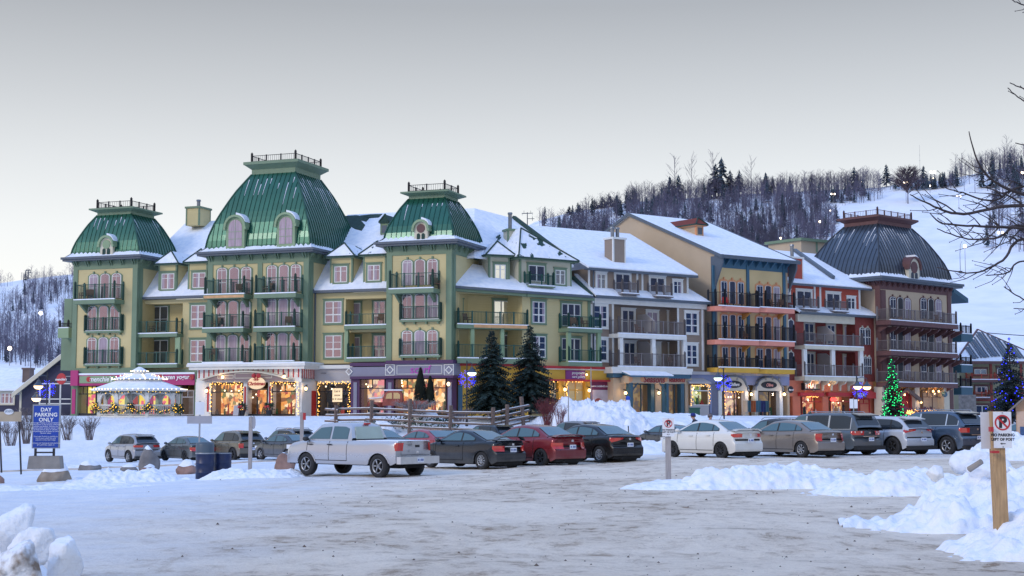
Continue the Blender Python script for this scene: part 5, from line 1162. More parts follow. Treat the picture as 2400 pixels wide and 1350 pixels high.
# ---------------------------------------------------------------- hills and woods
def hillpt(px, py, prof):
    """a point of the hill surface seen at (px, py); depth grows from the foot to the ridge"""
    x = prof['x']; yr = np.interp(px, x, prof['ridge']); s = (prof['foot'] - py) / (prof['foot'] - yr); Y = prof['y0'] + (prof['y1'] - prof['y0']) * max(0, s) ** 1.15
    return at(px, py, Y)
HR = dict(x=[900, 1180, 1250, 1330, 1400, 1480, 1600, 1700, 1900, 2060, 2100, 2200, 2300, 2400, 2700, 3200, 3800], ridge=[640, 560, 521, 500, 487, 474, 466, 458, 448, 440, 432, 424, 405, 385, 370, 420, 560], foot=960, y0=330, y1=830)
HLp = dict(x=[-900, -400, 0, 60, 120, 180, 300, 420], ridge=[700, 668, 664, 655, 648, 642, 700, 860], foot=950, y0=330, y1=760)
def hill(name, P, n=90, k=40):
    mb = MB(); rows = []
    for j in range(k + 1):
        row = []
        for i in range(n + 1):
            px = P['x'][0] + (P['x'][-1] - P['x'][0]) * i / n; yr = np.interp(px, P['x'], P['ridge']); py = P['foot'] + (yr - P['foot']) * j / k
            p = hillpt(px, py, P); p.z += noise.noise(Vector((p.x * .02, p.y * .02, 1))) * 1.2 if 0 < j < k else 0
            if j == 0: p.z = VZ - 3
            row.append(p)
        rows.append(row)
    back = [p + Vector((0, 250, -60)) for p in rows[-1]]; rows.append(back)
    mb.grid(rows); return tag(mb.build(name, MATS['hill_snow'], None, True), kind='structure')
hs = snowmat('hill_snow', 0, .15)
for n_ in hs.node_tree.nodes:
    if n_.type == 'TEX_NOISE': n_.inputs['Scale'].default_value *= .03
hill('hill', HR); hill('hill', HLp)
# the valley side beyond the right edge of the frame, which the windows of the right wing mirror
mb = MB(); rows = []
for j in range(9):
    row = []
    for i in range(25):
        a = R(38 + 75 * i / 24); d = 190 + 34 * j; row.append((d * math.sin(a), d * math.cos(a), -6 + 9.5 * j * (1 + .12 * math.sin(i * .9))))
    rows.append(row)
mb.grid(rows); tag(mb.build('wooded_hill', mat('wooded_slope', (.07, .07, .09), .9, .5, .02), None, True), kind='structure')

# tree prototypes as plain arrays (unit height)
def proto_bare(seed, nb=14, spread=.22, dense=2, th=1):
    q = random.Random(seed); mb = MB(); top = Vector((q.uniform(-.03, .03), q.uniform(-.03, .03), 1)); mb.tube([(0, 0, -.03), top * .5 + Vector((q.uniform(-.02, .02), 0, 0)), top], .013, .003, 4, False)
    for i in range(nb):
        t = .28 + .7 * i / nb; base = top * t; a = q.uniform(0, 6.28); L = spread * (1.25 - t) * q.uniform(.6, 1.3) + .05; d = Vector((math.cos(a), math.sin(a), q.uniform(.7, 1.5))).normalized(); e = base + d * L * 1.3; mb.tube([base, e], .005 * th, .0018 * th, 3, False)
        for _ in range(dense):
            p = base.lerp(e, q.uniform(.35, .9)); a2 = a + q.uniform(-1.1, 1.1); d2 = Vector((math.cos(a2), math.sin(a2), q.uniform(.5, 1.6))).normalized(); mb.tube([p, p + d2 * L * .65], .003 * th, .0012 * th, 3, False)
    return np.array([tuple(p) for p in mb.v]), mb.f
def proto_fir(seed, k=11, w=.17):
    q = random.Random(seed); mb = MB(); mb.tube([(0, 0, -.03), (0, 0, 1)], .014, .003, 4, False)
    for i in range(k):
        t = .12 + .86 * i / k; r = w * (1 - t) ** .8 * q.uniform(.8, 1.15) + .015; m = 7
        for j in range(m):
            a = 6.283 * j / m + q.random(); rr = r * q.uniform(.6, 1.15); c, s = math.cos(a), math.sin(a); z = t + q.uniform(-.02, .02)
            mb.add([(0, 0, z + .07), (c * rr - s * rr * .35, s * rr + c * rr * .35, z - .03), (c * rr * 1.1, s * rr * 1.1, z - .05), (c * rr + s * rr * .35, s * rr - c * rr * .35, z - .03)], [(0, 1, 2), (0, 2, 3)])
    return np.array([tuple(p) for p in mb.v]), mb.f
BP = [proto_bare(i) for i in range(7)]; FP = [proto_fir(i) for i in range(4)]
def forest(name, items, m, label=None, cat=None, kind=None, group=None):
    """items: (location, height, width scale, prototype)"""
    vs = []; fs = []; b = 0
    for loc, h, ws, (pv, pf_) in items:
        a = rnd.random() * 6.283; c, s = math.cos(a), math.sin(a); q = np.empty_like(pv); q[:, 0] = (pv[:, 0] * c - pv[:, 1] * s) * h * ws + loc[0]; q[:, 1] = (pv[:, 0] * s + pv[:, 1] * c) * h * ws + loc[1]; q[:, 2] = pv[:, 2] * h + loc[2]
        vs.append(q); fs += [[i + b for i in f] for f in pf_]; b += len(pv)
    me = bpy.data.meshes.new(name); me.from_pydata(np.concatenate(vs).tolist(), [], fs); me.materials.append(m); o = bpy.data.objects.new(name, me); COL.objects.link(o); return tag(o, label, cat, group, kind)
WOOD = mat('hazed_bark', (.115, .11, .165), .9, .35, .02); FIRM = mat('far_fir', (.045, .07, .095), .9, .3, .02)  # bluish haze of the far hills is mixed into the bark colour
def inpoly(x, y, P):
    c = False; j = len(P) - 1
    for i in range(len(P)):
        if (P[i][1] > y) != (P[j][1] > y) and x < (P[j][0] - P[i][0]) * (y - P[i][1]) / (P[j][1] - P[i][1]) + P[i][0]: c = not c
        j = i
    return c
q = random.Random(21)
main = [(1290, 545), (1330, 512), (1400, 496), (1470, 482), (1530, 472), (1640, 462), (1700, 458), (1900, 448), (2040, 438), (2062, 447), (2075, 462), (2060, 473), (1992, 482), (1962, 497), (1958, 560), (1946, 600), (1946, 660), (1280, 660)]
rightw = [(2225, 420), (2300, 405), (2400, 385), (2700, 372), (2700, 520), (2400, 470), (2330, 458), (2260, 452), (2228, 448)]
patch_ = [(2325, 480), (2400, 480), (2500, 500), (2500, 620), (2400, 592), (2345, 600), (2300, 596), (2312, 540)]
midw = [(2100, 440), (2235, 432), (2235, 440), (2150, 446), (2070, 445)]
edge = [(1262, 530), (1300, 520), (1300, 540), (1262, 540)]
items = []
def scatter(poly, n, P, hm, out_, fir=.12, jit=.35):
    x0, x1 = min(p[0] for p in poly), max(p[0] for p in poly); y0, y1 = min(p[1] for p in poly), max(p[1] for p in poly); c = 0
    while c < n:
        x, y = q.uniform(x0, x1), q.uniform(y0, y1)
        if not inpoly(x, y, poly): continue
        if noise.noise(Vector((x * .012, y * .03, 5))) < -.28 and q.random() < .85: c += 1; continue
        p = hillpt(x, y, P); h = hm * q.uniform(1 - jit, 1 + jit); f = q.random() < fir
        out_.append((p, h, q.uniform(.9, 1.5), q.choice(FP) if f else q.choice(BP), f)); c += 1
scatter(main, 4300, HR, 8.6, items, .09); scatter(rightw, 520, HR, 10.5, items, .2); scatter(patch_, 130, HR, 11, items, .05); scatter(midw, 110, HR, 6.5, items, .3); scatter(edge, 22, HR, 9, items, .1)
# dense line of trees along the ridge
for i in range(330):
    px = q.uniform(1465, 2065); yr = np.interp(px, HR['x'], HR['ridge']); p = hillpt(px, yr + q.uniform(0, 7), HR); items.append((p, q.uniform(7, 13), 1.1, q.choice(BP), False))
for i in range(150):
    px = q.uniform(2235, 2700); yr = np.interp(px, HR['x'], HR['ridge']); p = hillpt(px, yr + q.uniform(0, 7), HR); items.append((p, q.uniform(6, 14), 1.1, q.choice(BP), False))
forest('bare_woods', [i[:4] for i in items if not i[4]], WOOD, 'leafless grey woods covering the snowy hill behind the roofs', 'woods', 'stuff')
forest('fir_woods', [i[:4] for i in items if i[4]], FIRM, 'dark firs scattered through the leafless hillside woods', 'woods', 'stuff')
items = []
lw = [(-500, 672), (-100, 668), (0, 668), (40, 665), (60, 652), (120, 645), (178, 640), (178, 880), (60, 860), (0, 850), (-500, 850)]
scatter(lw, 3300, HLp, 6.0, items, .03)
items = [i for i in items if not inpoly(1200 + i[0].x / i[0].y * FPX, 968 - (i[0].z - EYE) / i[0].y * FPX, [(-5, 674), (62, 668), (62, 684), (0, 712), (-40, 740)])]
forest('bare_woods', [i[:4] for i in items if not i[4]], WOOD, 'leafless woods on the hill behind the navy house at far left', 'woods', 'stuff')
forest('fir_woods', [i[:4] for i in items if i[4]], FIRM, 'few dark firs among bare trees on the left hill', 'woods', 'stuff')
# single trees one can tell apart on the skyline
def ftree(name, label, px, py, h, ws, pr, m, group=None, P=HR):
    p = hillpt(px, py, P); o = forest(name, [(Vector((0, 0, 0)), h, ws, pr)], m, label, 'tree', None, group); o.location = p; return o
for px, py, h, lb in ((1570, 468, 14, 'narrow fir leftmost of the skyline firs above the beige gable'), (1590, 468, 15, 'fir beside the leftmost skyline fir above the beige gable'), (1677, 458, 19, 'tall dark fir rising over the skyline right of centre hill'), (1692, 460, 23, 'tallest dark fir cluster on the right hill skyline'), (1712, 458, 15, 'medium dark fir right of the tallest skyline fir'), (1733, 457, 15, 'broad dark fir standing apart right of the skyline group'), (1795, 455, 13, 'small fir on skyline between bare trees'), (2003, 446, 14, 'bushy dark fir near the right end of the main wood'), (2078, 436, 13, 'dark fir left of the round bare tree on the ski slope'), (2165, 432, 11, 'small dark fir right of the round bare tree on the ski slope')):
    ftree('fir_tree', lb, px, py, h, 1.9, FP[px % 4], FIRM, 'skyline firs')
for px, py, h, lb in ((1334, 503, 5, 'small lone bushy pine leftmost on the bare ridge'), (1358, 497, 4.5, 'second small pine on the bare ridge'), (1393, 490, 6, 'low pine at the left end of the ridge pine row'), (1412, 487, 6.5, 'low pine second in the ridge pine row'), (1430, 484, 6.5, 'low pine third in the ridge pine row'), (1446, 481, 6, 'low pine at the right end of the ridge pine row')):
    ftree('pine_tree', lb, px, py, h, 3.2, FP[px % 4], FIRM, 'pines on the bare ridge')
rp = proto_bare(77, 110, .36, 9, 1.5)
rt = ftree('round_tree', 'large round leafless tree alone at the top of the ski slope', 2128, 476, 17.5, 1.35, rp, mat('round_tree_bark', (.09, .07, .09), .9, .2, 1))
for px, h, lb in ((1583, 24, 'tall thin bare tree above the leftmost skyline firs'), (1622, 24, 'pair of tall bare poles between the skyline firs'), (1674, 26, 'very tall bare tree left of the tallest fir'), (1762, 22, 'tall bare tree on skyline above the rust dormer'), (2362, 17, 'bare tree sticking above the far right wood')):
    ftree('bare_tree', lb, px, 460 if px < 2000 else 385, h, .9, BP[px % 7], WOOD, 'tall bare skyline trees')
# floodlights on the slope
def flood(px, py, hpx, lb, P=HR, s=1.0, two=False):
    base = hillpt(px, py + hpx, P); k = hpx / FPX * base.y; t = thing('floodlight', lb, 'floodlight', base, 0, 'floodlights on the ski hills')
    m = MB(); m.tube([(0, 0, -1), (0, 0, k)], .14, .10, 5); m.bar((-.5, 0, k), (.5, 0, k), .15); m.build('pole', METL, t, local=True)
    for x in ((-.9, .9) if two else (0,)):
        m = MB(); m.ball((x, -.2, k + .2), .48 * s, 10, 8); m.build('lamp', FLOOD, t, local=True)
for a in [(2016, 508, 50, 'small floodlight'), (2252, 460, 30, 'floodlight')]: pass
FLS = [(1830, 559, 32, 'floodlight on a pole in front of the wood above the red chimney', HR, 1.1, False), (1922, 520, 36, 'floodlight at the wood edge left of the charcoal roof', HR, 1.1, False), (1953, 455, 40, 'double floodlight at the upper right corner of the main wood', HR, .9, True), (1946, 494, 24, 'weak floodlight just below the double one at the wood corner', HR, .7, False), (2124, 428, 46, 'bright floodlight in front of the round bare tree', HR, 1.1, True), (2187, 404, 34, 'brightest floodlight on the ridge right of the round tree', HR, 1.5, True), (2188, 418, 20, 'small warm floodlight under the brightest ridge one', HR, .7, False), (2180, 436, 14, 'small floodlight low in the trees right of the round tree', HR, .8, False), (2248, 460, 36, 'floodlight on the open slope right of the trees', HR, .9, True), (2263, 578, 60, 'bright white floodlight on the tall pole on the lower slope', HR, 1.5, False), (2346, 546, 40, 'triple floodlight behind the branches over the lower slope', HR, 1.2, True), (2397, 405, 40, 'bright floodlight at the right edge by the far wood', HR, 1.6, False), (2020, 427, 20, 'tiny warm floodlight on the skyline of the main wood', HR, .6, False), (94, 735, 60, 'floodlight on the left hill above the navy house roof', HLp, 1.4, False), (22, 818, 40, 'floodlight low on the left hill at the picture edge', HLp, 1.3, False), (50, 636, 20, 'floodlight on the top of the left hill', HLp, .7, False)]
for px, py, hp, lb, P, s, two in FLS: flood(px, py, hp, lb, P, s, two)
# chairlift towers and mast
def lift(px, py, hpx, lb, P=HR):
    b = hillpt(px, py + hpx, P); k = hpx / FPX * b.y; t = thing('lift_tower', lb, 'lift tower', b); m = MB(); m.tube([(0, 0, -2), (0, 0, k)], .35, .25, 6); m.build('pole', DMET, t, local=True)
    m = MB(); m.bar((-k * .33, 0, k * .93), (k * .33, 0, k * .95), .4); 
    for s in (-1, 1): m.bar((s * k * .3, -1, k * .85), (s * k * .3, 1, k * .85), .25); m.bar((s * k * .2, 0, k * .95), (s * k * .2, 0, k * 1.1), .2)
    m.bar((k * .3, 0, k * .5), (k * .3, 0, k * .75), .3); m.bar((0, 0, k * .62), (k * .42, 0, k * .62), .3); m.build('crossarm', DMET, t, local=True)
lift(1236, 497, 40, 'dark chairlift tower standing on the ridge left of the snowy hill')
lift(66, 632, 16, 'small chairlift tower on top of the left hill', HLp)
b = hillpt(2157, 428, HR); t = thing('antenna_mast', 'thin antenna mast on the ridge right of the round bare tree', 'mast', b); m = MB(); m.tube([(0, 0, 0), (0, 0, 22)], .12, .05, 4)
for zz in (5, 9, 13, 16): m.bar((-.3, 0, zz), (.3, 0, zz), .12)
m.build('mast', METL, t, local=True)
b1 = hillpt(2251, 640, HR); t = thing('snow_gun', 'snow gun tower with a bent arm beside the bright pole on the lower slope', 'snow gun', b1); m = MB(); k = b1.y / FPX; m.tube([(0, 0, 0), (0, 0, 45 * k), (2 * k, 0, 68 * k), (6 * k, 0, 76 * k)], .12, .08, 4); m.box(-4 * k, 4 * k, -.5, .5, 0, 5 * k); m.build('tower', DMET, t, local=True)
wv = MB(); A = at(2300, 779, 250); Bq = at(2560, 785, 250); wv.tube([A.lerp(Bq, i / 8) + Vector((0, 0, -.4 * math.sin(math.pi * i / 8))) for i in range(9)], .07, .07, 4); tag(wv.build('overhead_cable', BLK), 'single dark cable crossing in front of the lower ski slope', 'cable')
# ---------------------------------------------------------------- vehicles
def paint(name, col, metal=.35, rough=.28, dust=.25):
    m = bpy.data.materials.new(name); m.use_nodes = True; t = m.node_tree; b = t.nodes['Principled BSDF']
    b.inputs['Metallic'].default_value = metal; b.inputs['Roughness'].default_value = rough; b.inputs['Coat Weight'].default_value = .6; b.inputs['Coat Roughness'].default_value = .08
    co = t.nodes.new('ShaderNodeTexCoord'); s = t.nodes.new('ShaderNodeSeparateXYZ'); t.links.new(co.outputs['Object'], s.inputs[0])
    n = t.nodes.new('ShaderNodeTexNoise'); n.inputs['Scale'].default_value = 3; n.inputs['Detail'].default_value = 6; t.links.new(co.outputs['Object'], n.inputs[0])
    # road salt along the sills: a real film of dirt, thickest near the wheels
    r = t.nodes.new('ShaderNodeMapRange'); t.links.new(s.outputs[2], r.inputs[0]); r.inputs[1].default_value = .85; r.inputs[2].default_value = .2; r.inputs[3].default_value = 0; r.inputs[4].default_value = 1
    m1 = t.nodes.new('ShaderNodeMath'); m1.operation = 'MULTIPLY'; t.links.new(r.outputs[0], m1.inputs[0]); t.links.new(n.outputs[0], m1.inputs[1])
    m2 = t.nodes.new('ShaderNodeMath'); m2.operation = 'MULTIPLY_ADD'; t.links.new(m1.outputs[0], m2.inputs[0]); m2.inputs[1].default_value = dust * 2.2; m2.inputs[2].default_value = dust * .04; m2.use_clamp = True
    x = t.nodes.new('ShaderNodeMixRGB'); t.links.new(m2.outputs[0], x.inputs[0]); x.inputs[1].default_value = (*col, 1); x.inputs[2].default_value = (.42, .40, .38, 1); t.links.new(x.outputs[0], b.inputs['Base Color'])
    m3 = t.nodes.new('ShaderNodeMath'); m3.operation = 'MULTIPLY_ADD'; t.links.new(m2.outputs[0], m3.inputs[0]); m3.inputs[1].default_value = .5; m3.inputs[2].default_value = rough; t.links.new(m3.outputs[0], b.inputs['Roughness'])
    return m
TYRE = mat('tyre_rubber', (.022, .023, .026), .85, .35, 6); RIM = mat('alloy_rim', (.42, .43, .45), .35, .15, 4, metal=.7); RIMD = mat('dark_rim', (.035, .036, .04), .5, .2, 4, metal=.3)
CG = mat('car_glass', (.105, .19, .22), .04, .05, 1, metal=.5, spec=1); CGD = mat('tinted_car_glass', (.03, .042, .055), .04, .05, 1, metal=.35, spec=1); UND = mat('underbody', (.012, .012, .014), .9, .1, 2)
TL = mat('tail_light_red', (.42, .010, .010), .15, .25, 6, coat=1, emit=(1, .03, .02), estr=.03); TLW = mat('tail_light_clear', (.75, .60, .58), .15, .05, 6, coat=1); CHR = mat('chrome', (.75, .76, .78), .15, .05, 3, metal=.95); PLT = mat('licence_plate', (.72, .76, .84), .5, .1, 20); PLTB = mat('plate_blue', (.05, .10, .35), .5, 0)
BPL = mat('black_plastic', (.018, .018, .02), .6, .15, 4); HL = mat('headlight', (.7, .72, .75), .1, .05, 3, coat=1)
def smooth_curve(pts, it=3, w=.10):
    xs_ = np.linspace(pts[0][0], pts[-1][0], 400); ys_ = np.interp(xs_, [p[0] for p in pts], [p[1] for p in pts]); d = xs_[1] - xs_[0]; k = max(1, int(w / d)) | 1
    for _ in range(it): yp = np.pad(ys_, k // 2, mode='edge'); ys_ = np.convolve(yp, np.ones(k) / k, 'valid')
    return lambda x: float(np.interp(x, xs_, ys_))
def car(name, label, cat, px, Y, phi, col, kind, L=4.55, Wd=1.78, Hh=1.46, wb=2.65, wr=.32, rim=RIM, metal=.35, glass=CG, lightkind='wrap', dz=0, spoiler=False, white_strip=False, group='cars parked in the snowy lot', roofrack=False, dust=.25, snowroof=False, chrome=False, spokes=5, antenna=False, zlamp=None):
    x_ = at(px, 968, Y).x; zg = g(x_, Y) + dz
    t = thing(name, label, cat, (x_, Y, zg), math.pi - R(phi), group)
    P = paint('paint_' + label[:24].replace(' ', '_'), col, metal, .25, dust); hL = L / 2; hw = Wd / 2
    suv = kind in ('suv', 'van'); pick = kind == 'pickup'
    gc = .19 if not (suv or pick) else (.26 if suv else .40)
    if kind == 'sedan' or kind == 'coupe':
        deck = Hh * .70; cowl = Hh * .68; hood = Hh * .56; xr0, xr1, xf1, xf0 = -hL + .62, -hL + 1.35, .35, 1.15
        if kind == 'coupe': xr0, xr1, xf1, xf0 = -hL + .75, -hL + 1.65, .15, 1.0
        roofp = [(xr0, deck + .01), (xr1, Hh - .07), (xr1 + .5, Hh - .01), (-.15, Hh), (xf1, Hh - .06), (xf0, cowl)]
        btp = [(-hL, deck - .10), (-hL + .10, deck), (xr0, deck), (-.3, deck * .965), (xf0, cowl * .985), (hL - .6, hood), (hL, hood - .22)]
    elif kind == 'pickup':
        deck = Hh * .665; cowl = Hh * .66; hood = Hh * .60; xr0, xr1, xf1, xf0 = -.62, -.50, .95, 1.65
        roofp = [(xr0, deck + .01), (xr1, Hh - .10), (xr1 + .25, Hh - .01), (.3, Hh), (xf1, Hh - .05), (xf0, cowl)]
        btp = [(-hL, deck), (xr0, deck), (xf0, cowl), (hL - .5, hood), (hL, hood - .16)]
    elif kind == 'suv':
        deck = Hh * .66; cowl = Hh * .64; hood = Hh * .56; xr0, xr1, xf1, xf0 = -hL + .14, -hL + .62, .45, 1.25
        roofp = [(xr0, deck), (xr1, Hh - .13), (xr1 + .45, Hh - .02), (-.2, Hh), (xf1, Hh - .07), (xf0, cowl)]
        btp = [(-hL, deck - .08), (-hL + .12, deck), (-.2, deck * .965), (xf0, cowl * .985), (hL - .55, hood), (hL, hood - .25)]
    else:
        deck = Hh * .60; cowl = Hh * .60; hood = Hh * .52; xr0, xr1, xf1, xf0 = -hL + .08, -hL + .34, .85, 1.75
        roofp = [(xr0, deck), (xr1, Hh - .10), (xr1 + .4, Hh - .01), (0, Hh), (xf1, Hh - .07), (xf0, cowl)]
        btp = [(-hL, deck - .06), (-hL + .1, deck), (0, deck * .975), (xf0, cowl * .985), (hL - .55, hood), (hL, hood - .25)]
    rf = smooth_curve(roofp, 3, .16); bt = smooth_curve(btp, 3, .12)
    if pick: rf = smooth_curve(roofp, 2, .09); bt = smooth_curve(btp, 2, .05)
    ax = [-wb / 2 + (0 if not pick else -.22), 0]; ax[1] = ax[0] + wb; ar = wr * 1.22
    if not pick: o_ = (-.06 if kind != 'van' else 0); ax = [a + o_ for a in ax]
    def zb(x):
        z = gc
        for a in ax:
            if abs(x - a) < ar: z = max(z, wr + math.sqrt(max(0, ar * ar - (x - a) ** 2)) - .03)
        if x < -hL + .35: z = max(z, gc + .08 * (1 - (x + hL) / .35))
        return z
    def plan(x):
        e = abs(x) / hL; return 1 - .10 * e ** 5 - (.03 if x > 0 else .02) * e ** 2
    FT_ = [(0, .955), (.12, .985), (.35, 1.0), (.6, 1.0), (.72, .985), (.88, .965), (.97, .93), (1, .88)]
    def fy(s): return np.interp(s, [a for a, b in FT_], [b for a, b in FT_])
    def side_y(x, z):
        lo, hi = gc, bt(x); s = min(1, max(0, (z - lo) / (hi - lo))); return hw * plan(x) * float(fy(s))
    def bend(x, y, z):
        """round the ends in plan and give the bumpers their bulge"""
        k = max(0, (abs(x) - (hL - .55)) / .55); c = (abs(y) / hw) ** 3 * .26 * k * k
        if x < 0:
            zz = (z - gc) / (deck - gc); b_ = 0.0 if pick else .10 * smooth(.45, .62, zz) + .08 * max(0, zz - .7) + .06 * smooth(.2, 0, zz); return x + c + b_ * k * k
        zz = (z - gc) / (hood - gc); return x - c * 1.6 - .10 * k * k * smooth(.5, 1.0, zz)
    st = sorted(set([round(-hL + i * L / 84, 4) for i in range(85)] + [round(-hL + .02, 4), round(hL - .02, 4)]))
    mb = MB(); rows = []
    for x in st:
        a, b = zb(x), bt(x); half = []
        for s in [i / 9 for i in range(10)]: z = a + (b - a) * s; half.append((side_y(x, z), z))
        half += [(half[-1][0] * .93, b + .015), (half[-1][0] * .6, b + .03), (0, b + .04)] if not (pick and x < xr0) else [(half[-1][0] * .95, b), (half[-1][0] * .94, b), (0, b)]
        ring = [(bend(x, -y, z), -y, z) for y, z in half] + [(bend(x, y, z), y, z) for y, z in half[-2::-1]]
        rows.append(ring)
    mb.grid(rows); n = len(rows[0])
    for r_ in (rows[0], rows[-1]):
        for j in range(n // 2): mb.add([r_[j], r_[j + 1], r_[n - 2 - j], r_[n - 1 - j]], [(0, 1, 2, 3)])
    body = mb.build('body', P, t, True, local=True)
    try:
        body.data.set_sharp_from_angle(angle=R(35))
    except Exception: pass
    # greenhouse
    wbt = hw * .90; tum = .42 if not (suv or pick) else .30
    if kind == 'van': tum = .22
    mb = MB(); rows = []; K = 40; x0, x1 = xr0, xf0
    for i in range(K + 1):
        x = x0 + (x1 - x0) * i / K; b = bt(x) - .02; r_ = max(b + .02, rf(x)); yr = wbt * plan(x) - tum * (r_ - b); e = .07 * min(1, (r_ - b) / .3)
        half = [(wbt * plan(x), b), (wbt * plan(x) - tum * (r_ - b - e) , r_ - e), (yr - e * .8, r_ - e * .15), (yr * .5, r_ + .012), (0, r_ + .02)]
        rows.append([(x, -y, z) for y, z in half] + [(x, y, z) for y, z in half[-2::-1]])
    mb.grid(rows); gh = mb.build('cabin', P, t, True, local=True)
    try: gh.data.set_sharp_from_angle(angle=R(40))
    except Exception: pass
    # side windows: polygon between belt and roof line
    def sy(x, z, off=.012): return wbt * plan(x) - tum * (z - (bt(x) - .02)) + off
    zt_ = lambda x: rf(x) - (.10 if not pick else .13)
    def sidepatch(xa, xb, nm, m, lo=.05, off=.014, inset=0, k=8, skip=.10):
        for s in (1, -1):
            q = MB(); top = []; bot = []
            for i in range(k + 1):
                x = xa + (xb - xa) * i / k; zl = bt(x) + lo + inset; zh = max(zl + .005, zt_(x) - inset); bot.append((x, s * sy(x, zl, off), zl)); top.append((x, s * sy(x, zh, off), zh))
            q.grid([bot, top]); q.build(nm, m, t, local=True)
    wx0, wx1 = x0 + (.28 if not (suv or pick) else (.34 if kind == 'suv' else .18)), x1 - .12
    if pick: segs = [(-.42, .32), (.42, wx1 - .1)]
    elif kind == 'coupe': segs = [(wx0 + .25, -.35), (-.28, wx1)]
    elif kind == 'sedan': segs = [(wx0 + .16, wx0 + .45), (wx0 + .50, -.12), (-.04, wx1)]
    elif kind == 'suv': segs = [(wx0, wx0 + .55), (wx0 + .62, -.12), (-.03, wx1)]
    else: segs = [(-hL + .45, -hL + 1.55), (-hL + 1.65, .30), (.40, 1.30)]
    if not pick: sidepatch(segs[0][0] - .04, segs[-1][1] + .03, 'window_trim', BPL if not chrome else CHR, .03, .007, 0, 20)
    for i, (a, b) in enumerate(segs): sidepatch(a, b, 'side_window', (CGD if (suv and i < len(segs) - 1) else glass), .05, .014)
    # rear glass and windscreen follow the roof curve
    def screen(xa, xb, nm, m, wfac=.86, off=.02, tr=0):
        q = MB(); rows = []
        for i in range(7):
            x = xa + (xb - xa) * i / 6; r_ = rf(x); b = bt(x) - .02; yr = (wbt * plan(x) - tum * (r_ - b)) - .06; row = []
            for j in range(7): y = yr * wfac * (j / 3 - 1); row.append((x + (off if xa > 0 else -off) * .8, y, r_ + .012 * (1 - abs(j / 3 - 1)) + off * .7))
            rows.append(row)
        q.grid(rows); return q.build(nm, m, t, True, local=True)
    if pick:
        q = MB(); yy = hw * .70; q.slab([(xr0 - .03, -yy, deck + .05), (xr0 - .03, yy, deck + .05), (xr1 - .03, yy * .88, Hh - .14), (xr1 - .03, -yy * .88, Hh - .14)], .02, (1, 0, 0)); q.build('rear_window', mat('pickup_rear_glass', (.42, .50, .44), .06, .1, 1, metal=.5, spec=1), t, local=True)
        q = MB(); q.box(xr1 - .03, xr1 + .05, -.12, .12, Hh - .07, Hh - .02); q.build('brake_light', TL, t, local=True)
    else: screen(xr0 + .07, xr1 - .02 if not suv else xr1 - .06, 'rear_window', CGD if suv else glass, .95 if suv else .90)
    screen(xf1 + .06, xf0 - .06, 'windscreen', glass, .93)
    # wheels
    for xa in ax:
        for s in (-1, 1):
            w = thing('wheel', '', '', (xa, s * (hw - .115), wr))
            w.parent = t; tw = .115
            q = MB(); q.lathe((0, 0, 0), [(wr * .62, -tw), (wr * .93, -tw), (wr, -tw * .7), (wr, tw * .7), (wr * .93, tw), (wr * .62, tw), (wr * .60, tw * .5)], 28, 'y'); q.build('tyre', TYRE, w, True, local=True)
            q = MB(); f_ = s * tw; q.mi = 1; q.lathe((0, 0, 0), [(.001, f_ * .25), (wr * .62, f_ * .25)], 20, 'y'); q.mi = 0; q.lathe((0, 0, 0), [(wr * .64, f_ * .96), (wr * .56, f_ * .92), (wr * .55, f_ * .3)], 28, 'y'); q.lathe((0, 0, 0), [(.001, f_ * .9), (wr * .14, f_ * .88), (wr * .16, f_ * .3)], 12, 'y')
            for i in range(spokes): a = 6.283 * i / spokes; c, d = math.cos(a), math.sin(a); q.bar((c * wr * .1, f_ * .75, d * wr * .1), (c * wr * .6, f_ * .85, d * wr * .6), wr * (.9 / spokes), .03)
            q.build('rim', [rim, UND], w, True, local=True)
    q = MB(); q.box(-hL + .25, hL - .3, -hw * .78, hw * .78, gc - .03, deck * .72); q.box(-hL + .3, -hL + .9, -hw * .5, hw * .5, gc - .10, gc + .1); q.tube([(-hL + .12, hw * .4, gc - .03), (-hL + .8, hw * .4, gc - .03)], .035, .035, 8); q.build('underbody', UND, t, local=True)
    # rear lamps follow the corner
    zl0, zl1 = zlamp or {'sedan': (.52, .78), 'coupe': (.56, .80), 'suv': (.60, .84), 'van': (.60, .84), 'pickup': (.60, .93)}[kind]
    zl0, zl1 = gc + (deck - gc) * zl0, gc + (deck - gc) * zl1
    yin = {'wrap': .58, 'slim': .45, 'wide': .42, 'tall': .74}[lightkind]
    for s in (-1, 1):
        q = MB(); rows = []
        ys = [yin + (1 - yin) * i / 5 for i in range(6)]
        for j in range(4):
            z = zl0 + (zl1 - zl0) * j / 3; row = []
            for i, f in enumerate(ys):
                tz_ = 1 if lightkind != 'slim' else (.3 + .7 * i / 5); zz = zl1 + (z - zl1) * tz_ if lightkind == 'slim' else z; w = side_y(-hL, zz) * f; row.append((bend(-hL, w, zz) - .012, s * w, zz))
            for k_ in range(1, 5): x = -hL + k_ * (.075 if lightkind != 'tall' else .03); zz = z if k_ < 2 else z + (zl1 - z) * .12 * k_; w = side_y(x, zz); row.append((bend(x, w, zz), s * (w + .012), zz))
            rows.append(row)
        q.grid(rows); q.build('tail_light', TL, t, True, local=True)
        if white_strip:
            q = MB(); z0_, z1_ = zl0 + (zl1 - zl0) * .52, zl0 + (zl1 - zl0) * .98; w0, w1 = hw * .45, hw * .8; q.add([(bend(-hL, w0, z0_) - .02, s * w0, z0_), (bend(-hL, w1, z0_) - .02, s * w1, z0_), (bend(-hL, w1, z1_) - .02, s * w1, z1_), (bend(-hL, w0, z1_) - .02, s * w0, z1_)], [(0, 1, 2, 3)]); q.build('reverse_light', TLW, t, local=True)
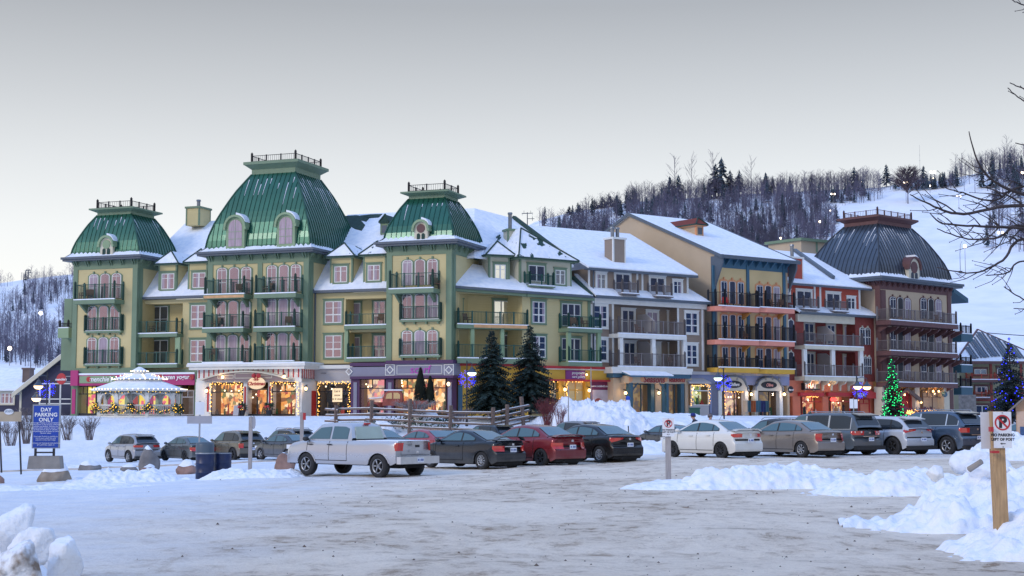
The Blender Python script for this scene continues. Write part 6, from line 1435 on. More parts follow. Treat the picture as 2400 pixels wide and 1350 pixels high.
        q = MB(); q.box(hL - .42, hL - .12, s * hw * .62 - .14, s * hw * .62 + .14, hood - .20, hood - .06); q.build('headlight', HL, t, local=True)
        q = MB(); xm = xf0 - .25; q.ball((xm, s * (hw * .97 + .08), cowl + .05), .11, 8, 6, .75); q.bar((xm, s * hw * .85, cowl), (xm, s * hw, cowl + .03), .04); q.build('mirror', P if kind != 'pickup' else BPL, t, True, local=True)
    # bumper line, handles, plate, door gaps
    zpl = {'sedan': .60, 'coupe': .62, 'suv': .50, 'van': .52, 'pickup': .22}[kind]; zp = gc + (deck - gc) * zpl; xp = bend(-hL, .1, zp) - .02
    if pick:
        q = MB(); q.box(-hL - .14, -hL + .04, -hw * .98, hw * .98, gc + .05, gc + .28); q.build('rear_bumper', mat('worn_chrome', (.66, .66, .66), .35, .1, 3, metal=.7), t, local=True); xp = -hL - .15; zp = gc + .17
        q = MB(); q.box(-hL + .15, xr0 - .12, -hw * .80, hw * .80, deck - .02, deck + .012); q.build('bed_floor', SNOWR, t, local=True)
        q = MB(); q.box(-hL - .015, -hL, -.10, .10, deck - .20, deck - .12); q.build('tailgate_handle', BPL, t, local=True)
        q = MB(); q.add([(-hL - .012, -hw * .82, gc + .33), (-hL - .012, hw * .82, gc + .33), (-hL - .012, hw * .82, gc + .345), (-hL - .012, -hw * .82, gc + .345)], [(0, 1, 2, 3)]); q.box(-hL - .012, -hL - .002, -hw * .82, -hw * .815, gc + .33, deck); q.box(-hL - .012, -hL - .002, hw * .815, hw * .82, gc + .33, deck); q.build('tailgate_gap', UND, t, local=True)
    q = MB(); q.box(xp - .012, xp, -.155, .155, zp - .075, zp + .075); pl = q.build('licence_plate', PLT, t, local=True)
    q = MB()
    for i in range(7):
        if i != 4: q.box(xp - .016, xp - .012, -.125 + i * .038, -.125 + i * .038 + .024, zp - .03, zp + .035)
    q.build('plate_lettering', PLTB, pl, local=True)
    q = MB(); ze_ = gc + (deck - gc) * (.86 if kind != 'pickup' else .55); xe = bend(-hL, 0, ze_) - .015; q.lathe((xe, 0, ze_), [(.001, 0), (.045, 0)], 10, 'y') if False else q.box(xe - .008, xe, -.05, .05, ze_ - .035, ze_ + .035); q.build('badge', CHR, t, local=True)
    if chrome or kind in ('coupe',) or name == 'sedan' and white_strip:
        q = MB(); zc_ = zp + .12; q.box(bend(-hL, .1, zc_) - .025, bend(-hL, .1, zc_), -.42, .42, zc_ - .014, zc_ + .014); q.build('trim_strip', CHR, t, local=True)
    for s in (-1, 1):
        dx = {'pickup': [.37, 1.42, -.47], 'coupe': [-.45, .95], 'sedan': [-.08, .98, -1.0], 'suv': [-.08, 1.0, -1.0], 'van': [.35, 1.35, -1.1]}[kind]
        q = MB()
        for x in dx:
            zz0 = max(zb(x), gc + .1) + .02; pts = [(x, s * (side_y(x, z) + .003), z) for z in [zz0 + (bt(x) - .02 - zz0) * i / 6 for i in range(7)]]
            for a, b in zip(pts, pts[1:]): q.bar(a, b, .012, .008)
        pts = [(x, s * (side_y(x, gc + .12) + .003), gc + .12) for x in [min(dx) + (max(dx) - min(dx)) * i / 4 for i in range(5)]]
        for a, b in zip(pts, pts[1:]): q.bar(a, b, .012, .02)
        q.build('door_gap', UND, t, local=True)
        for x in ([-.28 + .5, .35 + .8] if pick else ([-.25] if kind == 'coupe' else [-.82, .12])):
            zz = bt(x) - .13; q = MB(); yy = side_y(x, zz) + .02; q.box(x, x + .2, min(s * yy, s * (yy + .03)), max(s * yy, s * (yy + .03)), zz - .018, zz + .018); q.build('door_handle', BPL if pick else P, t, local=True)
        # wheel arch lips
        q = MB()
        for a in ax:
            pts = []
            for i in range(13):
                th = math.pi * (i / 12); x = a + ar * math.cos(th); z = wr + ar * math.sin(th) - .03
                if z > gc: pts.append((x, s * (side_y(x, z) + .004), z))
            for u, v in zip(pts, pts[1:]): q.bar(u, v, .035, .03)
        q.build('wheel_arch', P if not (suv or name == 'suv') else BPL, t, local=True)
    if suv:
        q = MB(); q.box(-hL + .02, -hL + .2, -hw * .9, hw * .9, gc - .02, gc + .14); q.build('lower_bumper', BPL, t, local=True)
        q = MB(); xs2 = xr1 - .02; q.slab([(xs2 - .22, -hw * .60, Hh - .09), (xs2 - .22, hw * .60, Hh - .09), (xs2 + .25, hw * .60, Hh - .0), (xs2 + .25, -hw * .60, Hh - .0)], .04); q.build('roof_spoiler', P, t, local=True)
    if roofrack:
        q = MB()
        for s in (-1, 1): q.tube([(-hL + .8, s * hw * .62, Hh - .06), (-hL + .95, s * hw * .62, Hh + .05), (.3, s * hw * .62, Hh + .05), (.5, s * hw * .62, Hh - .06)], .02, .02, 6)
        q.build('roof_rail', METL, t, local=True)
    if spoiler:
        q = MB(); x = -hL + .22; h_ = .10 if kind == 'sedan' else .17; ys_ = [hw * .86 * (i / 6 - 1) for i in range(13)]; rows = []
        for dx_, dz_ in ((-.10, 0), (.12, .015), (.12, -.02), (-.10, -.03)): rows.append([(x + dx_ + .10 * (abs(y) / hw) ** 2, y, deck + h_ * (1 - (abs(y) / (hw * .9)) ** 6) + dz_) for y in ys_])
        q.grid(rows + [rows[0]]); q.build('spoiler', P, t, True, local=True)
    if antenna:
        q = MB(); q.tube([(xr1 + .1, .3, Hh), (xr1 - .12, .3, Hh + .32)], .008, .004, 4); q.build('antenna', BPL, t, local=True)
    if snowroof:
        q = MB(); rows = []
        for i in range(9):
            x = xr1 + .1 + (xf1 - xr1 - .1) * i / 8; rows.append([(x, y, rf(x) + .03 + .012 * noise.noise(Vector((x * 3, y * 3, 2)))) for y in [hw * .55 * (j / 4 - 1) for j in range(9)]])
        q.grid(rows); q.build('snow', SNOWR, t, True, local=True)
    return t
car('pickup_truck', 'silver crew cab pickup truck nearest the camera beside the snow heap', 'pickup truck', 836, 48.6, 39, (.50, .51, .54), 'pickup', 5.5, 1.86, 1.76, 3.33, .375, metal=.5, lightkind='tall', dust=.15)
car('coupe', 'dark teal-black two-door coupe with a rear wing beside the silver pickup', 'car', 1102, 52.8, 43, (.006, .012, .020), 'coupe', 4.45, 1.70, 1.40, 2.62, .31, spoiler=True, spokes=10, dust=.13)
car('sedan', 'dark red sedan with a boot spoiler between the black coupe and black sedan', 'car', 1245, 54.2, 47, (.20, .008, .018), 'sedan', 4.5, 1.78, 1.48, 2.65, .32, rim=RIMD, spoiler=True, spokes=6, chrome=False, dust=.12)
car('sedan', 'glossy black sedan with slim tail lights right of the dark red sedan', 'car', 1383, 56.0, 50, (.004, .005, .007), 'sedan', 4.53, 1.78, 1.435, 2.70, .32, lightkind='slim', spokes=10, dust=.06, zlamp=(.72, .92))
car('sedan', 'white sedan with a boot spoiler and aerial behind the grey no parking post', 'car', 1664, 58.0, 52, (.74, .74, .72), 'sedan', 4.5, 1.76, 1.48, 2.63, .32, rim=RIMD, metal=.05, spoiler=True, antenna=True, spokes=9, dust=.3, zlamp=(.74, .90))
car('sedan', 'beige-brown sedan with chrome boot strip between the white sedan and the grey minivan', 'car', 1850, 59.6, 54, (.24, .20, .17), 'sedan', 4.8, 1.78, 1.46, 2.7, .32, spokes=7, white_strip=False, dust=.2, zlamp=(.55, .9), lightkind='tall', metal=.4)
car('minivan', 'slate grey minivan with red and white tail lights beside the brown sedan', 'minivan', 1934, 62.5, 55, (.10, .125, .15), 'van', 5.1, 1.94, 1.76, 3.0, .34, white_strip=True, lightkind='wide', roofrack=True, chrome=True, dust=.2, zlamp=(.74, .95))
car('suv', 'pearl white sporty SUV with large dark wheels between minivan and blue-grey SUV', 'suv', 2063, 63.0, 56, (.50, .54, .60), 'suv', 4.7, 1.92, 1.62, 2.8, .38, rim=RIMD, lightkind='slim', dust=.12, metal=.1, zlamp=(.84, 1.02))
car('suv', 'large steel blue SUV with chrome window line partly behind the wooden signpost', 'suv', 2182, 63.6, 56, (.06, .10, .16), 'suv', 5.1, 1.98, 1.86, 3.07, .40, chrome=True, lightkind='wrap', roofrack=True, dust=.12, zlamp=(.72, .92))
car('suv', 'silver SUV leftmost in the lower lot beside the boulders', 'suv', 311, 87, 50, (.34, .35, .38), 'suv', 4.55, 1.84, 1.68, 2.7, .36, lightkind='wide', dust=.3, zlamp=(.78, .93))
car('sedan', 'grey sedan behind the dark barrels left of the olive SUV', 'car', 440, 86.5, 50, (.10, .115, .12), 'sedan', 4.54, 1.76, 1.46, 2.6, .32, rim=RIMD, dust=.2)
car('suv', 'olive SUV with snow on its rear glass behind the thin wooden post', 'suv', 553, 85.5, 52, (.16, .14, .10), 'suv', 4.7, 1.92, 1.70, 2.82, .37, rim=RIMD, dust=.2, zlamp=(.55, .85), lightkind='tall')
car('suv', 'silver grey SUV with roof rails behind the low dark sedan', 'suv', 676, 90, 52, (.18, .20, .24), 'suv', 4.8, 1.9, 1.78, 2.85, .37, roofrack=True, dust=.2)
car('sedan', 'charcoal sedan low in the lot left of the pickup bonnet', 'car', 672, 79, 48, (.035, .04, .05), 'sedan', 4.4, 1.74, 1.42, 2.6, .31, dust=.2)
car('sedan', 'dark car showing its rear glass just behind the pickup cab', 'car', 866, 63, 50, (.03, .05, .06), 'sedan', 4.5, 1.76, 1.44, 2.65, .32, dust=.1)
car('sedan', 'grey sedan behind the split-rail fence end and small red car', 'car', 1022, 86, 48, (.09, .09, .10), 'sedan', 4.9, 1.82, 1.46, 2.75, .32, dust=.1)
car('hatchback', 'faded red car with its roof between the pickup and the coupe', 'car', 1000, 69, 48, (.35, .05, .07), 'sedan', 4.2, 1.70, 1.40, 2.55, .31, dust=.1)
car('suv', 'black SUV glimpsed between the coupe roof and the red sedan', 'suv', 1143, 93, 52, (.012, .014, .018), 'suv', 4.7, 1.88, 1.72, 2.8, .36, dust=.1)
car('suv', 'grey wagon in front of the big snow pile behind the black sedan', 'car', 1342, 93, 50, (.20, .20, .21), 'suv', 4.7, 1.82, 1.66, 2.75, .34, dust=.2, glass=CG, dz=.15)
car('sedan', 'charcoal sedan half hidden behind the grey no parking sign', 'car', 1566, 83, 52, (.05, .055, .065), 'sedan', 4.5, 1.76, 1.44, 2.65, .32, dust=.15, dz=.0)
car('suv', 'dark SUV with roof bars behind the beige-brown sedan', 'suv', 1820, 74, 54, (.03, .035, .05), 'suv', 4.8, 1.88, 1.66, 2.8, .36, roofrack=True, dust=.15)
car('sedan', 'silver car half hidden behind the wooden signpost at far right', 'car', 2412, 66, 54, (.35, .36, .38), 'sedan', 4.5, 1.76, 1.46, 2.65, .32, dust=.2)

# ---------------------------------------------------------------- snow piles, boulders
mound('snow_pile', 'tall white plowed snow pile behind the parked cars in front of the mustard shop', at(1400, 968, 105).x, 105, 5.2, 5.0, 2.3, 3, -.22, .8, k=90)
mound('snow_pile', 'long low plowed snow bank below the blue corner shop', at(1600, 968, 110).x, 110, 9.5, 5, 1.0, 9, .35, .6, k=60)
mound('snow_pile', 'long chunky snow windrow behind the grey no parking post', at(1815, 968, 35.2).x, 35.0, 3.35, 1.55, .62, 4, .02, 1.3, k=110)
mound('snow_pile', 'lumpy snow windrow joining the big heap at the right', at(2130, 968, 32.5).x, 32.2, 3.2, 1.6, .50, 14, .03, 1.6, k=110)
mound('snow_pile', 'low skirt of soft snow around the grey post foot', at(1600, 968, 35.0).x, 35, 1.9, 1.2, .30, 44, .03, .9, k=60)
mound('snow_pile', 'big foreground snow heap around the wooden signpost', 8.15, 18.6, 3.4, 2.3, .86, 7, .22, 1.0, k=130, shape=1.1)
mound('snow_pile', 'snow shoulder with slabs behind the wooden signpost', 8.3, 22.6, 3.2, 2.2, .78, 17, -.1, 1.5, k=110)
mound('snow_pile', 'smooth snow wedge in the bottom right corner', 7.4, 15.6, 2.6, 1.2, .30, 27, .1, .7, k=80)
mound('snow_pile', 'crusty snow blocks in the bottom left corner', -5.7, 14.4, 1.5, .9, .85, 37, .1, 1.5, k=150, shape=1.0, chunk=.9)
mound('snow_pile', 'rough low snow ridge left of the boulders', at(150, 968, 48).x, 43.5, 5.6, 2.2, .24, 57, -.05, 1.7, k=100)
mound('snow_pile', 'snow heap between the boulders in front of the silver SUV', at(320, 968, 50).x, 48.5, 2.4, 1.8, .50, 67, 0, 1.4, k=90)
mound('snow_pile', 'snow heap between the barrels and the pickup wheel', at(612, 968, 50).x, 49.0, 2.4, 1.8, .40, 77, 0, 1.1, k=100)
mound('snow_pile', 'faraway rounded snow heap behind the boulders left of the silver SUV', at(205, 968, 68).x, 68, 2.4, 2, .3, 87, 0, .8, k=50)
mound('snow_pile', 'snow ridge between the black sedan and the white sedan', at(1520, 968, 66).x, 68, 5.0, 2.8, .6, 97, .1, 1.0, k=70)
mound('snow_pile', 'snow bank behind the wooden post under the hut', at(2380, 968, 56).x, 56, 2.6, 2, .95, 107, 0, 1.2, k=70)
def boulder(label, px, py, Y, w, h, d, col, seed, snow=.6, lift=0):
    p = at(px, 968, Y); z0 = g(p.x, Y) + lift; t = thing('boulder', label, 'boulder', (p.x, Y, z0), 0, 'boulders along the lot')
    qp = random.Random(seed * 7); pls = [(Vector((qp.gauss(0, 1), qp.gauss(0, 1), qp.gauss(0, .9))).normalized(), qp.uniform(.72, 1.05)) for _ in range(15)]
    def sh(n, k, f, nm, m, zcut=-9, off=0):
        q_ = MB(); rows = []
        for i in range(n + 1):
            th = math.pi * i / n; row = []
            for j in range(k):
                ph = 6.283 * j / k; v = Vector((math.sin(th) * math.cos(ph), math.sin(th) * math.sin(ph), math.cos(th)))
                r_ = min([d_ / max(.05, v.dot(n_)) for n_, d_ in pls if v.dot(n_) > 0] + [1.08]) * (1 + .07 * noise.noise(v * 2.5 + Vector((seed, 0, 0))) + .04 * noise.noise(v * 7)); r_ += off * max(0, v.z - .25) * (1 + .6 * noise.noise(v * 5)) if off else 0
                row.append((v.x * w / 2 * r_, v.y * d / 2 * r_, h * .22 + v.z * h * .80 * r_))
            rows.append(row)
        return q_, rows
    q_, rows = sh(18, 26, 1, '', None); q_.grid(rows, True); q_.build('stone', col, t, True, local=True)
    if snow:
        q_, rows = sh(18, 26, 1, '', None, off=.05); n = int(18 * snow * .42); q_.grid(rows[:n + 1], True); q_.build('snow', SNOWR, t, True, local=True)
ST1 = mat('tan_boulder', (.30, .25, .20), .9, .35, 2.5, bump=.4, bscale=9); ST2 = mat('grey_boulder', (.20, .19, .19), .9, .35, 2.5, bump=.4, bscale=9); ST3 = mat('pink_boulder', (.30, .19, .16), .9, .3, 2.5, bump=.4, bscale=9)
for a in [('long tan boulder capped with snow right of the parking sign', 134, 1115, 50, 1.15, .58, .9, ST1, 1, .9), ('tall pointed grey boulder with snow on its right side', 352, 1080, 56, .80, .95, .8, ST2, 2, .45), ('small round pinkish boulder below the pointed one', 349, 1097, 52.5, .62, .42, .6, ST3, 3, .7), ('flat low boulder beside the left lot path', 214, 1090, 61, .9, .38, .7, ST2, 4, .9), ('small half buried grey boulder left of the snow heap', 255, 1107, 52.5, .40, .32, .4, ST2, 5, .6), ('rounded pink-grey boulder left of the barrels', 442, 1103, 54.5, .80, .48, .8, ST3, 6, .8), ('pale stone showing at the left picture edge', -2, 1114, 50, .5, .28, .5, ST3, 7, 0), ('tilted brown rock slab beside the pickup bumper', 668, 1072, 56, .85, .60, .5, ST3, 8, .3), ('flat boulder behind the snow heap left of the silver SUV tyre', 306, 1086, 58, .7, .3, .6, ST2, 9, .9)]: boulder(*a)
def icechunk(label, px, py, Y, s, seed, m=None, cat='snow block', z=None, flat=1):
    p = at(px, py, Y); q_ = MB(); qq = random.Random(seed); rows = []; pl = []
    for i in range(13):
        v = Vector((qq.gauss(0, 1), qq.gauss(0, 1), qq.gauss(0, 1))).normalized(); pl.append((v, qq.uniform(.58, 1.0)))
    for i in range(23):
        th = math.pi * i / 22; row = []
        for j in range(34):
            ph = 6.2832 * j / 34; v = Vector((math.sin(th) * math.cos(ph), math.sin(th) * math.sin(ph), math.cos(th))); r_ = min([d / max(.05, v.dot(n)) for n, d in pl if v.dot(n) > 0] + [1.25]); w = Vector((v.x * r_, v.y * r_ * .8, v.z * r_ * flat)); r2 = 1 + .05 * noise.noise(w * 3) + .05 * noise.noise(w * 9); row.append(tuple(w * s * r2))
        rows.append(row)
    q_.grid(rows, True); o = q_.build('snow_block', m or HEAP, None, True); o.location = p; return tag(o, label, cat, 'snow blocks')
icechunk('big angular snow block behind the top of the windrow near the signpost', 2285, 1085, 24, .34, 1, flat=.55); icechunk('snow slab leaning beside the wooden signpost foot', 2322, 1110, 23, .36, 2, flat=.5); icechunk('upright snow lump on the right windrow', 2192, 1108, 30, .20, 23, flat=.8); icechunk('snow block high in the bottom left corner', 20, 1245, 14.0, .26, 4); icechunk('leaning snow slab at the lower left', 155, 1310, 13.0, .17, 5, flat=1.5); icechunk('grimy snow block at the bottom left picture edge', 40, 1330, 12.6, .26, 6, snowmat('dirty_snow', 0, 1.0, under=(.24, .19, .15), cover=.42, cscale=7, soft=.25)); icechunk('rounded snow block in the bottom left heap', 85, 1270, 13.6, .22, 9)
mb = MB(); A = at(2272, 1100, 22.6); Bq = at(2300, 1082, 22.4); mb.tube([A, Bq], .05, .045, 8); tag(mb.build('log', mat('grey_log', (.30, .27, .24), .9, .2, 4)), 'short grey log stuck in the snow left of the wooden signpost', 'log')
icechunk('small brown stone on the lane left of the log', 2243, 1087, 34, .10, 7, ST3, 'stone', flat=.6)
mb = MB(); rows = []
for i in range(41):
    f = i / 40; px = -150 + 850 * f; Yc = 59 + 13 * f; c = at(px, 968, Yc); row = []
    for j in range(5): y = Yc + (j / 2 - 1) * (.55 + .25 * noise.noise(Vector((i * .4, j, 0)))); row.append((c.x, y, gn(c.x, y) + .06 - .09 * abs(j / 2 - 1)))
    rows.append(row)
mb.grid(rows); tag(mb.build('path', mat('sanded_snow', (.58, .47, .38), .9, .3, 2), None, True), kind='structure')
# loose grit and clods lying on the driven lane
mb = MB(); qq = random.Random(8)
for i in range(420):
    y = qq.uniform(15.5, 48); x = qq.uniform(-.26, .30) * y
    if x < -3 - .05 * y and qq.random() < .75: continue
    s = qq.choice([.008, .012, .016, .022, .035 if qq.random() < .2 else .01]); z = gn(x, y); mb.add([(x + s, y, z), (x - s * .8, y + s * .5, z), (x, y - s, z), (x + s * .1, y, z + s * .9)], [(0, 1, 3), (1, 2, 3), (2, 0, 3)])
tag(mb.build('grit', mat('dark_grit', (.12, .09, .07), .9, .4, 30)), 'loose grit and frozen clods scattered over the snowy lane', 'grit', None, 'stuff')
# ---------------------------------------------------------------- signs, posts, lamps
def dirn(rz): return Vector((math.cos(rz), math.sin(rz), 0)), Vector((math.sin(rz), -math.cos(rz), 0))
def nsign(label, px, pyt, pyb, Y, w_px, postw, py_post, tiltz=0, wood=None, sx=0, wn=None, lean=0, back=False):
    """no-parking sign on a post; sizes come from pixels at depth Y"""
    k = Y / FPX; p = at(px, 968, Y); zt = at(px, pyt, Y).z; zb_ = at(px, pyb, Y).z; zp = at(px, py_post, Y).z
    t = thing('parking_sign', label, 'sign', (p.x, Y, g(p.x, Y)), 0, 'no parking signs'); w = w_px * k / 2; h = zt - zb_; cx = p.x + sx * k
    m = MB(); pw = postw * k / 2; m.bar((p.x + lean * k, Y + .08, g(p.x, Y) - .1), (p.x, Y + .08, zt + wn * k), pw * 2, pw * 2); m.build('post', wood, t)
    m = MB(); y = Y - pw + .06
    m.prism([(cx - w, zb_), (cx + w, zb_), (cx + w, zt), (cx - w, zt)], y - .012, y); m.build('sign_plate', mat('sign_white', (.74, .76, .80), .4, .04, 3), t)
    m = MB(); c = (cx, zt - h * .30); r = h * .215; ring = []
    for i in range(36):
        a0, a1 = 6.283 * i / 36, 6.283 * (i + 1) / 36; m.prism([(c[0] + r * math.cos(a0), c[1] + r * math.sin(a0)), (c[0] + r * math.cos(a1), c[1] + r * math.sin(a1)), (c[0] + r * .82 * math.cos(a1), c[1] + r * .82 * math.sin(a1)), (c[0] + r * .82 * math.cos(a0), c[1] + r * .82 * math.sin(a0))], y - .018, y - .012)
    d = r * .70; e = r * .075; m.prism([(c[0] - d - e, c[1] + d - e), (c[0] - d + e, c[1] + d + e), (c[0] + d + e, c[1] - d + e), (c[0] + d - e, c[1] - d - e)], y - .020, y - .013); m.build('prohibition_ring', mat('sign_red', (.50, .02, .03), .4, .03, 3), t)
    K = mat('sign_black', (.012, .012, .02), .5, 0)
    text('P', r * 2.0, (c[0] + r * .02, y - .0145, c[1]), 0, K, t, ext=.001, bold=.008 * h / .4); text('NO PARKING', h * .108, (cx, y - .014, zb_ + h * .355), 0, K, t, ext=.001, bold=.002); text('LEFT OF POST', h * .102, (cx, y - .014, zb_ + h * .235), 0, K, t, ext=.001, bold=.002)
    m = MB(); z = zb_ + h * .12; m.prism([(cx - w * .32, z), (cx - w * .1, z + h * .028), (cx - w * .1, z + h * .010), (cx + w * .28, z + h * .010), (cx + w * .28, z - h * .010), (cx - w * .1, z - h * .010), (cx - w * .1, z - h * .028)], y - .015, y - .012); m.build('arrow', K, t)
    m = MB()
    for zz in (zt - h * .03, zb_ + h * .03): m.lathe((cx, y - .02, zz), [(.001, 0), (.008, 0), (.008, .01)], 8, 'y')
    m.build('bolt', METL, t); return t
WPOST = mat('yellow_timber_post', (.45, .29, .15), .8, .25, 5, stretch=(6, 6, .7), bump=.3); GPOST = mat('grey_timber_post', (.36, .33, .32), .85, .15, 5, stretch=(6, 6, .7))
ns = nsign('white no parking sign on the yellow wooden post in the foreground heap', 2338, 965, 1050, 18.4, 42, 28, 1178, wood=WPOST, sx=9, wn=1, lean=7)
m = MB(); k = 18.4 / FPX; a = at(2311, 966, 18.5); b = at(2311, 1052, 18.5); w = 13 * k; m.box(a.x - w, a.x + w * .8, 18.50, 18.515, b.z, a.z); m.build('sign_plate', mat('sign_back', (.60, .61, .66), .45, .05, 3), ns)
m = MB(); a = at(2321, 1006, 18.35); m.box(a.x - .02, a.x + .02, 18.28, 18.36, a.z - .03, a.z + .03); a = at(2330, 1059, 18.35); m.box(a.x - .05, a.x + .04, 18.27, 18.36, a.z - .015, a.z + .015); m.build('red_tape', RED, ns)
nsign('smaller white no parking sign on the grey post beside the windrow', 1566, 980, 1023, 35.8, 28, 12, 1118, wood=GPOST, wn=-3)
def backsign(label, px, Y, pts, pole_px, poleb, m_=None):
    p = at(pole_px, 968, Y); k = Y / FPX; t = thing('road_sign', label, 'sign', (p.x, Y, g(p.x, Y))); m = MB(); top = at(pole_px, pts[0][2] - 2, Y).z; m.box(p.x - .03, p.x + .03, Y, Y + .06, g(p.x, Y) - .2, top); m.build('post', METL, t)
    for x0, x1, y0, y1, mm in pts_(pts): 
        m = MB(); a = at(x0, y0, Y); b = at(x1, y1, Y); m.box(a.x, b.x, Y - .02, Y - .005, b.z, a.z); m.build('sign_plate', mm, t)
    return t
def pts_(p): return p
SB_ = mat('sign_back', (.60, .61, .66)); SW_ = mat('sign_white', (.74, .76, .80)); SG_ = mat('sign_grey_back', (.36, .36, .40), .5, .05, 2)
backsign('backs of a white and a grey road sign on one pole above the barrels', 468, 58, [(458, 479, 942, 972, SW_), (439, 497, 975, 993, SG_)], 468, 0)
backsign('pair of white notice plates on a pole in front of the coral shops', 2001, 92, [(1991, 2000, 935, 957, SW_), (2001.5, 2010, 936, 957, SW_)], 2001, 0)
def post(name, label, px, Y, pt, wpx, m_, cat='post', cap=None):
    p = at(px, 968, Y); k = Y / FPX; z = at(px, pt, Y).z; m = MB(); w = wpx * k / 2; m.box(p.x - w, p.x + w, Y - w, Y + w, g(p.x, Y) - .2, z); m.tube([(p.x, Y, z), (p.x, Y, z + .02)], w * .9, w * .5, 4); o = m.build(name, m_); return tag(o, label, cat)
post('wooden_post', 'weathered wooden post between the olive SUV and the camera', 588, 56, 977, 8, GPOST)
post('wooden_post', 'taller grey wooden post with red tape left of the pickup', 708, 56, 967, 8, GPOST)
m = MB(); p = at(710, 975, 55.8); m.box(p.x, p.x + .1, 55.8, 55.9, p.z - .15, p.z + .12); tag(m.build('tape', RED), 'scrap of red tape on the grey post left of the pickup', 'tape')
m = MB(); p = at(594, 990, 56); m.lathe((p.x + .02, 55.95, p.z), [(.001, 0), (.16, 0), (.16, .03), (.001, .03)], 14, 'y', .45, 1.6); tag(m.build('sign_disc', SG_), 'small sign seen edge-on fixed to the weathered wooden post', 'sign')
# day parking sign on its concrete block
Y = 48; P0 = at(107, 968, Y); k = Y / FPX; DS = thing('parking_sign', 'blue day parking only board on a concrete block at the left', 'sign', (P0.x, Y, at(107, 1090, Y).z), 0)
F_ = Fr(P0.x, Y, 4)
def fr(x0, x1, y0, y1, n=0): return F_.rect(x0, x1, y0, y1, n)
r = fr(78, 137, 951, 1049); m = MB(F_); m.box(r[0] - .04, r[1] + .06, -.06, -.02, r[2] - .03, r[3] + .04); m.build('board_back', METL, DS); m = MB(F_); m.box(r[0], r[1], -.02, 0, r[2], r[3]); m.build('board', mat('sign_blue', (.01, .06, .38), .4, .05, 2), DS)
for i, tx in enumerate(('DAY', 'PARKING', 'ONLY')): ftext(F_, tx, 108, 960.5 + i * 11.8, .015, .175, WS, DS, ext=.002, bold=.004)
lines = ['Overnight Parking is not permitted in', 'this area from 12 am to 6 am. Overnight', 'vehicles are parked. Vehicles are', 'ticketed and/or towed at owner cost', 'to keep all lots clear of vehicles', 'and passengers at all times for snow', 'removal safety.', '', 'Overnight Parking is available at', 'the location south lots and', 'adjacent to the main lodge.', '', '~ TOWN OF THE BLUE MOUNTAINS', 'BY-LAW NO. 2004-12']
for i, tx in enumerate(lines):
    if tx: ftext(F_, tx, 107, 991 + i * 4.0, .015, .060, WS, DS, ext=.001)
m = MB(F_); r = fr(83, 126, 1049, 1068, -.05)
for u in (r[0], r[1]): m.box(u - .035, u + .035, -.1, -.03, r[2] - .1, r[3] + .1)
m.box(r[0], r[1], -.08, -.05, r[2] + .08, r[2] + .13); m.build('frame', BLK, DS)
m = MB(F_); r = fr(66, 141, 1069, 1092, .2); m.prism([(r[0] - .02, r[2] - .1), (r[1] + .02, r[2] - .1), (r[1] - .03, r[3]), (r[0] + .03, r[3])], -.3, .25); m.build('concrete_block', mat('concrete', (.27, .25, .23), .9, .15, 3, bump=.3), DS)
# tan board at the left edge
Y = 47; F_ = Fr(at(20, 968, Y).x, Y, 0); TBd = thing('notice_board', 'tan board with a small oval badge on black poles at the left edge', 'sign', (F_.o.x, Y, g(F_.o.x, Y)))
r = fr(-60, 50, 965, 988); m = MB(F_); m.box(r[0], r[1], -.03, .02, r[2], r[3]); m.build('board', mat('tan_board', (.42, .34, .24), .7, .1, 2), TBd)
m = MB(F_); u, z = F_.uz(21, 965, .03); m.lathe((u, .03, z), [(.001, .02), (.15, .02), (.15, 0)], 20, 'y', 1, .62); m.build('badge', SW_, TBd); ftext(F_, 'JOZO', 21, 964, .06, .10, BLU, TBd, shear=.2, ext=.002)
m = MB(F_)
for x0, x1, yb in ((43, 49, 1112), (-3, 3, 1108)): a = F_.uz(x0, 988, 0); b = F_.uz(x1, yb, 0); m.bar((a[0], -.02, a[1] + .3), (b[0], -.02, b[1]), .045)
m.build('pole', BLK, TBd)
# barrels
def barrel(label, px, Y, top, hgt, r_, mtop=None, ring=None, cat='barrel'):
    p = at(px, 968, Y); z1 = at(px, top, Y).z; t = thing('barrel', label, cat, (p.x, Y, z1 - hgt), 0, 'barrels'); m = MB(); c = (0, 0, 0)
    m.lathe(c, [(.001, .0), (r_, 0), (r_, hgt * .32), (r_ * 1.025, hgt * .33), (r_ * 1.025, hgt * .35), (r_, hgt * .36), (r_, hgt * .64), (r_ * 1.025, hgt * .65), (r_ * 1.025, hgt * .67), (r_, hgt * .68), (r_, hgt * .97), (r_ * 1.03, hgt), (r_ * .96, hgt), (r_ * .94, hgt * .8), (.001, hgt * .8)], 28); m.build('drum', mat('navy_drum', (.010, .022, .075), .4, .25, 3, bump=.1), t, True, local=True); return t
bt_ = barrel('tall navy barrel with a grey domed lid beside the open barrel', 482, 50.2, 1063, .98, .305)
m = MB(); m.lathe((0, 0, .98), [(.31, 0), (.315, .03), (.315, .30), (.29, .37), (.15, .40), (.001, .40)], 28); m.build('lid', mat('grey_lid', (.07, .10, .13), .45, .1, 2), bt_, True, local=True)
m = MB(); m.lathe((0, 0, .97), [(.32, 0), (.325, .02), (.32, .04)], 28); m.build('rim_band', METL, bt_, True, local=True)
bb = barrel('open navy barrel right of the lidded one', 523, 50.8, 1063, .92, .31)
m = MB(); m.lathe((0, 0, .915), [(.315, 0), (.325, .02), (.31, .035)], 28); m.build('rim_band', METL, bb, True, local=True)
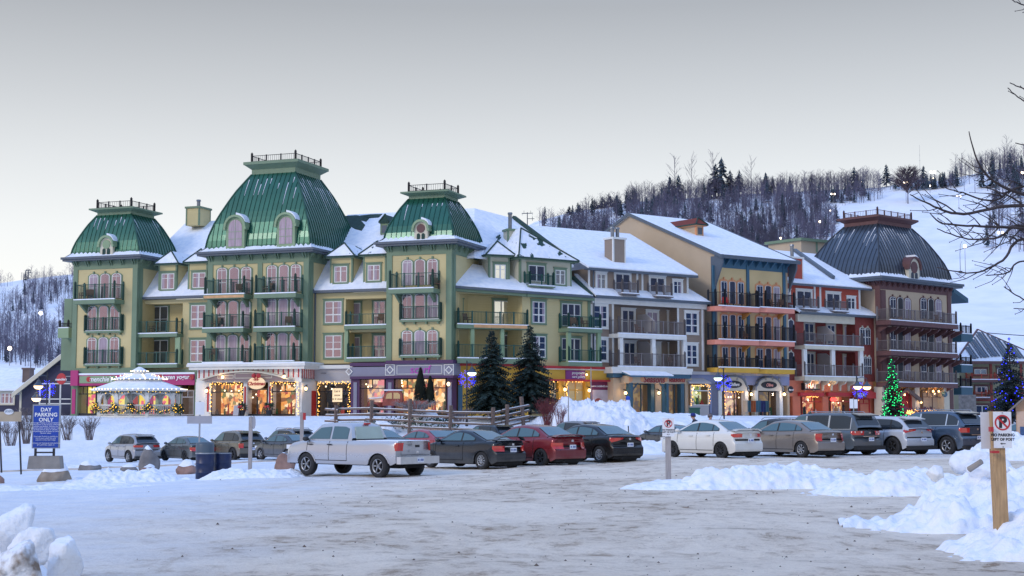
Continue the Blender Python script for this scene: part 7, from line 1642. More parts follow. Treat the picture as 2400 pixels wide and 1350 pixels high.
# street lamps
def star(parent, F, u, n, z, r, mt=BLUEB):
    m = MB(F); qq = random.Random(int(u * 10)); 
    for i in range(6):
        a = math.pi / 6 + i * math.pi / 3
        for j in range(1, 9):
            rr = r * j / 8; m.octa((u + rr * math.cos(a), n, z + rr * math.sin(a)), .034)
            if j in (4, 6):
                for s in (-1, 1):
                    for q_ in (1, 2): m.octa((u + rr * math.cos(a) + q_ * .11 * math.cos(a + s * .9), n, z + rr * math.sin(a) + q_ * .11 * math.sin(a + s * .9)), .03)
    m.build('snowflake_lights', mt, parent)
def slamp(label, pole_px, Y, top, heads, starpx=None, arm=None, lit=LAMPW, base=972):
    F = Fr(at(pole_px, 968, Y).x, Y, 0); t = thing('street_lamp', label, 'street lamp', (F.o.x, Y, g(F.o.x, Y)), 0, 'village street lamps'); zt = F.uz(pole_px, top)[1]; m = MB(F); m.tube([(0, 0, g(F.o.x, Y) - .2), (0, 0, g(F.o.x, Y) + .5)], .11, .09, 8); m.tube([(0, 0, g(F.o.x, Y) + .5), (0, 0, zt)], .06, .045, 8)
    m.build('post', BLK, t)
    for hx, hy in heads:
        u, z = F.uz(hx, hy); m = MB(F); m.tube([(0, 0, z + .75), (u * .5, 0, z + .85), (u, 0, z + .75), (u, 0, z + .45)], .03, .03, 6); m.lathe((u, 0, z), [(.06, .5), (.12, .45), (.13, .36), (.36, .12), (.38, .08), (.34, .09)], 14); m.build('lamp_shade', DMET, t)
        m = MB(F); m.lathe((u, 0, z), [(.33, .08), (.30, -.04), (.18, -.14), (.001, -.17)], 12); m.build('lamp_globe', lit, t)
    if starpx: u, z = F.uz(*starpx); star(t, F, u, -.15, z, .62)
    return t
slamp('black street lamp with two lit globes and blue decoration by the navy house', 109, 104, 872, [(90, 907), (85, 936)], (108, 912))
slamp('street lamp post with a blue snowflake at the purple shop corner', 1094, 106, 845, [(1106, 876)], (1095, 888), lit=emis('cool_globe', (.8, 1, .8), 2))
slamp('lamp with a blue snowflake in front of the cream shop arches', 1697, 112, 862, [(1683, 888)], (1697, 898), lit=emis('cool_globe', (.8, 1, .8), 5))
slamp('lamp with an orange globe and blue snowflake before the coral shops', 2009, 116, 878, [(2010, 908), (2032, 909)], (2017, 915))
for px, top, Y, lb in ((1332, 905, 96, 'thin grey pole rising from the snow pile'), (1385, 862, 110, 'slim dark pole in front of the mustard fascia'), (1703, 870, 113, 'x')):
    if lb == 'x': continue
    m = MB(); p = at(px, top, Y); m.tube([(p.x, Y, g(p.x, Y) - .2), (p.x, Y, p.z)], .045, .04, 6); tag(m.build('pole', METL), lb, 'pole')
# round hanging signs
def hang(label, F, px, py, n, r, m_, txt, tm, armpx):
    u, z = F.uz(px, py, n); t = thing('hanging_sign', label, 'sign', F.w(u, n, z), 0); m = MB(F); m.lathe((u, n, z), [(.001, .05), (r, .05), (r * 1.03, 0), (r, -.05), (.001, -.05)], 24, 'y'); m.build('disc', m_, t)
    m = MB(F); ua, za = F.uz(armpx, py - 6, n); m.bar((u, n, za), (ua, n, za), .05); m.bar((u, n, za - .5), (ua, n, za - .5), .05); m.build('bracket', METL, t)
    text(txt, r * .62, F.w(u, n + .07, z - r * .1), F.a, tm, t, shear=.2, bold=.006)
hang("round red swirl sign hanging left of the frozen yogurt shop", F1, 144, 888, .4, .50, RED, "menchie's", WS, 166)
hang('round black hanging sign left of the coral shop', F2, 1853, 913, .9, .33, BLK, 'Merrell', WS, 1842)

# ---------------------------------------------------------------- gazebo
Y = 112; GX = at(325, 968, Y).x; gz = g(GX, Y); GZ = thing('gazebo', 'white gazebo with a snowy two-tier roof, garlands and fairy lights', 'gazebo', (GX, Y, gz)); k = Y / FPX
def zz(py): return at(325, py, Y).z - gz
RX, RY = 2.95, 2.2
def oct_(rx, ry, z): return [(rx * math.cos(math.pi / 8 + i * math.pi / 4) / math.cos(math.pi / 8), ry * math.sin(math.pi / 8 + i * math.pi / 4) / math.cos(math.pi / 8), z) for i in range(8)]
def cone(mb, rx0, ry0, z0, rx1, ry1, z1):
    a, b = oct_(rx0, ry0, z0), oct_(rx1, ry1, z1); mb.add(a + b, [(i, (i + 1) % 8, 8 + (i + 1) % 8, 8 + i) for i in range(8)] + [tuple(range(8, 16)), tuple(reversed(range(8)))])
m = MB(); cone(m, RX + .45, RY + .45, zz(913), 1.7, 1.2, zz(893)); ro = m.build('roof', SNOWR, GZ, local=True)
m = MB(); cone(m, 1.65, 1.15, zz(894), 1.65, 1.15, zz(890)); cone(m, RX + .42, RY + .42, zz(917), RX + .46, RY + .46, zz(913.5)); m.build('fascia', WHT, GZ, local=True)
m = MB(); cone(m, 2.0, 1.5, zz(889), .75, .55, zz(877)); m.build('upper_roof', SNOWR, GZ, local=True)
m = MB(); cone(m, .42, .42, zz(878), .42, .42, zz(870)); m.build('cupola', WHT, GZ, local=True); m = MB(); cone(m, .62, .62, zz(870), .1, .1, zz(860)); m.build('cupola_roof', SNOWR, GZ, local=True)
m = MB(); cone(m, RX + .1, RY + .1, -.3, RX + .1, RY + .1, .05); m.build('floor', WHT, GZ, local=True)
po = oct_(RX - .15, RY - .15, 0)
for i in range(8):
    A, B2 = Vector(po[i]), Vector(po[(i + 1) % 8]); m = MB(); m.box(A.x - .13, A.x + .13, A.y - .13, A.y + .13, 0, zz(917)); m.build('post', WHT, GZ, local=True)
    m = MB(); L = (B2 - A).length; d = (B2 - A).normalized(); zt_ = zz(917); H_ = .62
    npan = 1 if L < 2.4 else 2
    for s in range(npan):
        a0 = A.lerp(B2, s / npan); a1 = A.lerp(B2, (s + 1) / npan); l = (a1 - a0).length
        if s: m.box(a0.x - .11, a0.x + .11, a0.y - .11, a0.y + .11, 0, zt_)
        prev = None
        for j in range(11):
            t_ = j / 10; x = a0.lerp(a1, .06 + .88 * t_); za = zt_ - H_ + (H_ - .12) * math.sqrt(max(0, 1 - (2 * t_ - 1) ** 2)); 
            if prev: m.add([prev[0] + Vector((0, 0, prev[1])), x + Vector((0, 0, za)), x + Vector((0, 0, zt_)), prev[0] + Vector((0, 0, zt_))], [(0, 1, 2, 3)]); m.bar(prev[0] + Vector((0, 0, prev[1])), x + Vector((0, 0, za)), .15)
            prev = (x, za)
    m.build('arch_panel', WHT, GZ, local=True)
    m = MB(); m.bar(A + Vector((0, 0, .85)), B2 + Vector((0, 0, .85)), .08); m.bar(A + Vector((0, 0, .12)), B2 + Vector((0, 0, .12)), .08); kk = int(L / .14)
    for j in range(1, kk): p = A.lerp(B2, j / kk); m.box(p.x - .02, p.x + .02, p.y - .02, p.y + .02, .12, .85)
    m.build('railing', WHT, GZ, local=True)
qq = random.Random(4)
def frond(m, p, n, r): 
    for _ in range(n):
        d = Vector((qq.uniform(-1, 1), qq.uniform(-1, 1), qq.uniform(-1, 1))).normalized(); e = d.cross(Vector((qq.uniform(-1, 1), .3, 1))).normalized() * .05; o = p + d * r * qq.uniform(.2, 1); m.add([o - e, o + d * .12, o + e], [(0, 1, 2)])
gm1 = MB(); lb1 = MB()
pe = oct_(RX + .12, RY + .12, 0)
for i in range(8):
    A, B2 = Vector(pe[i]), Vector(pe[(i + 1) % 8]); L = (B2 - A).length
    for j in range(int(L / .07)):
        p = A.lerp(B2, j * .07 / L) + Vector((0, 0, zz(919))); frond(gm1, p, 4, .10)
        if j % 5 == 0: lb1.octa(p + Vector((qq.uniform(-.1, .1), -.12 if A.y < 0 else 0, qq.uniform(-.12, .12))), .035)
    npan = 1 if L < 2.4 else 2
    for s in range(npan):
        a0, a1 = A.lerp(B2, s / npan), A.lerp(B2, (s + 1) / npan); l = (a1 - a0).length
        for j in range(int(l / .06)):
            t_ = j * .06 / l; p = a0.lerp(a1, t_) + Vector((0, 0, .88 - .55 * math.sin(math.pi * t_))); frond(gm1, p, 5, .13)
            if j % 3 == 0: lb1.octa(p + Vector((qq.uniform(-.08, .08), -.1, qq.uniform(-.1, .1))), .035)
        for j in range(30): p = a0 + Vector((qq.uniform(-.22, .22), -.05, qq.uniform(.3, .95))); frond(gm1, p, 6, .15); (lb1.octa(p + Vector((0, -.15, 0)), .035) if j % 6 == 0 else None)
gm1.build('garland', NEED, GZ, local=True); lb1.build('garland_lights', emis('gold_bulb', (1, .55, .06), 2.6), GZ, local=True)
m = MB()
for rx, ry, z, st_ in ((RX + .5, RY + .5, zz(912.5), .36), (1.98, 1.48, zz(889), .34), (.62, .62, zz(870), .45)):
    q = oct_(rx, ry, z)
    for i in range(8):
        A, B2 = Vector(q[i]), Vector(q[(i + 1) % 8]); n_ = max(2, int((B2 - A).length / st_))
        for j in range(n_): m.octa(A.lerp(B2, j / n_), .042)
for a, b in ((0, 0),):
    for i in range(8):
        A, B2 = Vector(oct_(1.95, 1.45, zz(888))[i]), Vector(oct_(.75, .55, zz(877))[i])
        for j in range(4): m.octa(A.lerp(B2, j / 4) + Vector((0, 0, .06)), .05)
        A, B2 = Vector(oct_(.6, .6, zz(869))[i]), Vector((0, 0, zz(860)))
m.build('roof_lights', WARMB, GZ, local=True)

# ---------------------------------------------------------------- evergreens and shrubs
def spruce(label, px, Y, top, base, rad, m_=None, seed=0, name='spruce_tree', lights_=None, nl=0, tiers=34, cat='tree', lr=.05, snow=False, group='evergreens', star_=False):
    p = at(px, 968, Y); z0 = at(px, base, Y).z; h = at(px, top, Y).z - z0; t = thing(name, label, cat, (p.x, Y, z0), 0, group); q = random.Random(seed)
    m = MB(); m.tube([(0, 0, -.4), (0, 0, h * .5), (0, 0, h)], .14, .015, 7); m.build('trunk', mat('spruce_bark', (.07, .05, .04), .9, .2, 4), t, local=True)
    f = MB(); tips = []
    for i in range(tiers):
        s = i / tiers; z = h * (.04 + .93 * s); r = rad * (1 - s) ** .85 * (1 + .12 * math.sin(i * 2.1)) + .05; nb = max(5, int(13 * (1 - s) + 4))
        for j in range(nb):
            a = q.uniform(0, 6.283); rr = r * q.uniform(.62, 1.12); d = Vector((math.cos(a), math.sin(a), 0)); sd = Vector((-d.y, d.x, 0)); prev = Vector((0, 0, z)); n_ = max(3, int(rr / .16))
            for k_ in range(1, n_ + 1):
                u = k_ / n_; c = d * rr * u + Vector((0, 0, z - .34 * rr * u * u + (.10 * u ** 3) * rr + q.uniform(-.02, .02))); wd = (.12 + .20 * (1 - u)) * (1.1 if rr > .5 else .7)
                for sgn in (-1, 1):
                    tip = c + sd * sgn * wd * q.uniform(.8, 1.7) + d * .12 + Vector((0, 0, q.uniform(-.14, -.01))); f.add([prev, c, tip], [(0, 1, 2)])
                f.add([c, c + d * .12 + Vector((0, 0, .05)), c + Vector((0, 0, -.13)) + d * .03], [(0, 1, 2)])
                if u > .55: tips.append(c)
                prev = c
    f.build('foliage', m_ or mat('spruce_needles', (.014, .036, .034), .85, .45, 2.5), t, local=True)
    if nl:
        b = MB(); q.shuffle(tips)
        for c in tips[:nl]: b.octa(c + Vector((0, 0, .04)), lr)
        if star_: b.octa((0, 0, h + .08), .12)
        b.build('fairy_lights', lights_, t, local=True)
    return t
spruce('left one of two dark spruces in front of the corner bay', 1152, 108, 768, 966, 2.25, seed=1, tiers=60)
spruce('right one of two dark spruces in front of the corner bay', 1242, 110, 755, 960, 2.35, seed=2, tiers=60)
spruce('tall spruce wrapped in green lights before the charcoal tower', 2092, 121, 836, 976, .95, seed=3, lights_=GREENB, nl=210, tiers=30, lr=.05)
spruce('dark spruce dotted with blue lights at the right edge', 2370, 98, 797, 985, 1.75, seed=4, lights_=BLUEB, nl=120, tiers=36, lr=.05, star_=True, m_=mat('dark_spruce_needles', (.012, .028, .038), .85, .45, 2.5))
def cedar(label, px, Y, top, base, r_, seed):
    p = at(px, 968, Y); z0 = at(px, base, Y).z; h = at(px, top, Y).z - z0; t = thing('cedar', label, 'shrub', (p.x, Y, z0), 0, 'upright cedars'); q = random.Random(seed); f = MB()
    for i in range(1500):
        s = q.random() ** .8; a = q.uniform(0, 6.283); rr = r_ * (1 - s ** 1.6) * q.uniform(.7, 1.05) + .02; c = Vector((math.cos(a) * rr, math.sin(a) * rr, h * s * .97)); o = Vector((math.cos(a) * .06, math.sin(a) * .06, .2)); e = Vector((-math.sin(a), math.cos(a), 0)) * .06; f.add([c - e, c + o, c + e], [(0, 1, 2)])
    f.build('foliage', mat('cedar_foliage', (.012, .018, .012), .9, .4, 4), t, local=True); m = MB(); m.tube([(0, 0, -.3), (0, 0, h * .8)], .08, .02, 6); m.build('trunk', mat('spruce_bark', (.07, .05, .04)), t, local=True)
cedar('taller dark cedar column in front of the scarf shop window', 985, 108, 864, 945, .50, 1); cedar('shorter dark cedar column beside the tall one', 1008, 108, 884, 945, .34, 2)
def shrub(label, px, Y, top, base, w, m_, seed, n=34, name='bare_shrub', group='leafless shrubs on the snowy slope', r0=.013, cat='shrub', bud=False):
    p = at(px, 968, Y); z0 = at(px, base, Y).z; h = at(px, top, Y).z - z0; q = random.Random(seed); m = MB()
    for i in range(n):
        a = q.uniform(0, 6.283); l = q.uniform(.35, 1) * w; tip = Vector((math.cos(a) * l, math.sin(a) * l * .8, h * q.uniform(.7, 1.05))); b = Vector((math.cos(a) * .28 * w * q.random(), math.sin(a) * .28 * w, -.1)); md = b.lerp(tip, .5) + Vector((0, 0, h * .12)) + Vector((math.cos(a), math.sin(a), 0)) * -.1 * l; m.tube([b, md, tip], r0, r0 * .4, 4, False)
        for _ in range(9):
            s = md.lerp(tip, q.uniform(-.3, .9)); d = Vector((q.uniform(-1, 1), q.uniform(-1, 1), q.uniform(.3, 1.4))).normalized(); m.tube([s, s + d * h * q.uniform(.12, .3)], r0 * .45, r0 * .25, 3, False)
    o = m.build(name, m_, None); o.location = (p.x, Y, z0); return tag(o, label, cat, group)
TW = mat('brown_twigs', (.16, .13, .13), .9, .3, 5); TR_ = mat('red_twigs', (.16, .035, .04), .8, .3, 5)
for a in [('leafless shrub left of the parking sign near the picture edge', 26, 70, 985, 1040, .8, TW, 1), ('leafless shrub close behind the left side of the parking sign', 64, 66, 975, 1035, .6, TW, 2), ('wide leafless shrub right of the parking sign', 160, 74, 972, 1027, .85, TW, 3), ('small leafless shrub further right on the left slope', 211, 76, 980, 1027, .6, TW, 4), ('pale bush above the left edge of the parking sign', 68, 90, 955, 985, .9, TW, 5)]: shrub(*a)
shrub('dense red-twigged bush between the fence end and the snow pile', 1282, 101, 935, 1000, 1.1, TR_, 6, 60, 'red_twig_bush', None, .014); shrub('smaller red-twigged bush beside the fence panels', 1312, 99, 950, 1002, .9, TR_, 7, 30, 'red_twig_bush', None, .012)
shrub('tangled snow-dusted shrubs behind the fence below the cedars', 975, 105, 938, 968, 1.9, mat('frosted_twigs', (.26, .24, .24), .9, .5, 8), 8, 80, 'frosted_shrubs', None, .022); shrub('tangled shrubs at the right part of the planting bed', 1075, 104, 958, 985, 1.4, TW, 9, 40, 'planting', None, .02)
m = MB(); qq = random.Random(2)
for i in range(900):
    x = at(qq.uniform(845, 1075), 968, 105).x; y = 105 + qq.uniform(-1.2, 1.2); z = g(x, y) + qq.uniform(.1, .75) * (1 - abs((x + 7) / 9)) + .1; s = .07; d = Vector((qq.uniform(-1, 1), qq.uniform(-1, 1), qq.uniform(0, 1))).normalized(); e = d.cross(Vector((0, .4, 1))).normalized() * s; m.add([Vector((x, y, z)) - e, Vector((x, y, z)) + d * .2, Vector((x, y, z)) + e], [(0, 1, 2)])
tag(m.build('ground_cover', NEED), 'low snowy evergreen ground cover in the fenced bed', 'ground cover', None, 'stuff')
mound('snow_pile', 'snow cap over the bushes below the cedars', at(990, 968, 106).x, 106.5, 2.4, 1.0, 1.0, 117, 0, 1.3, k=50)
mound('snow_pile', 'snow lump covering the old truck bonnet front', at(898, 968, 104).x, 104, 1.2, .8, .9, 127, 0, .7, k=40)
shrub('colourful decorated planting with tiny lights under the charcoal tower', 2158, 112, 955, 985, 1.6, mat('purple_twigs', (.10, .04, .08), .9, .5, 5), 12, 60, 'planting', None, .03)
m = MB(); qq = random.Random(6)
for i in range(120): p = at(qq.uniform(2125, 2195), qq.uniform(960, 972), 111.5); m.octa(p, .045)
tag(m.build('fairy_lights', WARM), 'warm fairy lights over the planting below the charcoal tower', 'string lights')
# ---------------------------------------------------------------- old red truck used as a display
Y = 106; p = at(918, 968, Y); OT = thing('vintage_truck', 'rusty red vintage truck half buried in snowy plants before the purple shop', 'truck', (p.x, Y, at(918, 962, Y).z), 0)
RU = mat('faded_red_paint', (.30, .07, .05), .6, .3, 3)
m = MB(); m.prism([(-.62, .35), (-.60, .85), (-.42, 1.30), (-.15, 1.42), (.55, 1.42), (.80, 1.25), (.86, .35)], -.75, .75); m.build('cab', RU, OT, local=True)
m = MB(); m.prism([(-.40, .84), (-.30, 1.20), (-.05, 1.28), (.08, 1.28), (.08, .84)], -.77, -.755); m.prism([(.18, .84), (.18, 1.28), (.5, 1.28), (.66, 1.15), (.66, .84)], -.77, -.755); m.build('side_window', mat('warm_reflecting_glass', (.6, .42, .22), .15, .1, 1, metal=.5), OT, local=True)
m = MB(); rows = [[(x, y, z) for x, z in ((-1.75, .2), (-1.72, .6), (-1.5, .78), (-.6, .88))] for y in (-.45, -.3, 0, .3, .45)]; m.grid(rows); m.box(-1.7, -.6, -.45, .45, 0, .6); m.build('bonnet', RU, OT, True, local=True)
for s in (-1, 1):
    m = MB(); 
    for i in range(9): a = math.pi * i / 9; b = math.pi * (i + 1) / 9; m.slab([(-1.3 + .55 * math.cos(a), s * .75 - .22, .05 + .5 * math.sin(a)), (-1.3 + .55 * math.cos(b), s * .75 - .22, .05 + .5 * math.sin(b)), (-1.3 + .55 * math.cos(b), s * .75 + .22, .05 + .5 * math.sin(b)), (-1.3 + .55 * math.cos(a), s * .75 + .22, .05 + .5 * math.sin(a))], .04)
    m.build('mudguard', RU, OT, local=True)
    m = MB(); m.lathe((-1.3, s * .78, .05), [(.001, -.1), (.38, -.1), (.38, .1), (.001, .1)], 18, 'y'); m.build('wheel', TYRE, OT, local=True)
m = MB(); m.slab([(-.5, -.72, 1.52), (.75, -.72, 1.52), (.75, .72, 1.52), (-.5, .72, 1.52)], .1); m.slab([(-1.6, -.42, .92), (-.65, -.42, .98), (-.65, .42, .98), (-1.6, .42, .92)], .08); m.build('snow', SNOWR, OT, local=True)
m = MB(); m.box(.9, 2.6, -.8, .8, .1, .7); m.build('cargo_bed', RU, OT, local=True)
# ---------------------------------------------------------------- split-rail fence: every bay a zigzag of rails between posts
FW = mat('weathered_rail', (.16, .115, .095), .9, .3, 4, stretch=(1, 1, 4))
fpts = [(770, 101, 0), (785, 100.5, 1), (868, 99.5, 1), (958, 98.5, 1), (1053, 98, 1), (1152, 98, 1), (1185, 99, 1), (1232, 100, 1)]
ft_ = thing('split_rail_fence', 'weathered zigzag split-rail fence with snow on its rails below the planting bed', 'fence', (*at(960, 968, 99).xy, g(-7, 99)))
qq = random.Random(9); ptops = {785: 950, 868: 938, 958: 935, 1053: 950, 1152: 955, 1185: 948, 1232: 930}
V = []
for px, Yf, _ in fpts: p = at(px, 968, Yf); V.append(Vector((p.x, Yf, g(p.x, Yf))))
for (px, Yf, f_), v in zip(fpts, V):
    if f_: m = MB(); zt_ = at(px, ptops[px], Yf).z; m.bar(v + Vector((0, 0, -.6)), Vector((v.x + (.12 if px < 1200 else -.3), v.y - .22, zt_)), .20, .20); m.build('post', FW, ft_)
for i in range(len(V) - 1):
    A, B2 = V[i], V[i + 1]; ya, yb = [np.interp(f, [770, 868, 1053, 1152, 1232], [961, 957, 966, 969, 950]) for f in (fpts[i][0], fpts[i + 1][0])]
    for j in range(4):
        za = at(0, ya + 13 * j, A.y).z; zb2 = at(0, yb + 13 * j, B2.y).z; off = Vector((0, .12 if (i + j) % 2 else -.12, 0)); e = (B2 - A).normalized() * .35
        m = MB(); P1 = Vector((A.x, A.y, za)) + off - e + Vector((0, 0, qq.uniform(-.04, .04))); P2 = Vector((B2.x, B2.y, zb2)) + off + e + Vector((0, 0, qq.uniform(-.04, .04))); m.bar(P1, P2, .11, .12); r_ = m.build('rail', FW, ft_)
        m = MB(); m.bar(P1.lerp(P2, .04) + Vector((0, 0, .075)), P1.lerp(P2, .96) + Vector((0, 0, .075)), .09, .045); m.build('snow', SNOWR, r_)
# small things by the shops
for px, lb in ((567, 'planter with a red bow left of the gift shop door'), (630, 'planter with a red bow right of the gift shop door')):
    F = F1; u, z = F.uz(px, 973, EN + .6); z = Z(F1, px, 975, EN + .6); t = thing('planter', lb, 'planter', F.w(u, EN + .6, z), 0, 'planters at the gift shop'); m = MB(F); m.lathe((u, EN + .6, z), [(.001, 0), (.2, 0), (.3, .5), (.26, .5), (.001, .45)], 10); m.build('pot', BLK, t)
    m = MB(F)
    for i in range(260): d = Vector((qq.uniform(-1, 1), qq.uniform(-1, 1), qq.uniform(0, 1.6))); c = Vector((u, EN + .6, z + .5)) + d * .3; e = Vector((qq.uniform(-1, 1), 0, qq.uniform(-1, 1))) * .05; m.add([c - e, c + d * .14, c + e], [(0, 1, 2)])
    m.build('plant', NEED, t); m = MB(F); m.ball((u - .1, EN + .35 + .6, z + .75), .13, 6, 4); m.ball((u + .12, EN + .35 + .6, z + .8), .12, 6, 4); m.build('bow', RED, t)
F = F1; u, z = F.uz(555, 974, EN + .9); t = thing('sandwich_board', 'small grey sandwich board leaning outside the gift shop', 'sign', F.w(u, EN + .9, z)); m = MB(F); m.slab([(u - .25, EN + 1.1, z), (u + .25, EN + 1.1, z), (u + .25, EN + .9, z + .85), (u - .25, EN + .9, z + .85)], .04, (0, 1, 0)); m.build('panel', SG_, t)
p = at(1628, 975, 124); t = thing('utility_box', 'dark green utility box below the green-lit bay window', 'box', p); m = MB(); m.box(-.42, .42, -.3, .3, -.1, .62); m.box(-.46, .46, -.34, .34, .62, .72); m.build('cabinet', mat('bottle_green', (.012, .08, .06), .5, .1, 2), t, local=True)
p = at(1472, 972, 116); SM = thing('snowman_figure', 'white cloth snowman figure with a blue cap outside the blue corner shop', 'figure', (p.x, 116, g(p.x, 116))); m = MB(); m.lathe((0, 0, 0), [(.001, 0), (.30, .02), (.26, .5), (.20, 1.0), (.17, 1.2), (.10, 1.35)], 14); m.build('body', mat('white_cloth', (.75, .78, .9), .8, .05, 3), SM, True, local=True); m = MB(); m.ball((0, 0, 1.42), .19, 10, 8); m.build('cap', mat('royal_blue', (.02, .08, .5), .7, .05, 2), SM, True, local=True)
p = at(1475, 1003, 70); PL_ = thing('path_light', 'short dark path light capped with a mound of snow in front of the snow bank', 'light', (p.x, 70, g(p.x, 70))); m = MB(); m.tube([(0, 0, 0), (-.05, 0, at(0, 998, 70).z - g(p.x, 70))], .03, .03, 6); m.build('stem', BLK, PL_, local=True); m = MB(); zc_ = at(0, 996, 70).z - g(p.x, 70); m.lathe((-.05, 0, zc_), [(.20, 0), (.19, .1), (.12, .24), (.001, .3)], 12); m.build('snow', SNOWR, PL_, True, local=True)
for px, y0 in ((1690, 966),): pass

# ---------------------------------------------------------------- balcony chairs
WICK = mat('brown_wicker', (.16, .085, .05), .8, .3, 6); REDC = mat('red_plastic', (.55, .03, .03), .5, .1, 2)
def mkchair(m_):
    t = thing('balcony_chair', '', 'chair'); m = MB(); m.box(-.27, .27, -.27, .27, .38, .44); m.build('seat', m_, t, local=True); m = MB(); m.slab([(-.27, .25, .44), (.27, .25, .44), (.27, .36, .95), (-.27, .36, .95)], .04, (0, 1, 0)); m.build('backrest', m_, t, local=True)
    for x in (-.25, .25):
        m = MB(); m.box(x - .03, x + .03, -.27, .30, .60, .64); m.build('armrest', m_, t, local=True)
        for y in (-.25, .25): m = MB(); m.box(x - .025, x + .025, y - .025, y + .025, 0, .60 if y < 0 else .38); m.build('leg', m_, t, local=True)
    return t
proto = None
spots = []
names = ['top balcony of the left green tower', 'upper left balcony of the middle green tower', 'upper right balcony of the middle green tower', 'top balcony of the right green tower', 'second left balcony of the middle green tower', 'second right balcony of the middle green tower']
def chair_at(F, u, n, z, rz, label, m_=None):
    global proto
    if proto is None: proto = mkchair(WICK); c = proto
    else: c = copy_tree(proto)
    if m_ is not None:
        for ch in c.children: ch.data = ch.data.copy(); ch.data.materials[0] = m_
    c.location = F.w(u, n, z); c.rotation_euler = (0, 0, F.a + rz); c['label'] = label; c['category'] = 'chair'; c['group'] = 'chairs on the balconies'
def onb(F, px, pyrail, pyslab, n, label, rz=.5, m_=None, th=.36):
    z = F.uz(px, pyslab, n)[1] + th; u = F.uz(px, (pyrail + pyslab) / 2, n)[0]; chair_at(F, u, n, z, rz, label, m_)
for F, a in ((F1, (212, 666, 712, .6, 'wicker chair in the middle of the top balcony, left green tower', .6)), (F1, (195, 666, 712, .6, 'wicker chair at the left end of the top balcony, left green tower', -.5)),
    (F1, (562, 655, 700, .6, 'wicker chair at the right of the top left balcony, middle tower', .8)), (F1, (626, 650, 698, .6, 'wicker chair left on the top right balcony, middle tower', -.4)), (F1, (1022, 640, 687, .6, 'wicker chair at the right end of the top balcony, right green tower', .7)), (F1, (505, 737, 779, .6, 'wicker chair on the third-floor left balcony, middle tower', -.3)), (F1, (676, 732, 777, .6, 'wicker chair on the third-floor right balcony, middle tower', .5)), (F1, (500, 816, 851, .6, 'wicker chair on the balcony left above the striped canopy', .2)),
    (F1, (335, 753, 790, RN - .5, 'wicker chair on the recessed upper balcony right of the left tower', .4)), (F1, (360, 753, 790, RN - .5, 'second wicker chair on the recessed upper balcony right of the left tower', -.4)), (F1, (338, 826, 862, RN - .5, 'dark chair on the recessed lower balcony right of the left tower', .3)), (F1, (892, 735, 771, RN - .5, 'chair by the window on the upper balcony left of the right green tower', .3)),
    (FC, (1096, 731, 771, .4, 'wicker chair at the left of the long corner balcony', .4)), (F2, (1325 + 20, 742, 779, .6, 'wicker chair left on the yellow building last upper balcony', -.5)), (F2, (1362 + 10, 742, 779, .6, 'wicker chair right on the yellow building last upper balcony', .5)), (F2, (1478, 662, 693, -.9, 'wicker chair on the left roof balcony of the taupe building', .5)), (F2, (1564, 669, 699, -.9, 'wicker chair on the right roof balcony of the taupe building', .5)), (F2, (1499, 752, 794, .4, 'wicker chair on the upper white balcony of the taupe building', .3)), (F2, (1498, 829, 870, .4, 'wicker chair on the lower white balcony of the taupe building', .3)), (F2, (1577, 829, 870, .4, 'dark chair before the lilac door, lower taupe balcony', .3)),
    (F2, (1815, 689, 733, .9, 'wicker chair on the top right salmon balcony', .4)), (F2, (1835, 689, 733, .9, 'wicker chair at the right end of the top salmon balconies', -.4)), (F2, (1750, 763, 808, .9, 'wicker chair on the middle left salmon balcony', .2)), (F2, (1700, 838, 873, .9, 'wicker chair on the yellow-edged lowest balcony, left part', .2)), (F2, (1826, 841, 875, .9, 'wicker chair on the yellow-edged lowest balcony, right part', .2)), (F2, (1895, 700, 729, -.9, 'wicker chair on the left roof balcony of the red building', .4)), (F2, (1972, 706, 734, -.9, 'wicker chair on the right roof balcony of the red building', .4)), (F2, (1920, 784, 820, .4, 'wicker chair on the upper white balcony of the brick building', .2)), (F2, (1985, 856, 893, .4, 'dark chair on the lower white balcony of the brick building', .2)),
    (FD, (2110, 729, 766, .8, 'wicker chair left on the top balcony of the charcoal tower', .3)), (FD, (2200, 729, 766, .8, 'wicker chair right on the top balcony of the charcoal tower', -.3)), (FD, (2145, 801, 836, .8, 'wicker chair on the middle balcony of the charcoal tower', .3)), (FD, (2135, 872, 908, .8, 'wicker chair on the lowest balcony of the charcoal tower', .3))): onb(F, *a)
onb(F2, 1701, 686, 730, .8, 'bright red reclined chair on the top left salmon balcony', -.5, REDC, .42)

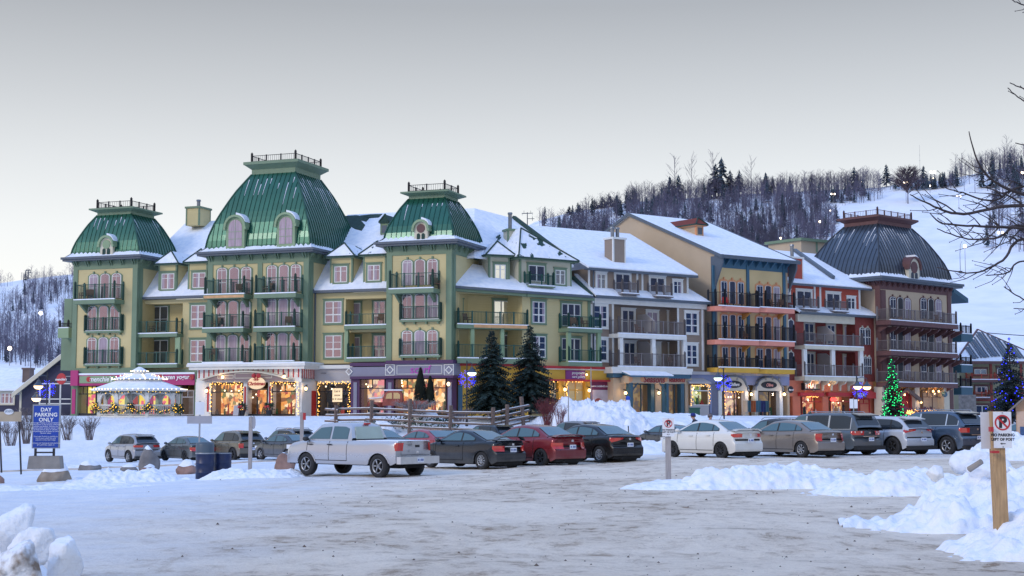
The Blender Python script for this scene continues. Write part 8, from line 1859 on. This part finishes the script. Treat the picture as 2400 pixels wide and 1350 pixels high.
# ---------------------------------------------------------------- people
SKIN = mat('skin', (.50, .30, .22), .6, .05, 3)
def person(label, x, y, z, rz, coat, trousers, hat=None, hair=(.05, .03, .02), bend_=0, H_=1.72, stride=.12, longhair=False):
    t = thing('person', label, 'person', (x, y, z), rz); s = H_ / 1.72
    C1 = mat('coat_%d%d%d' % tuple(int(c * 99) for c in coat), coat, .8, .15, 3); C2 = mat('trousers_%d%d%d' % tuple(int(c * 99) for c in trousers), trousers, .8, .15, 3)
    bn = R(bend_)
    def B_(p):  # bend the upper body forward (-y) about the hips
        x_, y_, z_ = p
        if z_ > .95: dz = z_ - .95; return (x_, y_ - dz * math.sin(bn), .95 + dz * math.cos(bn))
        return p
    J = dict(pel=((0, 0, .95), .15), wai=((0, 0, 1.12), .145), che=((0, -.01, 1.32), .17), sho=((0, 0, 1.43), .12), nec=((0, -.01, 1.50), .06), hd0=((0, -.02, 1.57), .075), hd1=((0, -.025, 1.65), .093), hd2=((0, -.02, 1.72), .07), nose=((0, -.125, 1.62), .014),
        shl=((-.19, 0, 1.40), .075), ell=((-.25, .02, 1.13), .055), wrl=((-.23, -.10, .90), .038), hal=((-.22, -.14, .83), .036), shr=((.19, 0, 1.40), .075), elr=((.25, .02, 1.13), .055), wrr=((.23, -.10, .90), .038), har=((.22, -.14, .83), .036),
        hil=((-.10, 0, .88), .115), knl=((-.11, -.02 - stride, .50), .075), anl=((-.11, .02 - stride, .09), .05), tol=((-.12, -.14 - stride, .04), .042), hir=((.10, 0, .88), .115), knr=((.11, -.02 + stride * .6, .50), .075), anr=((.11, .06 + stride, .09), .05), tor=((.12, -.08 + stride, .04), .042))
    E = [('pel', 'wai'), ('wai', 'che'), ('che', 'sho'), ('sho', 'nec'), ('nec', 'hd0'), ('hd0', 'hd1'), ('hd1', 'hd2'), ('hd1', 'nose'), ('sho', 'shl'), ('shl', 'ell'), ('ell', 'wrl'), ('wrl', 'hal'), ('sho', 'shr'), ('shr', 'elr'), ('elr', 'wrr'), ('wrr', 'har'), ('pel', 'hil'), ('hil', 'knl'), ('knl', 'anl'), ('anl', 'tol'), ('pel', 'hir'), ('hir', 'knr'), ('knr', 'anr'), ('anr', 'tor')]
    for sd_, h_ in (('l', 'hal'), ('r', 'har')):
        hx, hy, hz = J[h_][0]
        for i, (dx, dy, L) in enumerate(((-.028, -.01, .07), (-.010, -.012, .08), (.010, -.012, .075), (.026, -.008, .06))): J[f'f{sd_}{i}'] = ((hx + dx, hy + dy - .02, hz - L), .010); E.append((h_, f'f{sd_}{i}'))
        J[f'f{sd_}t'] = ((hx + (.045 if sd_ == 'l' else -.045), hy - .035, hz - .03), .011); E.append((h_, f'f{sd_}t'))
    ks = list(J); me = bpy.data.meshes.new('body'); me.from_pydata([tuple(c * s for c in B_(J[k_][0])) for k_ in ks], [(ks.index(a), ks.index(b)) for a, b in E], []); o = bpy.data.objects.new('body', me); COL.objects.link(o)
    sk = o.modifiers.new('skin', 'SKIN'); me.skin_vertices[0].data[0].use_root = True
    for i, k_ in enumerate(ks): r_ = J[k_][1] * s; me.skin_vertices[0].data[i].radius = (r_, r_ * (.75 if k_ in ('che', 'wai', 'pel') else 1))
    o.modifiers.new('s', 'SUBSURF').levels = 1; o.modifiers['s'].render_levels = 1
    dg = bpy.context.evaluated_depsgraph_get(); dg.update(); m2 = bpy.data.meshes.new_from_object(o.evaluated_get(dg)); o.modifiers.clear(); o.data = m2; m2.materials.clear()
    for mm in (SKIN, C1, C2, BLK): m2.materials.append(mm)
    for p_ in m2.polygons:
        c = p_.center / s; zu = c.z if bend_ == 0 else (c.z if c.z < .95 else .95 + (c.z - .95) / max(.5, math.cos(bn)))
        hand = abs(c.x) > .17 and zu < .89 and zu > .7 and c.y < -.05
        p_.material_index = 3 if zu < .10 else (0 if (zu > 1.515 or hand) else (1 if zu > .80 else 2)); p_.use_smooth = True
    o.parent = t
    hd = Vector(B_((0, -.015, 1.655))) * s
    m = MB()
    for i in (-1, 1): m.ball((hd.x + i * .034 * s, hd.y - .088 * s, hd.z - .005), .012 * s, 6, 4)
    m.build('eyes', BLK, t, local=True); m = MB(); m.box(hd.x - .022, hd.x + .022, hd.y - .092, hd.y - .080, hd.z - .068, hd.z - .060); m.build('mouth', mat('lips', (.35, .10, .09), .6, 0), t, local=True)
    m = MB(); HM = mat('hair_%d' % int(hair[0] * 1000), hair, .8, .2, 6)
    m.lathe((hd.x, hd.y + .015, hd.z), [(.102 * s, -.03), (.108 * s, .03), (.085 * s, .085 * s), (.001, .112 * s)], 12)
    if longhair: m.lathe((hd.x, hd.y + .06, hd.z), [(.06, -.32), (.10, -.2), (.105, 0)], 10)
    m.build('hair', HM, t, True, local=True)
    if hat: m = MB(); m.lathe((hd.x, hd.y + .005, hd.z + .02), [(.112 * s, 0), (.115 * s, .04), (.09 * s, .10), (.001, .13)], 14); (m.box(hd.x - .07, hd.x + .07, hd.y - .19, hd.y - .08, hd.z + .02, hd.z + .035) if len(hat) > 3 else None); m.build('hat', mat('hat_%d' % int(hat[2] * 1000), hat[:3], .8, .1, 3), t, True, local=True)
    return t
def pp(px, Y): x = at(px, 968, Y).x; return x, Y, g(x, Y)
x, y, z = pp(1636, 62.5); person('person in a navy cap and dark coat bending behind the white sedan', x, y, z, R(-75), (.02, .03, .06), (.03, .03, .04), (.01, .02, .18, 1), bend_=18)
x, y, z = pp(1664, 63); person('person in a grey knit hat and blue-brown coat behind the white sedan', x, y, z, R(20), (.06, .09, .16), (.05, .04, .04), (.14, .12, .13), H_=1.66)
x, y, z = pp(1883, 104); person('person in a black coat seen from behind before the coral shop window', x, y, z, R(180), (.012, .012, .016), (.02, .02, .03), None, (.015, .012, .012))
x, y, z = pp(2058, 112); person('person in a pale grey jacket left of the green-lit spruce', x, y, z, R(170), (.55, .56, .60), (.03, .03, .04), (.02, .02, .03))
x, y, z = pp(2070, 111.5); person('long-haired person in black beside the one in the pale jacket', x, y, z, R(190), (.012, .010, .014), (.02, .02, .02), None, (.09, .03, .02), H_=1.62, longhair=True)

# ---------------------------------------------------------------- bare tree reaching in from the right
BT = thing('bare_tree', 'near leafless tree whose thin dark branches reach in from the right edge', 'tree', (7.6, 13.0, 0)); BARK = mat('dark_bark', (.055, .045, .05), .9, .3, 6)
m = MB(); m.tube([(7.6, 13, -.1), (7.5, 13, 2), (7.2, 12.9, 4), (7.0, 12.8, 6.5), (6.8, 12.8, 9)], .20, .05, 8); m.build('trunk', BARK, BT)
qq = random.Random(31)
def branch(pts, r0, tw=10, dep=12.3, r1=.004, L=.35):
    P3 = [at(px, py, Yp) for px, py, Yp in pts]; z0_ = max(.8, min(8.5, P3[0].z - .25)); P3 = [Vector((np.interp(z0_, [2, 4, 6.5, 9], [7.5, 7.2, 7.0, 6.8]), 12.88, z0_))] + P3; C_ = []
    for i in range(len(P3) - 1):
        a = P3[max(0, i - 1)]; b = P3[i]; c = P3[i + 1]; d = P3[min(len(P3) - 1, i + 2)]
        for s in range(6): u = s / 6; C_.append(.5 * ((2 * b) + (c - a) * u + (2 * a - 5 * b + 4 * c - d) * u * u + (3 * b - a - 3 * c + d) * u ** 3) + Vector((qq.uniform(-1, 1), qq.uniform(-1, 1), qq.uniform(-1, 1))) * .004)
    C_.append(P3[-1]); m = MB(); m.tube(C_, r0, r1, 6)
    for i in range(tw):
        f = qq.uniform(.15, .97); j = int(f * (len(C_) - 2)); p = C_[j]; d = (C_[j + 1] - C_[j]).normalized(); s = qq.choice((-1, 1)); up = Vector((0, 0, 1)); v = (d + up * s * qq.uniform(.4, 1.0) + Vector((0, qq.uniform(-.5, .5), 0))).normalized(); l = L * qq.uniform(.5, 1.3) * (1.1 - f * .6); q1 = p + v * l * .5; q2 = p + v * l + d * l * .4 + up * .06 * l; rr = r0 * (1 - f) * .45 + .003
        m.tube([p, q1, q2], rr, .0022, 5)
        if qq.random() < .7: v2 = (d * .8 + up * -s * .5).normalized(); m.tube([q1, q1 + v2 * l * .4], rr * .6, .002, 4)
        # buds
        m.octa(q2, .006)
    m.build('branch', BARK, BT)
T0 = [(3060, 640, 12.8), (2700, 560, 12.6)]
branch([(2950, 500, 12.8), (2650, 530, 12.6), (2400, 482, 12.4), (2260, 502, 12.2), (2190, 484, 12.1), (2133, 456, 12.0)], .030, 16)
branch([(2950, 420, 12.8), (2600, 500, 12.7), (2400, 455, 12.5), (2330, 425, 12.3), (2290, 375, 12.2), (2271, 308, 12.1)], .026, 14)
branch([(2900, 560, 12.8), (2600, 560, 12.7), (2400, 535, 12.4), (2300, 530, 12.2), (2210, 524, 12.1), (2180, 500, 12.0)], .024, 14)
branch([(2900, 640, 12.8), (2550, 620, 12.6), (2400, 530, 12.5), (2340, 556, 12.3), (2270, 560, 12.2), (2196, 536, 12.1)], .022, 16)
branch([(2900, 660, 12.8), (2550, 600, 12.6), (2400, 560, 12.4), (2350, 610, 12.3), (2280, 640, 12.2), (2196, 627, 12.1)], .022, 18)
branch([(2900, 620, 12.9), (2550, 480, 12.7), (2400, 438, 12.5), (2330, 470, 12.4), (2255, 452, 12.3), (2210, 438, 12.2)], .018, 14)
branch([(2800, 700, 12.8), (2500, 660, 12.6), (2400, 612, 12.4), (2360, 640, 12.3), (2310, 645, 12.3)], .014, 10)
branch([(2700, 760, 12.5), (2480, 730, 12.3), (2400, 702, 12.2), (2353, 672, 12.1)], .012, 6, L=.2); branch([(2650, 740, 12.5), (2450, 727, 12.3), (2376, 723, 12.2)], .009, 3, L=.15)
branch([(2600, 180, 12.4), (2450, 235, 12.3), (2400, 236, 12.2), (2362, 206, 12.1)], .010, 4, L=.2); branch([(2600, 260, 12.4), (2450, 222, 12.3), (2400, 208, 12.2), (2367, 194, 12.1)], .010, 3, L=.15); branch([(2600, 10, 12.4), (2450, 20, 12.3), (2400, 12, 12.2), (2372, 0, 12.1)], .010, 3, L=.15); branch([(2600, 350, 12.4), (2450, 345, 12.3), (2380, 335, 12.2)], .009, 2, L=.15)
